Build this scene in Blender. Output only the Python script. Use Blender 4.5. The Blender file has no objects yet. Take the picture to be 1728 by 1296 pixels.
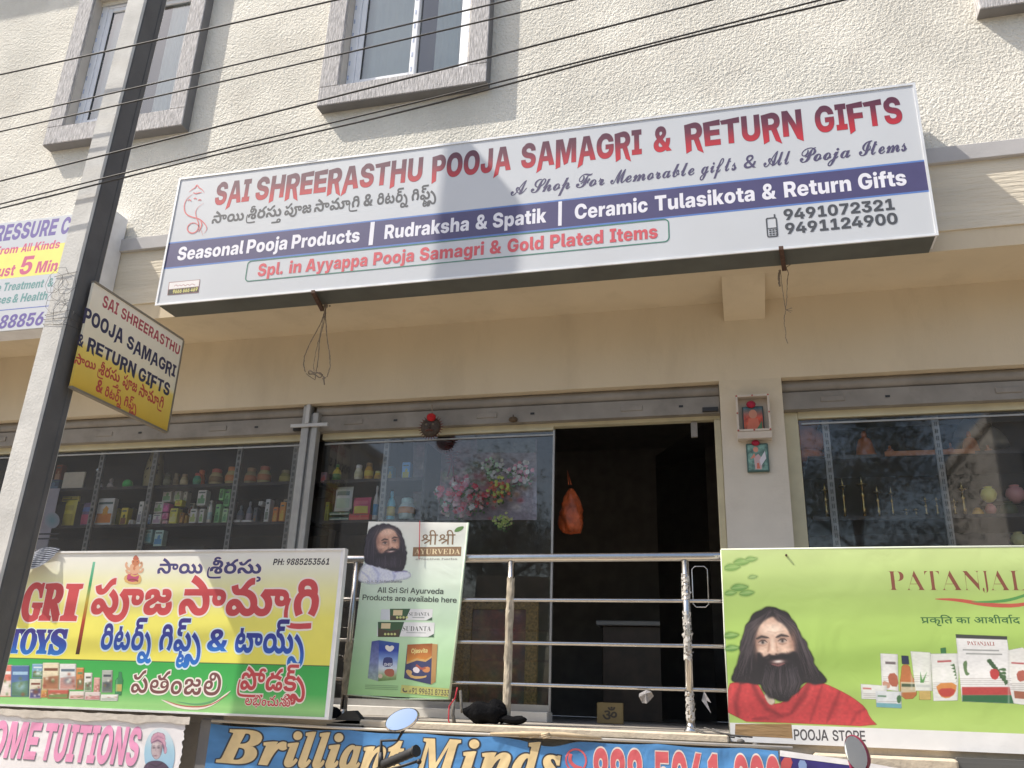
import bpy, math, random
import numpy as np
from mathutils import Vector, Matrix
from mathutils.geometry import tessellate_polygon, delaunay_2d_cdt
rng = random.Random(7)
sc = bpy.context.scene
col = sc.collection

# ------------------------------------------------------------------ camera
YAW, PITCH, ROLL, FPX = math.radians(-15.032), math.radians(20.129), math.radians(1.975), 1461.66
_cy, _sy, _cp, _sp, _cr, _sr = math.cos(YAW), math.sin(YAW), math.cos(PITCH), math.sin(PITCH), math.cos(ROLL), math.sin(ROLL)
FW = Vector((_sy*_cp, _cy*_cp, _sp)); _r0 = Vector((_cy, -_sy, 0)); _u0 = _r0.cross(FW)
RT = _cr*_r0 + _sr*_u0; UP = -_sr*_r0 + _cr*_u0
EYE = Vector((0, 0, 1.5))
cam = bpy.data.objects.new('camera', bpy.data.cameras.new('camera')); col.objects.link(cam)
cam.matrix_world = Matrix(((RT.x, UP.x, -FW.x, EYE.x), (RT.y, UP.y, -FW.y, EYE.y), (RT.z, UP.z, -FW.z, EYE.z), (0, 0, 0, 1)))
cam.data.sensor_width = 36; cam.data.lens = 36*FPX/1728; cam.data.clip_start = .05; cam.data.clip_end = 600
sc.camera = cam
# ------------------------------------------------------------------ light
SUNDIR = Vector((2.36, 1.0, -3.3)).normalized()
sun = bpy.data.objects.new('sun', bpy.data.lights.new('sun', 'SUN')); col.objects.link(sun)
sun.data.energy = 4.2; sun.data.angle = math.radians(.55); sun.data.color = (1, .93, .82)
sun.rotation_euler = SUNDIR.to_track_quat('-Z', 'Y').to_euler(); sun.location = (-12, -5, 18)
world = bpy.data.worlds.new('World'); sc.world = world; world.use_nodes = True
wn = world.node_tree; bg = wn.nodes['Background']; sky = wn.nodes.new('ShaderNodeTexSky'); sky.sky_type = 'NISHITA'
sky.sun_disc = False; sky.sun_elevation = math.asin(-SUNDIR.z); sky.sun_rotation = math.atan2(-SUNDIR.x, -SUNDIR.y)
sky.dust_density = 3.0; sky.air_density = 1.2
wn.links.new(sky.outputs[0], bg.inputs[0]); bg.inputs[1].default_value = .14
sc.view_settings.view_transform = 'Standard'; sc.view_settings.look = 'None'; sc.view_settings.exposure = .62; sc.view_settings.gamma = 1
sc.view_settings.use_curve_mapping = False
sc.render.engine = 'CYCLES'
try:
    sc.cycles.use_denoising = True; sc.cycles.max_bounces = 8; sc.cycles.transparent_max_bounces = 12
except Exception: pass

# ------------------------------------------------------------------ helpers
def ray(x, y): return FW*FPX + RT*(x-864) - UP*(y-648)
def at(x, y, Y):
    d = ray(x, y); return EYE + d*(Y/d.y)
def atx(x, y, X):
    d = ray(x, y); return EYE + d*(X/d.x)

class MB:
    def __init__(s): s.v = []; s.f = []; s.sm = []
    def add(s, vs, fs, smooth=False):
        n = len(s.v); s.v += [Vector(p) for p in vs]
        for f in fs: s.f.append([i+n for i in f]); s.sm.append(smooth)
        return s
    def box(s, x0, x1, y0, y1, z0, z1):
        return s.add([(x0,y0,z0),(x1,y0,z0),(x1,y1,z0),(x0,y1,z0),(x0,y0,z1),(x1,y0,z1),(x1,y1,z1),(x0,y1,z1)],
                     [(0,3,2,1),(4,5,6,7),(0,1,5,4),(1,2,6,5),(2,3,7,6),(3,0,4,7)])
    def bevbox(s, x0, x1, y0, y1, z0, z1, b=.006):
        # box whose front and vertical edges are chamfered
        P = [(x0+b,y0),(x1-b,y0),(x1,y0+b),(x1,y1),(x0,y1),(x0,y0+b)]
        n = 6; vs = []
        for k, (z, i) in enumerate(((z0, b), (z0+b, 0), (z1-b, 0), (z1, b))):
            cx, cy = (x0+x1)/2, (y0+y1)/2
            for (x, y) in P:
                vs.append((x + (i if x < cx else -i), y + (i if y < cy else 0), z))
        fs = [tuple(reversed(range(6))), tuple(range(18, 24))]
        for k in range(3):
            for i in range(6): j = (i+1) % 6; fs.append((k*6+i, k*6+j, k*6+6+j, k*6+6+i))
        return s.add(vs, fs)
    def quad(s, a, b, c, d): return s.add([a,b,c,d], [(0,1,2,3)])
    def tube(s, pts, r, n=8, closed=False, caps=True):
        pts = [Vector(p) for p in pts]; m = len(pts); rs = r if isinstance(r, (list, tuple)) else [r]*m
        vs = []; up = None
        for i, p in enumerate(pts):
            if closed: t = pts[(i+1) % m]-pts[i-1]
            else: t = pts[min(i+1, m-1)]-pts[max(i-1, 0)]
            t.normalize()
            if up is None:
                up = Vector((0,0,1)) if abs(t.z) < .9 else Vector((1,0,0))
            a = t.cross(up)
            if a.length < 1e-5: a = t.orthogonal()
            a.normalize(); b = a.cross(t).normalized(); up = b
            for k in range(n):
                q = 2*math.pi*k/n; vs.append(p + a*(rs[i]*math.cos(q)) + b*(rs[i]*math.sin(q)))
        fs = []
        for i in range(m if closed else m-1):
            i2 = (i+1) % m
            for k in range(n): k2 = (k+1) % n; fs.append((i*n+k, i*n+k2, i2*n+k2, i2*n+k))
        s.add(vs, fs, True)
        if caps and not closed:
            s.f.append([len(s.v)-len(vs)+k for k in reversed(range(n))]); s.sm.append(False)
            s.f.append([len(s.v)-n+k for k in range(n)]); s.sm.append(False)
        return s
    def lathe(s, prof, c, n=14, axis='z'):
        vs = []; c = Vector(c)
        for (r, h) in prof:
            for k in range(n):
                q = 2*math.pi*k/n; e = Vector((r*math.cos(q), r*math.sin(q), h))
                if axis == 'y': e = Vector((e.x, e.z, e.y))
                if axis == 'x': e = Vector((e.z, e.x, e.y))
                vs.append(c+e)
        fs = []
        for i in range(len(prof)-1):
            for k in range(n): k2 = (k+1) % n; fs.append((i*n+k, i*n+k2, i*n+n+k2, i*n+n+k))
        if prof[0][0] > 1e-4: fs.append(tuple(reversed(range(n))))
        if prof[-1][0] > 1e-4: fs.append(tuple(range((len(prof)-1)*n, len(prof)*n)))
        return s.add(vs, fs, True)
    def ball(s, c, rx, ry=None, rz=None, n=10, m=7):
        ry = ry or rx; rz = rz or rx; c = Vector(c); vs = [c+Vector((0,0,-rz))]
        for i in range(1, m):
            a = -math.pi/2+math.pi*i/m
            for k in range(n):
                q = 2*math.pi*k/n; vs.append(c+Vector((rx*math.cos(a)*math.cos(q), ry*math.cos(a)*math.sin(q), rz*math.sin(a))))
        vs.append(c+Vector((0,0,rz))); fs = []
        for k in range(n): fs.append((0, 1+(k+1) % n, 1+k)); fs.append((len(vs)-1, len(vs)-1-n+k, len(vs)-1-n+(k+1) % n))
        for i in range(m-2):
            for k in range(n): k2 = (k+1) % n; fs.append((1+i*n+k, 1+i*n+k2, 1+i*n+n+k2, 1+i*n+n+k))
        return s.add(vs, fs, True)

def wloc(o):
    v = Vector((0,0,0))
    while o is not None: v = v + o.location; o = o.parent
    return v
def obj(name, mb, m, parent=None, label=None, cat=None, group=None, kind=None):
    me = bpy.data.meshes.new(name); vs = mb.v
    if parent is None:
        xs = [p.x for p in vs]; ys = [p.y for p in vs]; zs = [p.z for p in vs]
        off = Vector(((min(xs)+max(xs))/2, (min(ys)+max(ys))/2, min(zs)))
    else: off = wloc(parent)
    me.from_pydata([tuple(p-off) for p in vs], [], mb.f)
    me.polygons.foreach_set('use_smooth', mb.sm); me.update()
    if m is not None: me.materials.append(m)
    o = bpy.data.objects.new(name, me); col.objects.link(o)
    if parent is None: o.location = off
    else: o.parent = parent
    tag(o, label, cat, group, kind); return o
def tag(o, label=None, cat=None, group=None, kind=None):
    if label: o['label'] = label
    if cat: o['category'] = cat
    if group: o['group'] = group
    if kind: o['kind'] = kind
def thing(name, loc, label=None, cat=None, group=None, kind=None):
    o = bpy.data.objects.new(name, None); col.objects.link(o); o.location = loc; o.empty_display_size = .05
    tag(o, label, cat, group, kind); return o

# ------------------------------------------------------------------ materials
MATS = {}
def mat(name, base, rough=.6, metal=0., var=.08, scale=8., bump=0., bscale=60., stretch=(1,1,1), spec=.5, dirt=0., dirtcol=(.12,.1,.08), grad=None, vor=False, detail=4., alpha=None, wr=0.):
    """procedural principled material: mottled base colour, optional dirt, bump and printed gradient (grad = list of (pos, rgb) up the print)"""
    if name in MATS: return MATS[name]
    m = bpy.data.materials.new(name); m.use_nodes = True; nt = m.node_tree; N = nt.nodes; L = nt.links
    b = N['Principled BSDF']; b.inputs['Roughness'].default_value = rough; b.inputs['Metallic'].default_value = metal
    b.inputs['Specular IOR Level'].default_value = spec
    tc = N.new('ShaderNodeTexCoord'); mp = N.new('ShaderNodeMapping'); mp.inputs['Scale'].default_value = stretch
    L.new(tc.outputs['Object'], mp.inputs[0])
    if grad:
        sx = N.new('ShaderNodeSeparateXYZ'); L.new(tc.outputs['Generated'], sx.inputs[0])
        cr = N.new('ShaderNodeValToRGB'); L.new(sx.outputs[2], cr.inputs[0]); e = cr.color_ramp.elements
        while len(e) < len(grad): e.new(.5)
        for k, (p, c) in enumerate(grad): e[k].position = p; e[k].color = (*c, 1)
        csock = cr.outputs[0]
    else:
        rgb = N.new('ShaderNodeRGB'); rgb.outputs[0].default_value = (*base, 1); csock = rgb.outputs[0]
    if var > 0:
        no = N.new('ShaderNodeTexNoise'); no.inputs['Scale'].default_value = scale; no.inputs['Detail'].default_value = detail
        L.new(mp.outputs[0], no.inputs['Vector'])
        mr = N.new('ShaderNodeMapRange'); mr.inputs[1].default_value = .3; mr.inputs[2].default_value = .7
        mr.inputs[3].default_value = 1-var; mr.inputs[4].default_value = 1+var; L.new(no.outputs[0], mr.inputs[0])
        mx = N.new('ShaderNodeVectorMath'); mx.operation = 'SCALE'; L.new(csock, mx.inputs[0]); L.new(mr.outputs[0], mx.inputs['Scale']); csock = mx.outputs[0]
    if dirt > 0:
        n2 = N.new('ShaderNodeTexNoise'); n2.inputs['Scale'].default_value = 2.3; n2.inputs['Detail'].default_value = 7; n2.inputs['Roughness'].default_value = .68
        L.new(mp.outputs[0], n2.inputs['Vector']); r2 = N.new('ShaderNodeMapRange'); r2.inputs[1].default_value = .5; r2.inputs[2].default_value = .78
        r2.inputs[3].default_value = 0; r2.inputs[4].default_value = dirt; L.new(n2.outputs[0], r2.inputs[0])
        mm = N.new('ShaderNodeMixRGB'); L.new(r2.outputs[0], mm.inputs[0]); L.new(csock, mm.inputs[1]); mm.inputs[2].default_value = (*dirtcol, 1); csock = mm.outputs[0]
    L.new(csock, b.inputs['Base Color'])
    if bump > 0:
        if vor:
            nb = N.new('ShaderNodeTexVoronoi'); nb.feature = 'SMOOTH_F1'; nb.inputs['Scale'].default_value = bscale
            wv = N.new('ShaderNodeTexNoise'); wv.inputs['Scale'].default_value = bscale*.6; wv.inputs['Detail'].default_value = 3
            L.new(mp.outputs[0], wv.inputs['Vector']); ad = N.new('ShaderNodeMixRGB'); ad.blend_type = 'ADD'; ad.inputs[0].default_value = .05
            L.new(mp.outputs[0], ad.inputs[1]); L.new(wv.outputs[1], ad.inputs[2]); L.new(ad.outputs[0], nb.inputs['Vector'])
            h = nb.outputs['Distance']
            ma = N.new('ShaderNodeMath'); ma.operation = 'ADD'; L.new(h, ma.inputs[0]); L.new(wv.outputs[0], ma.inputs[1]); h = ma.outputs[0]
        else:
            nb = N.new('ShaderNodeTexNoise'); nb.inputs['Scale'].default_value = bscale; nb.inputs['Detail'].default_value = 4; nb.inputs['Roughness'].default_value = .6
            L.new(mp.outputs[0], nb.inputs['Vector']); h = nb.outputs[0]
        bp = N.new('ShaderNodeBump'); bp.inputs['Strength'].default_value = 1; bp.inputs['Distance'].default_value = bump; L.new(h, bp.inputs['Height'])
        L.new(bp.outputs[0], b.inputs['Normal'])
    if wr > 0:      # creases of the whole sheet, shared by everything printed on it
        gp = N.new('ShaderNodeNewGeometry'); n3 = N.new('ShaderNodeTexNoise'); n3.inputs['Scale'].default_value = 4.2; n3.inputs['Detail'].default_value = 2.5; n3.inputs['Distortion'].default_value = .9
        L.new(gp.outputs['Position'], n3.inputs['Vector']); bw = N.new('ShaderNodeBump'); bw.inputs['Strength'].default_value = 1; bw.inputs['Distance'].default_value = wr
        L.new(n3.outputs[0], bw.inputs['Height']); L.new(bw.outputs[0], b.inputs['Normal'])
    if alpha is not None: b.inputs['Alpha'].default_value = alpha
    MATS[name] = m; return m
def glass(name, tint=(1,1,1), k=1.8, rough=0., dust_haze=.035):
    m = bpy.data.materials.new(name); m.use_nodes = True; nt = m.node_tree; N = nt.nodes; L = nt.links
    N.remove(N['Principled BSDF']); out = N['Material Output']
    tr = N.new('ShaderNodeBsdfTransparent'); tr.inputs[0].default_value = (*tint, 1)
    dd = N.new('ShaderNodeBsdfDiffuse'); dd.inputs[0].default_value = (.6,.57,.52,1); md = N.new('ShaderNodeMixShader'); L.new(tr.outputs[0], md.inputs[1]); L.new(dd.outputs[0], md.inputs[2])  # pale diffuse film, added as haze to lift the darks behind
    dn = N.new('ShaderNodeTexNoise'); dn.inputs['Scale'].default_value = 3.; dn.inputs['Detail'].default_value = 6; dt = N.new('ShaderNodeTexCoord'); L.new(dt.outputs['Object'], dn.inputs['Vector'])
    dm = N.new('ShaderNodeMapRange'); dm.inputs[1].default_value = .35; dm.inputs[2].default_value = .75; dm.inputs[3].default_value = dust_haze*.5; dm.inputs[4].default_value = dust_haze*1.6; L.new(dn.outputs[0], dm.inputs[0]); L.new(dm.outputs[0], md.inputs[0])
    gl = N.new('ShaderNodeBsdfGlossy'); gl.inputs['Roughness'].default_value = rough
    fr = N.new('ShaderNodeFresnel'); fr.inputs[0].default_value = 1.5
    mu = N.new('ShaderNodeMath'); mu.operation = 'MULTIPLY'; mu.use_clamp = True; mu.inputs[1].default_value = k
    L.new(fr.outputs[0], mu.inputs[0]); mx = N.new('ShaderNodeMixShader'); L.new(mu.outputs[0], mx.inputs[0]); L.new(md.outputs[0], mx.inputs[1]); L.new(gl.outputs[0], mx.inputs[2])
    L.new(mx.outputs[0], out.inputs[0]); return m
def lin(r, g, b):
    f = lambda c: (c/255/12.92 if c <= 10 else ((c/255+.055)/1.055)**2.4)
    return (f(r), f(g), f(b))
WR = 0.
def fade(c):
    l = lin(*c); m = sum(l)/3
    return tuple(min(.82, (v*.86+m*.14)*.93+.022) for v in l)
def ink(r, g, b, name=None, k=1.0):
    """flat printed ink, colours given as 0-255 print values"""
    l = lin(r, g, b); m = sum(l)/3
    c = tuple(min(.82, (v*.86+m*.14)*.93+.022) for v in l)   # sun-faded print, blacks lifted by a little camera haze
    return mat('ink_%d_%d_%d_%d' % (r, g, b, int(WR*1e4)), c, .5, var=.035, scale=14, wr=WR)

# ------------------------------------------------------------------ lettering outlines (glyph shapes, delta coded)
GLYPH_NUMBERS = [232,2,40,81,-7,-21,0,-31,28,-19,54,0,43,0,36,13,48,22,30,29,16,16,3,19,4,22,8,10,12,0,15,0,3,0,10,-7,16,-11,10,-9,1,-8,0,-12,-10,-8,-18,-1,-13,-67,5,2,42,24,64,42,34,31,1,23,0,36,-20,24,-36,13,-54,0,-33,0,-281,-70,1,0,59,-1,1,-7,-22,-17,
-30,-23,-14,18,104,87,10,0,17,14,11,30,0,19,0,37,-3,-2,-7,-4,-9,-4,-10,-4,-5,-1,-9,-2,-13,-12,-7,-18,0,-11,0,-12,7,-18,11,-8,235,1,38,120,-7,-34,0,-49,54,-27,98,0,65,0,66,27,98,49,54,34,1,22,0,36,-24,27,-46,16,-64,1,-37,-69,-5,-1,16,-5,24,
-8,16,-11,10,-7,1,-12,0,-16,-26,-9,-46,0,-33,0,-32,9,-48,16,-24,12,1,7,0,11,8,8,18,5,24,1,17,69,-3,0,-40,-16,-64,-27,-46,-37,-24,250,2,23,99,-7,-26,0,-40,52,-23,98,0,69,0,66,23,98,40,52,25,1,14,0,23,-16,17,-30,5,-21,1,1,0,225,73,1,0,-581,
-72,1,0,67,-1,1,-5,-24,-17,-34,-23,-16,16,121,107,12,0,17,26,10,46,0,33,0,30,-10,46,-17,26,-12,1,-11,0,-17,-24,-9,-48,0,-29,0,-32,9,-46,17,-26,236,1,40,119,-7,-33,0,-48,54,-28,98,0,65,0,64,28,100,48,54,31,1,24,0,39,-30,28,-58,16,-78,0,-47,
0,-37,-191,1,0,85,157,1,-34,-17,0,26,-8,36,-17,18,-12,1,-12,0,-17,-18,-9,-36,0,-23,0,-63,0,-26,10,-38,18,-20,13,1,8,0,15,10,10,18,2,13,65,-3,-4,-42,-29,-62,-43,-34,162,2,4,156,419,0,-109,-152,1,0,111,17,41,1,0,455,0,46,17,60,33,28,25,1,13,
0,24,-2,5,1,-2,-109,-3,0,-13,0,-5,1,-11,0,-10,-20,0,-19,0,-435,250,2,38,122,-169,-32,0,-43,36,-24,60,-3,39,68,7,2,-12,8,-18,15,-8,9,1,18,0,19,38,0,39,0,67,-2,1,-5,-22,-16,-32,-23,-16,-14,1,-26,0,-40,52,-23,94,0,63,0,66,24,96,39,52,25,1,14,
0,23,-16,17,-32,6,-21,0,1,0,63,73,1,0,-393,0,-68,-26,-84,-49,-42,16,121,117,12,0,17,24,10,44,0,33,0,30,-10,44,-17,24,-12,1,-11,0,-17,-24,-9,-44,0,-29,0,-32,9,-44,17,-24,247,1,23,91,229,0,-227,-73,1,0,583,73,1,0,-275,-9,1,9,54,35,66,31,1,23,
0,32,-40,16,-72,0,-49,0,-263,-73,1,0,233,0,34,-16,38,-15,1,-10,0,-15,-18,-8,-34,108,2,4,18,1,0,419,73,1,0,-417,12,55,455,-17,0,-22,42,0,31,0,30,22,40,17,1,17,0,22,-40,0,-29,0,-30,-22,-42,109,2,13,19,419,73,1,0,-437,0,-48,-19,-64,-37,-32,
-26,1,-25,1,0,113,13,1,11,0,10,20,0,25,12,55,455,-17,0,-22,42,0,31,0,30,22,40,17,1,17,0,22,-40,0,-29,0,-30,-22,-42,239,3,7,84,103,0,173,8,1,58,145,83,1,-89,-217,-20,1,4,18,1,0,583,73,1,0,-581,4,152,1,-53,169,47,103,90,-269,121,1,16,94,1,
-40,0,-36,58,0,67,0,459,73,1,0,-443,0,-16,8,-14,7,1,3,0,5,0,2,1,2,-105,-5,-2,-12,0,368,1,42,18,1,0,419,70,1,1,-101,-4,1,5,38,20,50,27,22,15,1,23,0,34,-56,5,-55,-6,1,3,38,21,50,30,24,16,1,21,0,31,-36,18,-66,0,-43,0,-279,-72,1,0,245,0,32,-16,
32,-13,1,-9,0,-13,-16,-7,-28,0,-19,0,-243,-69,1,0,247,0,30,-16,32,-13,1,-8,0,-13,-16,-8,-28,0,-21,0,-241,247,1,23,91,229,0,-227,-73,1,0,419,72,1,0,-111,-8,1,9,54,35,66,31,1,23,0,32,-40,16,-72,0,-49,0,-263,-73,1,0,233,0,34,-16,38,-15,1,-10,
0,-15,-18,-8,-34,244,2,16,121,-7,-33,0,-50,52,-28,98,0,67,0,66,28,98,50,54,33,1,33,0,50,-54,28,-98,0,-65,0,-66,-28,-98,-50,-52,16,121,105,11,0,16,24,10,48,0,33,0,34,-10,46,-16,24,-11,1,-11,0,-16,-24,-10,-46,0,-33,0,-32,10,-48,16,-24,252,2,
23,18,-163,0,583,72,1,0,-57,2,1,6,20,16,30,23,16,14,1,25,0,40,-52,23,-98,0,-65,0,-68,-23,-98,-39,-52,-27,1,-14,0,-22,16,-17,32,-5,25,-1,1,0,-227,16,128,107,12,0,16,26,9,46,0,33,0,30,-9,48,-16,24,-12,1,-12,0,-17,-26,-10,-46,0,-29,0,-32,10,
-46,17,-26,165,1,20,18,1,0,419,71,1,0,-75,1,1,6,42,24,36,20,1,6,0,9,0,5,-1,0,-119,-5,2,-16,0,-7,1,-12,0,-18,-20,-11,-42,0,-27,0,-209,226,1,44,113,-9,-30,0,-45,34,-27,64,-2,45,71,5,2,-22,16,-26,15,1,12,0,15,18,0,15,0,12,-12,16,-13,5,-38,15,
-31,10,-32,62,0,51,0,44,22,60,44,34,30,1,29,0,43,-34,25,-62,1,-43,-66,-3,-1,20,-17,26,-12,1,-12,0,-14,-18,0,-13,0,-12,11,-16,10,-3,43,-13,32,-12,32,-54,0,-47,0,-44,-26,-64,-45,-38,158,2,4,152,419,0,-109,-148,1,0,111,16,37,529,73,1,0,-383,0,
-20,8,-14,10,1,5,0,15,2,3,1,2,-109,-7,-2,-23,-2,-11,1,-39,0,-36,60,0,63,247,1,23,90,-7,-23,0,-32,40,-17,72,0,51,0,265,73,1,0,-233,0,-32,17,-38,15,1,10,0,15,18,7,34,0,25,0,229,73,1,0,-417,-71,1,0,113,8,1,-9,-54,-36,-66,242,1,14,76,1,-75,419,
76,1,28,-187,6,-42,11,-84,5,-41,-16,1,5,42,10,84,6,43,28,189,75,1,-75,-417,353,1,36,64,1,-64,419,77,1,14,-125,5,-46,10,-100,5,-51,-9,1,6,52,11,100,6,47,15,127,64,1,16,-125,6,-46,11,-100,6,-51,-9,1,4,52,10,100,5,47,14,127,78,1,-64,-417,-75,
1,-22,151,-3,22,-6,48,-5,50,-4,23,12,1,-2,-22,-6,-50,-6,-48,-4,-21,-22,-149,233,1,28,1,1,82,249,-1,-65,-76,237,78,1,13,-45,8,-30,13,-54,6,-27,-20,1,7,28,13,54,8,31,14,47,76,1,-78,-235,2,67,79,-247,-78,1,-14,51,-8,30,-14,52,-7,29,18,1,-7,
-28,-13,-52,-8,-29,-15,-49,242,1,27,24,-159,4,111,25,-1,9,-2,10,8,6,18,1,17,1,13,-79,419,76,1,29,-187,6,-42,10,-82,5,-43,-19,1,5,44,11,84,6,41,30,189,76,1,-89,-469,-7,-38,-20,-50,-28,-24,-20,1,-12,0,-25,2,307,2,14,2,1,98,583,101,1,100,-581,
-85,1,-36,241,-10,70,-19,140,-10,77,20,1,-10,-76,-19,-140,-10,-69,-37,-239,4,72,109,0,117,159,1,0,-115,266,3,20,18,1,0,583,124,1,32,0,45,-38,23,-64,0,-43,0,-34,-14,-54,-24,-34,-17,-7,0,-1,18,0,30,-36,17,-62,0,-41,0,-48,-23,-74,-45,-42,-32,
1,10,92,117,45,1,18,0,20,32,0,31,0,20,-9,30,-17,14,-12,1,-45,1,10,92,349,40,1,11,0,15,14,8,26,0,21,0,26,-18,32,-15,1,-41,1,297,1,38,150,-7,-39,0,-64,68,-37,136,0,95,0,98,37,134,64,70,39,1,28,0,46,-32,34,-58,22,-82,3,-51,-76,1,-2,22,-9,34,
-14,24,-19,12,-11,1,-21,0,-29,-40,-16,-76,0,-53,0,-54,16,-74,29,-40,21,1,11,0,19,12,14,24,9,34,2,23,76,1,-3,-48,-21,-82,-34,-60,-46,-32,289,2,22,128,1,-78,1,0,127,75,1,25,0,32,34,16,74,0,59,0,56,-16,72,-33,36,-26,1,-74,1,0,127,79,1,44,0,66,
-70,36,-132,0,-87,0,-90,-35,-130,-66,-72,4,93,583,0,-581,-75,1,0,583,252,1,12,18,1,0,583,218,1,0,-125,-143,1,0,-101,132,1,0,-123,-132,1,0,-103,143,1,0,-125,245,1,10,18,1,0,583,211,1,0,-125,-136,1,0,-119,127,1,0,-121,-127,1,0,-213,300,1,40,
152,-7,-43,0,-63,72,-36,136,0,91,0,96,38,134,63,72,40,1,26,0,45,-30,36,-56,22,-74,2,-47,-77,1,-2,18,-8,28,-13,20,-18,10,-11,1,-21,0,-30,-40,-16,-76,0,-51,0,-56,16,-74,30,-40,22,1,18,0,26,24,13,42,0,29,15,-3,-71,1,0,109,129,1,0,-79,0,-76,
-33,-112,-60,-60,296,1,12,18,1,0,583,75,1,0,-221,106,1,0,223,75,1,0,-581,-75,1,0,233,-106,1,0,-231,177,1,12,11,1,0,121,40,1,0,343,-40,1,0,121,155,1,0,-119,-40,1,0,-341,40,1,0,-119,237,1,18,111,-7,-48,0,-53,98,0,93,0,43,70,1,0,-43,0,-32,16,
-34,14,1,14,0,16,34,0,33,0,403,75,1,0,-401,0,-92,-54,-96,294,3,10,74,97,0,173,9,28,19,52,20,52,11,29,61,155,88,1,-122,-295,-6,3,7,18,1,0,583,75,1,0,-133,0,-161,0,-71,0,-213,4,200,1,-74,243,46,113,115,-353,374,1,46,18,1,0,583,113,1,32,-205,
3,-20,9,-68,9,-72,8,-66,2,-23,-18,1,2,22,8,68,9,72,9,68,3,21,31,207,114,1,0,-581,-75,1,0,239,0,20,1,62,1,72,1,74,0,33,8,1,-4,-34,-10,-74,-9,-70,-9,-62,-2,-19,-38,-237,-62,1,-38,239,-3,20,-9,62,-10,70,-9,74,-5,35,9,1,1,-32,0,-74,2,-72,0,-62,
0,-19,0,-237,301,1,28,18,1,0,583,78,1,77,-245,5,-18,14,-52,16,-60,7,-29,-9,-31,0,32,-2,78,-1,74,0,23,0,233,76,1,0,-581,-79,1,-70,229,-7,22,-17,58,-19,72,-10,41,13,9,2,-40,1,-80,1,-62,0,-17,0,-227,306,2,16,150,-7,-39,0,-64,68,-37,136,0,95,0,
98,37,134,64,70,39,1,40,0,64,-70,37,-134,0,-97,0,-96,-37,-134,-64,-68,16,150,123,21,0,28,40,15,76,0,53,0,54,-15,76,-28,40,-21,1,-20,0,-28,-40,-16,-76,0,-53,0,-52,16,-76,28,-40,263,1,24,18,1,0,583,122,1,34,0,49,-50,27,-90,0,-59,0,-62,-27,
-90,-50,-50,-34,1,-77,1,0,125,70,1,13,0,20,20,10,34,0,25,0,22,-10,36,-20,18,-13,1,-39,1,0,-457,266,2,24,18,1,0,583,122,1,34,0,49,-48,27,-90,0,-59,0,-60,-28,-88,-51,-46,-35,1,-72,1,0,119,68,1,14,0,19,18,11,34,0,25,0,24,-11,32,-19,20,-14,1,
-39,1,0,-459,4,179,1,-65,265,78,1,67,-263,271,1,51,136,-7,-39,0,-55,46,-29,90,0,67,71,1,1,-26,13,-36,23,-20,15,1,14,0,20,14,12,26,0,17,0,16,-10,22,-22,18,-16,7,-30,13,-41,18,-44,84,0,65,0,54,29,82,53,48,34,1,35,0,52,-48,28,-84,1,-59,-70,1,
-1,32,-24,38,-20,1,-12,0,-19,-14,-10,-24,0,-15,0,-16,9,-20,20,-16,15,-7,25,-7,24,-10,35,-30,23,-42,11,-54,0,-33,0,-60,-29,-82,-54,-44,266,1,8,9,457,0,127,245,1,0,-125,-85,1,0,-455,-75,1,0,457,288,1,22,142,-7,-38,0,-55,52,-31,98,0,65,0,377,
74,1,0,-363,0,-28,12,-46,23,-24,15,1,15,0,22,24,13,46,0,29,0,365,74,1,0,-375,0,-64,-31,-98,-56,-52,418,1,38,80,1,-78,583,82,1,26,-241,5,-40,7,-86,8,-86,3,-39,-16,1,4,40,7,86,9,86,5,41,28,243,74,1,29,-241,5,-40,8,-86,8,-86,4,-39,-17,1,4,40,
7,86,8,86,4,41,26,243,82,1,-77,-581,-84,1,-34,277,-5,36,-8,100,-7,65,21,1,-7,-64,-9,-98,-4,-37,-35,-275,266,2,16,129,-7,-39,0,-54,72,-26,134,0,93,0,94,26,134,54,74,39,1,39,0,54,-74,26,-134,0,-93,0,-92,-26,-134,-54,-72,16,129,109,17,0,20,44,
10,80,0,59,0,58,-10,82,-20,42,-17,1,-17,0,-21,-42,-10,-82,0,-57,0,-58,10,-80,21,-44,256,2,4,33,1,0,119,201,1,0,-117,8,176,583,0,-581,-72,1,0,451,-1,1,-66,-83,0,129,71,89,263,1,32,21,1,0,107,108,181,10,16,18,34,11,38,0,27,0,22,-10,34,-17,18,
-12,1,-13,0,-18,-22,-11,-42,0,-29,-69,1,0,64,27,96,50,52,34,1,32,0,50,-46,28,-82,0,-55,0,-40,-16,-68,-31,-64,-22,-37,-47,-77,0,-1,117,1,0,-117,264,1,35,127,-7,-38,0,-51,54,-27,92,0,55,72,1,0,-24,11,-40,20,-22,13,1,12,0,19,22,11,36,0,25,0,
24,-12,34,-20,18,-15,1,-40,1,0,87,60,113,0,3,-116,1,0,119,203,1,0,-111,-92,-163,0,33,35,8,47,-38,24,-76,0,-49,0,-58,-29,-84,-52,-48,268,2,8,5,113,0,115,118,357,73,1,-116,-355,0,-1,173,1,0,-111,6,148,1,0,147,0,51,0,167,69,1,0,-361,265,1,39,
128,-7,-33,0,-50,46,-29,86,-2,59,71,1,0,-22,12,-36,19,-20,12,1,13,0,19,22,11,42,0,27,0,28,-11,42,-19,24,-13,1,-15,0,-22,-28,-4,-23,-68,7,9,341,197,1,0,-117,-131,1,-5,-111,1,1,9,20,28,22,18,1,19,0,36,-30,27,-52,15,-72,0,-39,0,-62,-28,-94,
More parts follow.
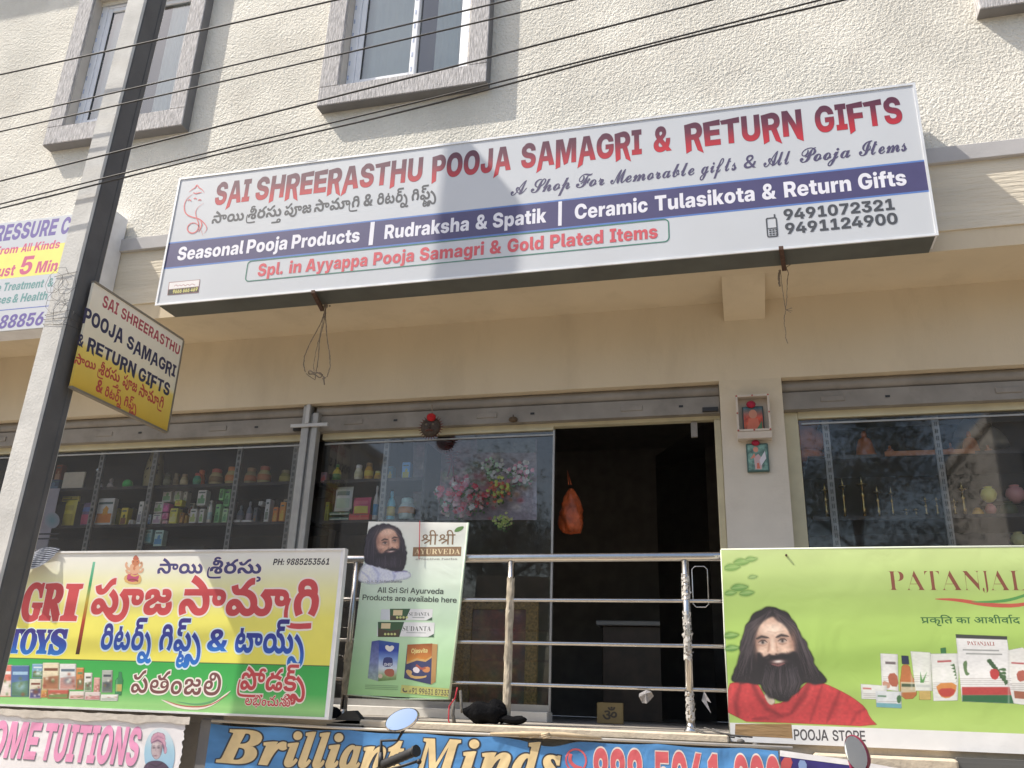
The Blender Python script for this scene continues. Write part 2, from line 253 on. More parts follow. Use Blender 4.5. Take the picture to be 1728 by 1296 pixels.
-52,-52,265,2,23,131,-7,-33,0,-52,50,-30,90,0,63,0,48,18,90,17,49,69,203,78,1,-88,-257,-19,1,4,12,14,26,22,18,16,1,29,0,42,-44,24,-84,0,-57,0,-60,-28,-90,-50,-52,16,129,107,13,0,19,22,11,40,0,27,0,24,-11,40,-19,22,-13,1,-12,0,-20,-22,-11,
-40,0,-23,0,-26,11,-40,20,-22,257,1,8,42,1,117,459,0,3,-136,1,0,123,212,1,0,-119,-117,-461,266,3,32,129,-7,-35,0,-54,40,-29,76,0,51,0,38,18,60,33,40,22,7,0,1,-30,10,-34,68,0,53,0,48,28,72,49,40,32,1,33,0,48,-40,28,-72,0,-47,0,-52,-35,-68,
-29,-9,0,1,22,-6,33,-40,18,-60,0,-37,0,-50,-30,-76,-53,-40,16,129,95,12,0,19,20,10,34,0,21,0,24,-10,32,-19,20,-12,1,-12,0,-19,-20,-11,-32,0,-23,0,-20,11,-34,19,-20,16,129,351,11,0,16,18,10,30,0,21,0,20,-10,30,-16,16,-11,1,-11,0,-16,-16,-10,
-30,0,-19,0,-20,10,-30,16,-18,265,2,23,127,591,33,0,52,-50,30,-90,0,-61,0,-48,-18,-90,-17,-47,-69,-201,-78,1,88,257,19,1,-4,-10,-15,-26,-21,-18,-16,1,-29,0,-43,46,-23,82,0,59,0,60,28,92,50,50,16,129,477,-13,0,-19,-22,-11,-40,0,-25,0,-24,11,
-40,19,-24,13,1,12,0,20,24,11,40,0,25,0,26,-11,40,-20,22,278,1,65,110,-7,-31,0,-45,44,-24,74,0,45,0,34,12,50,24,44,16,21,63,81,7,10,8,18,3,18,0,9,0,16,-11,22,-12,1,-7,0,-10,-10,-6,-20,0,-13,0,-16,9,-36,17,-40,11,-25,140,-311,-74,1,-117,253,
-10,22,-21,56,-15,64,0,39,0,44,21,72,37,42,25,1,24,0,35,-38,19,-66,0,-39,0,-26,-9,-50,-17,-42,-12,-19,-60,-83,-8,-12,-12,-28,0,-19,0,-18,9,-26,16,-14,10,1,15,0,29,28,24,52,15,70,0,43,58,1,0,-50,-10,-90,-22,-76,-18,-25,-20,-19,-17,-24,-40,
-20,109,1,12,54,-7,-16,0,-23,46,0,33,0,32,23,44,16,1,16,0,22,-44,0,-31,0,-32,-22,-46,109,2,12,54,-7,-16,0,-23,46,0,33,0,32,23,44,16,1,16,0,22,-44,0,-31,0,-32,-22,-46,12,54,251,-16,0,-23,44,0,33,0,32,23,46,16,1,16,0,22,-46,0,-31,0,-32,-22,
-44,255,2,4,99,21,0,417,60,1,0,-415,4,25,171,0,115,208,1,0,-113,238,1,4,196,283,0,-111,-135,1,0,113,144,1,4,112,771,0,-957,-71,1,0,959,211,2,40,87,-7,-21,0,-32,30,-19,56,0,43,0,34,13,46,24,28,29,14,16,3,19,6,23,6,10,12,0,17,0,3,0,22,-10,30,
-18,18,-13,1,-13,0,-20,-18,-12,-28,-1,-17,-42,5,3,40,23,58,38,32,24,1,18,0,31,-18,23,-36,12,-52,0,-35,0,-283,-42,1,0,59,-2,1,-4,-16,-16,-30,-24,-20,18,96,61,18,0,23,28,12,42,0,25,0,51,-2,-4,-10,-6,-14,-6,-16,-4,-7,-1,-12,-2,-19,-16,-12,-24,
0,-21,0,-18,10,-26,17,-14,233,2,23,131,-7,-15,0,-24,18,-18,32,-6,23,-2,1,0,-63,-42,1,0,583,44,1,0,-225,0,1,6,20,18,32,24,18,15,1,27,0,40,-54,23,-98,0,-65,0,-64,-23,-98,-40,-54,16,122,67,16,0,25,34,14,64,0,45,0,46,-14,64,-24,34,-17,1,-18,0,
-25,-36,-14,-64,0,-43,0,-42,14,-64,25,-36,217,1,38,114,-9,-30,0,-45,56,-25,98,0,65,0,64,25,100,45,54,30,1,18,0,32,-22,24,-38,15,-54,2,-31,-43,-3,-1,16,-8,28,-12,22,-17,10,-10,1,-18,0,-25,-36,-13,-64,0,-43,0,-42,13,-66,25,-36,18,1,10,0,16,
12,12,20,8,30,2,19,43,-5,-2,-32,-15,-54,-24,-40,-32,-22,230,2,23,104,-7,-27,0,-40,54,-23,98,0,65,0,66,23,98,40,54,27,1,15,0,24,-18,18,-32,6,-19,1,1,0,227,43,1,0,-581,-43,1,0,65,-1,1,-6,-22,-18,-32,-24,-18,16,113,67,18,0,25,36,14,64,0,43,0,
44,-14,64,-25,36,-18,1,-17,0,-24,-34,-14,-64,0,-45,0,-44,14,-64,24,-34,221,1,40,114,-9,-31,0,-45,56,-24,98,0,65,0,64,25,98,44,56,29,1,21,0,35,-30,26,-56,15,-80,0,-49,0,-25,-175,1,0,65,152,1,-19,-17,0,38,-13,56,-25,32,-17,1,-17,0,-25,-32,
-13,-56,0,-35,0,-39,0,-38,14,-60,26,-32,18,1,13,0,20,16,14,28,3,21,41,-3,-4,-40,-26,-58,-38,-34,134,2,4,128,419,0,-69,-125,1,0,71,17,41,1,0,481,0,34,15,50,28,24,18,1,9,0,16,-2,3,1,-2,-69,-3,0,-11,0,-5,1,-13,0,-12,-24,0,-25,0,-465,224,1,23,
68,243,0,-241,-44,1,0,583,43,1,0,-267,-9,1,10,56,36,56,26,1,22,0,33,-38,19,-72,0,-53,0,-261,-43,1,0,251,0,48,-23,50,-22,1,-14,0,-22,-22,-12,-48,87,2,4,24,1,0,419,44,1,0,-417,12,46,487,-12,0,-15,30,0,23,0,22,15,30,12,1,11,0,16,-30,0,-21,0,
-22,-16,-30,88,2,13,24,419,44,1,0,-461,0,-36,-15,-54,-28,-30,-20,1,-16,1,0,75,11,1,13,0,11,26,0,29,12,46,487,-12,0,-15,30,0,23,0,22,15,30,12,1,11,0,16,-30,0,-21,0,-22,-16,-30,217,3,7,64,139,0,105,5,1,86,177,53,1,-98,-201,-8,1,4,24,1,0,583,
44,1,0,-581,4,160,1,-76,197,30,61,99,-255,101,1,16,82,1,-31,0,-27,48,0,53,0,483,44,1,0,-469,0,-24,8,-18,10,1,3,0,5,0,2,1,2,-69,-4,0,-8,0,224,1,23,68,243,0,-241,-44,1,0,419,42,1,0,-103,-8,1,10,56,36,56,26,1,22,0,33,-38,19,-72,0,-53,0,-261,
-43,1,0,251,0,48,-23,50,-22,1,-14,0,-22,-22,-12,-48,227,2,16,114,-9,-30,0,-45,56,-25,98,0,65,0,64,25,100,45,54,30,1,30,0,45,-54,25,-100,0,-63,0,-64,-25,-98,-45,-56,16,114,65,18,0,25,36,13,66,0,43,0,44,-13,64,-25,36,-18,1,-18,0,-25,-36,-13,
-64,0,-43,0,-44,13,-64,25,-36,139,1,20,24,1,0,419,42,1,0,-67,1,1,5,34,26,40,20,1,4,0,9,-2,3,-1,0,-79,-3,2,-12,2,-7,1,-13,0,-20,-22,-11,-42,0,-33,0,-245,200,1,44,102,-9,-24,0,-38,30,-24,60,-2,43,43,5,2,-32,23,-36,19,1,20,0,23,32,0,25,0,22,
-16,24,-14,7,-35,17,-29,12,-30,60,0,47,0,38,20,56,36,32,24,1,24,0,36,-32,21,-58,1,-39,-40,-3,-1,28,-22,38,-18,1,-17,0,-21,-32,0,-21,0,-22,15,-26,15,-5,35,-13,31,-14,29,-56,0,-45,0,-40,-22,-58,-39,-32,130,2,4,124,419,0,-69,-121,1,0,71,16,38,
529,44,1,0,-415,0,-22,10,-20,12,1,4,0,12,0,4,3,2,-71,-6,0,-15,-2,-7,1,-30,0,-30,52,0,53,224,1,23,99,-7,-22,0,-33,38,-20,72,0,55,0,263,44,1,0,-249,0,-48,23,-52,21,1,14,0,22,24,13,48,0,37,0,243,43,1,0,-417,-42,1,0,105,8,1,-9,-56,-37,-56,217,
1,14,85,1,-80,419,47,1,40,-229,6,-34,11,-68,5,-33,-11,1,5,34,10,68,6,35,41,231,45,1,-79,-417,217,1,27,26,-161,2,73,19,1,8,-2,11,8,8,24,4,19,8,45,-81,417,47,1,40,-229,7,-34,10,-68,5,-33,-12,1,5,34,11,68,6,35,41,231,45,1,-93,-485,-6,-32,-18,
-42,-24,-22,-15,1,-8,0,-14,2,276,2,14,4,1,106,583,55,1,105,-581,-50,1,-55,325,-7,42,-16,102,-11,75,12,1,-11,-74,-16,-104,-7,-39,-56,-323,4,63,151,0,77,148,1,0,-75,238,1,12,27,1,0,583,195,1,0,-77,-149,1,0,-169,137,1,0,-77,-137,1,0,-177,149,
1,0,-77,292,1,40,152,-7,-40,0,-61,74,-34,136,0,89,0,92,35,134,60,76,39,1,24,0,41,-30,33,-52,22,-74,3,-43,-46,1,-3,26,-14,44,-20,30,-25,16,-14,1,-27,0,-40,-52,-23,-98,0,-67,0,-66,23,-96,40,-56,27,1,23,0,36,40,21,68,0,47,12,-1,-84,1,0,75,116,
1,0,-65,0,-72,-32,-108,-57,-60,282,1,12,27,1,0,583,46,1,0,-245,142,1,0,247,45,1,0,-581,-45,1,0,259,-142,1,0,-257,216,1,18,104,-7,-40,0,-50,92,0,87,0,35,44,1,0,-33,0,-50,25,-50,21,1,20,0,25,50,0,51,0,413,46,1,0,-413,0,-84,-50,-92,299,2,16,
150,-7,-38,0,-60,74,-35,134,0,91,0,92,35,134,60,76,38,1,39,0,61,-76,34,-134,0,-91,0,-90,-34,-134,-61,-74,16,150,73,25,0,40,52,24,96,0,71,0,70,-24,98,-40,50,-25,1,-24,0,-40,-50,-24,-98,0,-69,0,-70,24,-96,40,-52,250,1,24,27,1,0,583,108,1,32,
0,45,-46,25,-82,0,-55,0,-56,-25,-82,-46,-46,-32,1,-81,1,0,79,79,1,19,0,27,26,14,48,0,33,0,32,-14,48,-27,26,-19,1,-59,1,0,-503,253,2,24,27,1,0,583,110,1,32,0,46,-46,24,-80,0,-55,0,-56,-25,-82,-47,-44,-32,1,-81,1,0,79,81,1,19,0,26,24,14,48,0,
33,0,32,-14,46,-26,26,-20,1,-61,1,0,-503,4,194,1,-69,263,50,1,70,-261,252,1,51,128,-9,-34,0,-50,46,-28,88,0,61,45,1,0,-36,17,-52,30,-28,20,1,20,0,28,24,16,40,0,29,0,24,-11,32,-25,24,-19,9,-32,17,-42,20,-41,76,0,61,0,52,26,76,48,44,30,1,32,
0,46,-44,26,-82,0,-53,-43,1,-2,48,-33,52,-26,1,-18,0,-26,-22,-15,-38,0,-25,0,-22,13,-32,24,-22,18,-9,30,-13,20,-10,32,-28,22,-40,12,-50,0,-33,0,-52,-27,-78,-49,-44,252,1,8,11,505,0,79,229,1,0,-77,-92,1,0,-503,-45,1,0,505,248,2,4,41,1,0,77,
185,1,0,-75,8,160,583,0,-581,-44,1,0,497,-1,1,-70,-95,0,89,70,95,254,1,35,129,-7,-32,0,-47,48,-26,84,0,57,44,1,0,-36,16,-50,26,-28,18,1,18,0,26,28,15,50,0,35,0,34,-16,48,-30,26,-21,1,-36,1,0,67,78,153,0,3,-121,1,0,77,177,1,0,-73,-95,-183,0,
19,35,6,49,-42,25,-78,0,-51,0,-54,-26,-84,-47,-46,252,2,23,130,-7,-30,0,-46,50,-25,88,0,61,0,44,21,94,22,67,66,189,50,1,-98,-273,-7,1,5,16,13,30,21,20,16,1,27,0,41,-48,24,-84,0,-53,0,-58,-26,-90,-45,-48,16,129,67,16,0,26,32,15,54,0,35,0,34,
-15,54,-26,32,-16,1,-16,0,-26,-32,-15,-54,0,-31,0,-36,15,-54,26,-32,248,1,8,52,1,128,505,0,1,-148,1,0,79,194,1,0,-79,-127,-501,251,3,32,129,-7,-31,0,-46,40,-27,76,0,49,0,38,17,64,29,40,19,7,0,1,-25,8,-29,72,0,51,0,46,24,70,42,42,27,1,27,0,
42,-42,24,-70,0,-45,0,-50,-30,-72,-23,-7,0,1,18,-6,29,-42,17,-62,0,-37,0,-48,-27,-76,-46,-40,16,129,65,18,0,26,24,14,44,0,29,0,32,-15,46,-26,26,-17,1,-17,0,-26,-26,-16,-46,0,-31,0,-28,15,-44,26,-24,16,129,337,15,0,22,22,12,42,0,29,0,26,-12,
42,-22,22,-15,1,-15,0,-22,-22,-13,-42,0,-25,0,-28,13,-42,22,-22,252,2,23,128,591,30,0,46,-50,26,-88,0,-59,0,-44,-22,-94,-22,-65,-66,-187,-50,1,98,275,7,1,-4,-16,-14,-30,-21,-20,-16,1,-26,0,-42,48,-23,84,0,57,0,56,25,88,45,50,16,129,517,-16,
0,-26,-32,-15,-54,0,-33,0,-34,15,-54,26,-32,16,1,17,0,25,32,15,54,0,35,0,34,-15,54,-25,32,248,2,4,110,35,0,385,38,1,0,-383,4,33,189,0,77,192,1,0,-75,235,1,4,194,275,0,-73,-130,1,0,75,99,1,12,54,-5,-11,0,-17,32,0,25,0,24,17,32,11,1,12,0,17,
-32,0,-23,0,-24,-17,-32,260,2,28,-5,1,0,23,11,0,16,28,7,39,94,469,11,-1,95,-449,9,-44,14,-38,12,1,0,-21,-128,1,0,23,33,0,0,33,0,12,-7,31,-12,63,-88,1,-15,-73,-1,-6,-2,-16,0,-3,0,-36,30,1,2,1,0,-21,3,68,193,76,1,-39,189,264,3,21,10,1,0,21,
20,2,14,32,0,45,0,343,0,34,-6,34,-15,14,-14,1,0,21,122,1,105,0,0,-123,0,-98,-65,-25,78,-30,0,-107,0,-74,-56,-82,-51,1,11,108,301,4,1,32,0,26,48,0,65,0,54,-19,50,-22,1,-14,0,-7,-20,0,-29,11,132,29,26,0,21,60,0,65,0,68,-28,56,-33,1,-10,1,0,
-197,0,-28,10,-22,295,2,16,12,1,0,21,19,2,13,26,0,41,0,359,0,46,-16,30,-19,1,0,21,123,1,72,0,75,-140,0,-129,0,-272,-143,1,12,132,29,40,0,37,122,0,123,0,244,-76,1,-15,0,-10,-24,0,-33,0,-371,0,-34,10,-24,263,1,43,8,1,0,21,22,0,15,30,0,43,0,
349,0,52,-16,30,-19,1,0,21,228,1,0,-161,-10,1,-4,76,-42,56,-44,1,-13,0,-12,-4,-4,-22,0,-23,0,-169,6,1,27,0,25,56,5,65,9,1,0,-271,-10,1,-2,48,-13,56,-25,20,-21,1,-1,1,0,-183,0,-30,11,-18,17,1,29,0,41,28,28,60,10,51,11,1,-16,-169,302,1,43,
160,-11,-44,0,-64,70,-36,128,0,87,0,84,36,126,62,72,39,1,31,0,36,-29,6,-4,5,1,7,0,8,16,4,19,10,1,0,-187,-10,1,-8,50,-28,72,-36,40,-19,1,-72,0,0,-255,0,-126,41,-130,36,1,23,0,17,34,0,35,0,69,0,38,-16,26,-24,1,0,21,134,1,0,-19,-20,0,-12,-26,
0,-37,0,-117,-53,-46,155,1,21,8,1,0,21,20,4,17,28,0,39,0,371,0,38,-15,22,-22,3,0,21,138,1,0,-19,-22,-2,-15,-22,0,-37,0,-367,0,-24,5,-30,17,-14,15,-3,0,-19,197,1,34,65,-77,-19,0,-30,28,-18,48,0,31,0,28,17,32,11,1,13,0,16,-30,0,-25,0,-16,-5,
-17,-4,-16,0,-5,0,-24,16,1,15,0,11,36,0,39,0,411,0,34,-6,34,-18,16,-17,3,0,21,140,1,0,-19,-15,-2,-15,-14,-5,-34,0,-35,0,-329,0,-184,254,1,27,9,1,0,21,21,2,14,30,0,45,0,357,0,40,-14,28,-20,3,0,21,139,1,0,-19,-16,0,-18,-10,-7,-32,0,-27,0,
-353,0,-28,4,-28,14,-10,13,1,29,0,39,30,27,66,10,57,10,1,-15,-183,294,1,33,240,-11,-176,429,0,-321,0,-42,14,-30,21,-1,0,-19,-88,1,0,21,14,2,15,12,5,30,0,31,0,369,-20,50,-3,5,-4,4,-7,3,0,21,82,1,140,-341,0,251,0,28,-6,30,-15,12,-15,3,0,21,
89,1,0,-19,-21,-2,-14,-28,0,-43,0,-459,313,2,20,155,-11,-29,0,-51,42,-38,78,-21,104,0,61,0,60,21,102,39,78,51,44,31,1,30,0,50,-44,38,-76,21,-104,0,-59,0,-60,-21,-104,-39,-78,-51,-42,10,158,15,68,0,0,259,0,126,-38,130,-33,1,-69,0,0,-255,0,
-126,39,-132,249,2,25,9,1,0,21,21,2,14,30,0,45,0,357,0,38,-14,30,-20,3,0,21,117,1,51,0,22,-17,20,-18,24,-66,0,-43,0,-68,-51,-84,-49,1,-36,1,0,-147,0,-44,15,-30,21,-1,0,-19,11,108,275,12,1,30,0,24,54,0,65,0,62,-20,60,-25,1,-12,0,-9,-18,0,
-21,282,2,30,9,1,0,21,21,2,14,30,0,45,0,357,0,38,-14,30,-20,3,0,21,119,1,60,0,59,-70,0,-73,0,-98,-60,-33,69,-205,7,-20,11,-20,10,1,1,1,0,-19,-84,1,-82,253,-12,1,0,-155,0,-44,15,-30,21,-1,0,-19,10,108,279,13,1,31,0,29,58,0,65,0,114,-47,1,
-16,0,-10,-22,0,-31,232,1,58,26,-11,0,201,11,1,10,-88,39,-82,31,1,23,0,26,50,0,39,0,54,-32,31,-37,39,-35,34,-32,78,0,57,0,48,20,72,37,40,23,1,12,0,29,-12,17,-9,3,-2,5,-2,2,1,11,0,2,27,11,1,0,-175,-10,1,-6,44,-23,68,-31,38,-16,1,-21,0,-24,
-44,0,-33,0,-30,21,-42,20,-19,39,-35,24,-22,28,-50,11,-56,0,-37,0,-50,-24,-78,-45,-42,-31,1,-10,0,-20,6,-9,7,-10,8,-13,6,-2,1,-6,0,-6,-12,-2,-13,252,1,23,55,1,0,21,21,0,17,32,0,45,0,421,-4,1,-32,0,-37,-72,-3,-65,-11,1,0,165,238,1,0,-163,
-10,1,-6,138,-68,1,-3,1,0,-419,0,-44,15,-32,23,1,0,-19,293,1,34,148,-15,-56,0,-48,100,0,101,0,269,0,38,-15,30,-20,3,0,21,134,1,0,-19,-15,-2,-15,-12,-5,-28,0,-27,0,-285,0,-70,26,-70,30,1,70,0,0,165,0,261,0,40,-16,30,-22,3,0,21,86,1,0,-19,
-18,-4,-12,-32,0,-35,0,-233,0,-124,-51,-108,255,1,27,126,-15,-100,471,-6,28,-13,36,-15,5,0,21,134,1,0,-19,-19,0,-16,-14,0,-19,0,-12,5,-25,58,-279,53,281,4,22,0,17,0,20,-15,14,-18,1,0,21,85,1,0,-19,-12,0,-15,-26,-8,-39,-91,-471,254,1,40,60,
1,0,21,21,2,15,30,0,45,0,117,-68,249,-11,40,-9,13,-4,4,-8,4,-4,3,0,21,131,1,0,-19,-7,1,-10,0,-13,-14,0,-11,0,-12,5,-17,50,-197,50,169,10,30,0,21,0,36,-30,1,-2,1,0,21,86,1,0,-19,-11,-2,-15,-28,-8,-25,-68,-223,0,-145,0,-44,14,-30,21,-1,0,-19,
256,3,27,-20,1,0,19,12,0,16,12,10,36,5,37,45,339,2,10,2,20,0,11,0,20,-14,16,-14,3,0,19,88,1,62,0,26,-27,26,-28,0,-59,0,-102,-74,-31,53,-34,0,-85,0,-42,-23,-76,-53,-48,-47,1,11,120,297,33,0,35,74,0,65,0,76,-38,1,-14,0,-4,-25,-24,-187,4,0,5,
0,11,99,27,29,0,36,84,0,69,0,92,-52,1,-7,1,-25,-181,-3,-20,0,-15,0,-26,350,1,48,112,-11,-26,445,-45,-333,-4,-28,0,-13,0,-20,13,-16,15,-1,0,-17,-86,1,0,19,13,0,15,12,11,36,4,37,46,339,3,22,0,19,0,20,-13,16,-15,3,0,19,91,1,23,-379,123,381,90,
1,0,-17,-12,0,-16,-14,-10,-34,-5,-33,-45,-337,-2,-10,-1,-22,0,-9,0,-36,28,-1,0,-17,-125,1,0,19,13,0,16,14,4,17,2,8,5,26,3,21,45,345,-147,-457,200,2,32,32,-9,-20,0,-23,54,0,45,0,42,16,90,28,82,17,27,26,40,22,1,25,0,5,-51,6,45,43,1,-33,-231,
-4,-24,-4,-32,0,-5,0,-18,6,1,10,0,18,57,8,-11,-30,-102,-31,1,-25,0,0,51,0,10,2,24,2,17,-14,-50,-31,-50,17,55,49,9,0,19,36,16,58,12,66,7,64,0,25,0,38,-16,1,-8,0,-20,-40,-18,-66,-7,-37,-5,-30,-5,-46,0,-17,0,-48,199,2,43,33,-11,-20,0,-22,56,0,
55,0,38,14,80,25,78,16,31,26,44,26,1,16,0,13,-17,15,105,2,12,1,18,0,7,0,16,-11,10,-12,1,0,21,19,4,41,12,22,9,-63,-461,-2,-16,-2,-20,0,-5,0,-8,5,1,4,0,6,15,6,14,10,31,9,-13,-17,-50,-27,-54,-15,1,-24,0,0,55,0,22,4,27,-16,-50,-30,-52,17,57,51,
9,0,19,38,16,60,12,68,7,62,0,19,0,42,-14,1,-8,0,-18,-34,-17,-56,-15,-66,-8,-64,0,-23,0,-22,9,-22,116,2,12,78,443,-11,0,-15,30,0,25,0,22,15,30,11,1,11,0,16,-30,0,-21,0,-24,-16,-30,27,29,-9,-13,0,-16,32,0,27,0,12,4,34,2,11,20,149,3,18,3,24,0,
9,0,22,-17,1,-3,1,-1,21,23,6,38,12,17,7,-36,-265,-3,-24,0,-11,0,-16,6,1,10,0,18,59,8,-11,-30,-106,103,1,27,24,-11,-14,0,-16,32,0,29,0,12,3,26,2,15,47,343,6,42,0,11,0,22,-17,1,-4,1,0,21,44,12,34,13,-62,-457,-1,-8,-3,-24,0,-5,0,-16,7,1,10,0,
18,59,8,-11,-16,-54,-29,-52,213,1,47,127,-11,-27,0,0,61,0,18,9,68,8,49,14,83,3,20,0,11,0,16,-7,1,-21,0,-25,-83,-12,-42,-22,-112,-8,-71,-47,1,33,253,3,20,3,28,0,3,0,22,-17,1,-3,1,-1,21,35,10,45,15,-21,-137,23,72,39,66,21,1,30,0,0,-59,0,-12,
-6,-54,-6,-39,-22,-130,0,-3,0,-16,7,1,5,0,6,15,6,14,9,29,9,-11,-17,-54,-29,-54,155,1,32,-8,1,33,253,3,20,3,28,0,3,0,22,-17,1,-3,1,-1,21,35,10,45,15,-22,-143,10,38,16,54,8,19,8,16,15,18,7,1,22,0,0,-51,0,-26,-12,-30,-11,1,-12,0,-8,25,-2,4,-2,
1,-11,0,-20,-79,-10,-40,-19,-104,-8,-63,150,1,50,54,-11,-14,0,-23,19,-4,2,-4,1,-8,0,-5,-15,-10,5,10,135,12,-3,3,-110,37,1,23,0,0,47,0,14,-7,32,-8,19,-15,39,-12,30,-12,54,0,25,0,42,30,54,22,1,15,0,23,-13,2,0,4,-2,1,1,9,0,3,15,11,1,-9,-121,
-10,3,-9,98,-29,1,-10,0,-12,-24,0,-15,0,-26,16,-37,6,-16,13,-30,5,-15,7,-20,8,-40,0,-19,0,-30,-15,-50,-27,-30,110,1,27,18,-11,-27,0,0,59,0,6,1,20,2,13,33,243,-19,1,0,29,42,30,30,91,16,1,-16,-115,31,1,-4,-31,-32,1,-29,-203,-3,-18,-3,-26,0,
-9,0,-20,6,1,9,0,21,65,10,-11,-17,-54,-33,-58,294,4,65,30,-17,-22,0,-25,46,0,39,0,34,23,46,17,1,13,0,15,-24,0,-17,0,-14,-10,-22,-6,-3,-4,-2,-10,-6,-3,-3,-4,-2,-4,-10,0,-7,0,-10,12,-20,10,1,34,0,54,111,-20,44,0,49,0,34,24,48,19,1,22,0,17,
-31,26,56,50,94,23,37,46,74,20,1,7,0,0,-7,-14,-51,-23,-86,-50,-204,-24,-115,21,10,28,55,18,37,33,68,13,1,5,0,3,-1,-7,-10,-20,-32,-11,-21,-10,-22,-21,-44,-11,-15,-10,-18,-23,-24,-14,-1,-3,-15,-62,-15,8,43,-28,20,-23,39,-27,-56,-46,-54,7,208,
133,47,152,65,185,-43,-52,-85,-183,16,-54,0,-43,9,130,137,42,95,-8,14,-6,1,-8,0,-14,-22,-10,-34,0,-17,0,-18,7,184,57,6,40,0,37,0,46,-9,31,-42,-93,24,-44,293,3,59,138,207,-20,0,-21,42,0,39,0,46,41,98,35,37,36,34,35,1,10,0,24,-8,14,-7,16,-8,
21,-8,6,1,8,0,10,4,6,7,2,2,3,5,2,0,1,1,2,0,0,-7,0,-6,-10,-20,-15,-22,-18,-14,-9,1,-17,0,-34,27,-17,12,-26,12,-10,1,-18,0,-37,-32,-30,-54,-19,-64,0,-27,0,-24,11,-28,9,1,9,0,20,26,18,46,11,60,0,33,0,4,-1,14,0,5,0,10,8,1,5,0,5,-17,6,-20,0,-31,
0,-42,-19,-70,-32,-42,65,109,-5,-35,0,-38,50,0,43,0,30,21,40,16,1,14,0,16,-24,0,-19,0,-18,-17,-18,-10,-1,-11,-2,0,-17,0,-12,11,-11,10,-14,22,1,27,0,43,86,18,85,-26,-6,-28,-41,-6,-8,-2,1,-4,0,0,7,0,12,22,25,11,14,24,20,13,7,8,40,23,72,25,56,
21,32,5,1,6,0,0,-7,-5,-10,-11,-54,-8,-74,-3,-39,16,3,7,40,15,38,11,1,14,0,0,-23,0,-18,-20,-42,-14,-9,-1,-8,-1,-20,-1,-9,-4,-33,-29,-13,4,22,9,42,5,19,-12,0,-3,-1,-15,-104,-76,-108,8,290,233,9,8,13,28,0,13,0,8,-4,1,-6,0,-10,-36,252,2,58,88,
-5,-30,0,-38,52,0,41,0,32,23,44,17,1,13,0,13,-24,0,-21,0,-22,-18,-16,-10,-3,-9,-2,0,-13,0,-16,21,-26,14,1,22,0,40,66,13,67,-25,8,-29,62,0,45,0,40,30,78,52,66,33,23,49,32,53,1,10,0,0,-7,0,-12,-12,1,-16,0,-28,-70,-12,-53,-7,-28,-18,-88,-12,
-61,32,20,9,63,1,4,1,12,0,5,0,10,2,20,0,3,0,4,3,1,7,0,0,-17,0,-60,-32,-74,-30,-11,-12,-48,-40,-72,-51,-38,10,164,169,25,114,55,150,35,41,-40,-12,-61,-76,-20,-55,-20,-56,0,-43,0,-50,323,1,107,24,-5,-19,0,-21,44,0,33,0,24,12,36,18,22,9,1,25,
0,0,-39,0,-20,-11,-16,-15,-5,-14,-6,0,-21,0,-8,10,-20,9,1,13,0,18,35,8,18,22,62,14,45,27,92,53,140,24,49,23,48,9,1,10,0,0,-11,0,-26,-16,-69,-8,-34,-20,-88,-18,-88,-13,-72,-1,-17,21,82,45,138,42,106,18,33,27,50,7,1,10,0,0,-11,0,0,-2,-12,0,
-3,-16,-64,-23,-112,-9,-47,-10,-48,-14,-72,-5,-23,-10,-46,0,-25,0,-6,3,1,8,0,29,40,36,64,18,35,27,52,10,1,6,0,3,-1,-11,-10,-35,-69,-35,-70,-49,-70,-17,1,-14,0,-18,42,0,37,0,14,4,34,2,21,3,16,15,58,20,70,21,72,19,60,6,19,-18,-36,-33,-82,-21,
-63,-11,-32,-20,-70,-10,-37,-9,-40,-13,-48,-4,-7,-7,-20,-10,1,-11,0,-13,46,0,37,0,30,20,104,35,130,23,71,-14,-28,-34,-90,-34,-100,-14,-45,-20,-72,-37,-82,275,2,90,96,-5,-30,0,-35,50,0,41,0,32,23,42,16,1,12,0,14,-24,0,-19,0,-18,-17,-20,-9,
-3,-10,-2,0,-13,0,-12,19,-28,14,1,25,0,42,88,21,95,-19,-11,-1,-2,-4,-2,-4,-3,-4,-2,-5,-4,-2,1,-4,0,0,9,0,6,16,18,22,16,10,3,44,180,63,59,-19,20,-29,1,-39,0,-70,-48,-26,-49,-25,-48,0,-43,0,-22,17,-26,9,1,13,0,26,30,24,48,7,29,6,20,5,34,1,13,
2,22,5,1,6,0,0,-39,0,-52,-22,-84,-38,-46,-23,1,-23,0,-27,40,0,35,0,32,21,66,40,60,27,23,42,32,42,1,33,0,28,-25,11,6,19,8,8,1,6,0,0,-5,0,-4,-11,-5,-20,-11,13,-16,16,-50,0,-25,0,-36,-28,-66,-48,-46,-32,-7,-12,-68,-42,-98,-56,-52,9,245,237,17,
6,28,50,18,72,0,37,0,32,-6,15,-15,-18,-27,-106,249,2,66,84,-5,-34,0,-37,52,0,43,0,32,23,42,16,1,13,0,16,-24,0,-17,0,-20,-12,-22,-7,-1,-4,0,-6,0,-3,-1,-2,0,-5,-10,0,-7,0,-16,20,-24,16,1,22,0,43,86,17,89,-32,6,-38,70,0,51,0,46,34,86,30,27,14,
14,33,12,17,1,16,0,6,-3,6,-2,0,-7,0,-10,-8,1,-4,0,-6,0,-3,1,-21,0,-37,-30,-29,-52,-16,-64,0,-33,0,-40,22,-44,21,1,12,60,33,104,38,80,38,44,16,1,16,0,19,-38,0,-27,0,-38,-28,-82,-51,-76,-34,-27,-12,-62,-44,-98,-55,-56,11,228,239,18,18,32,52,
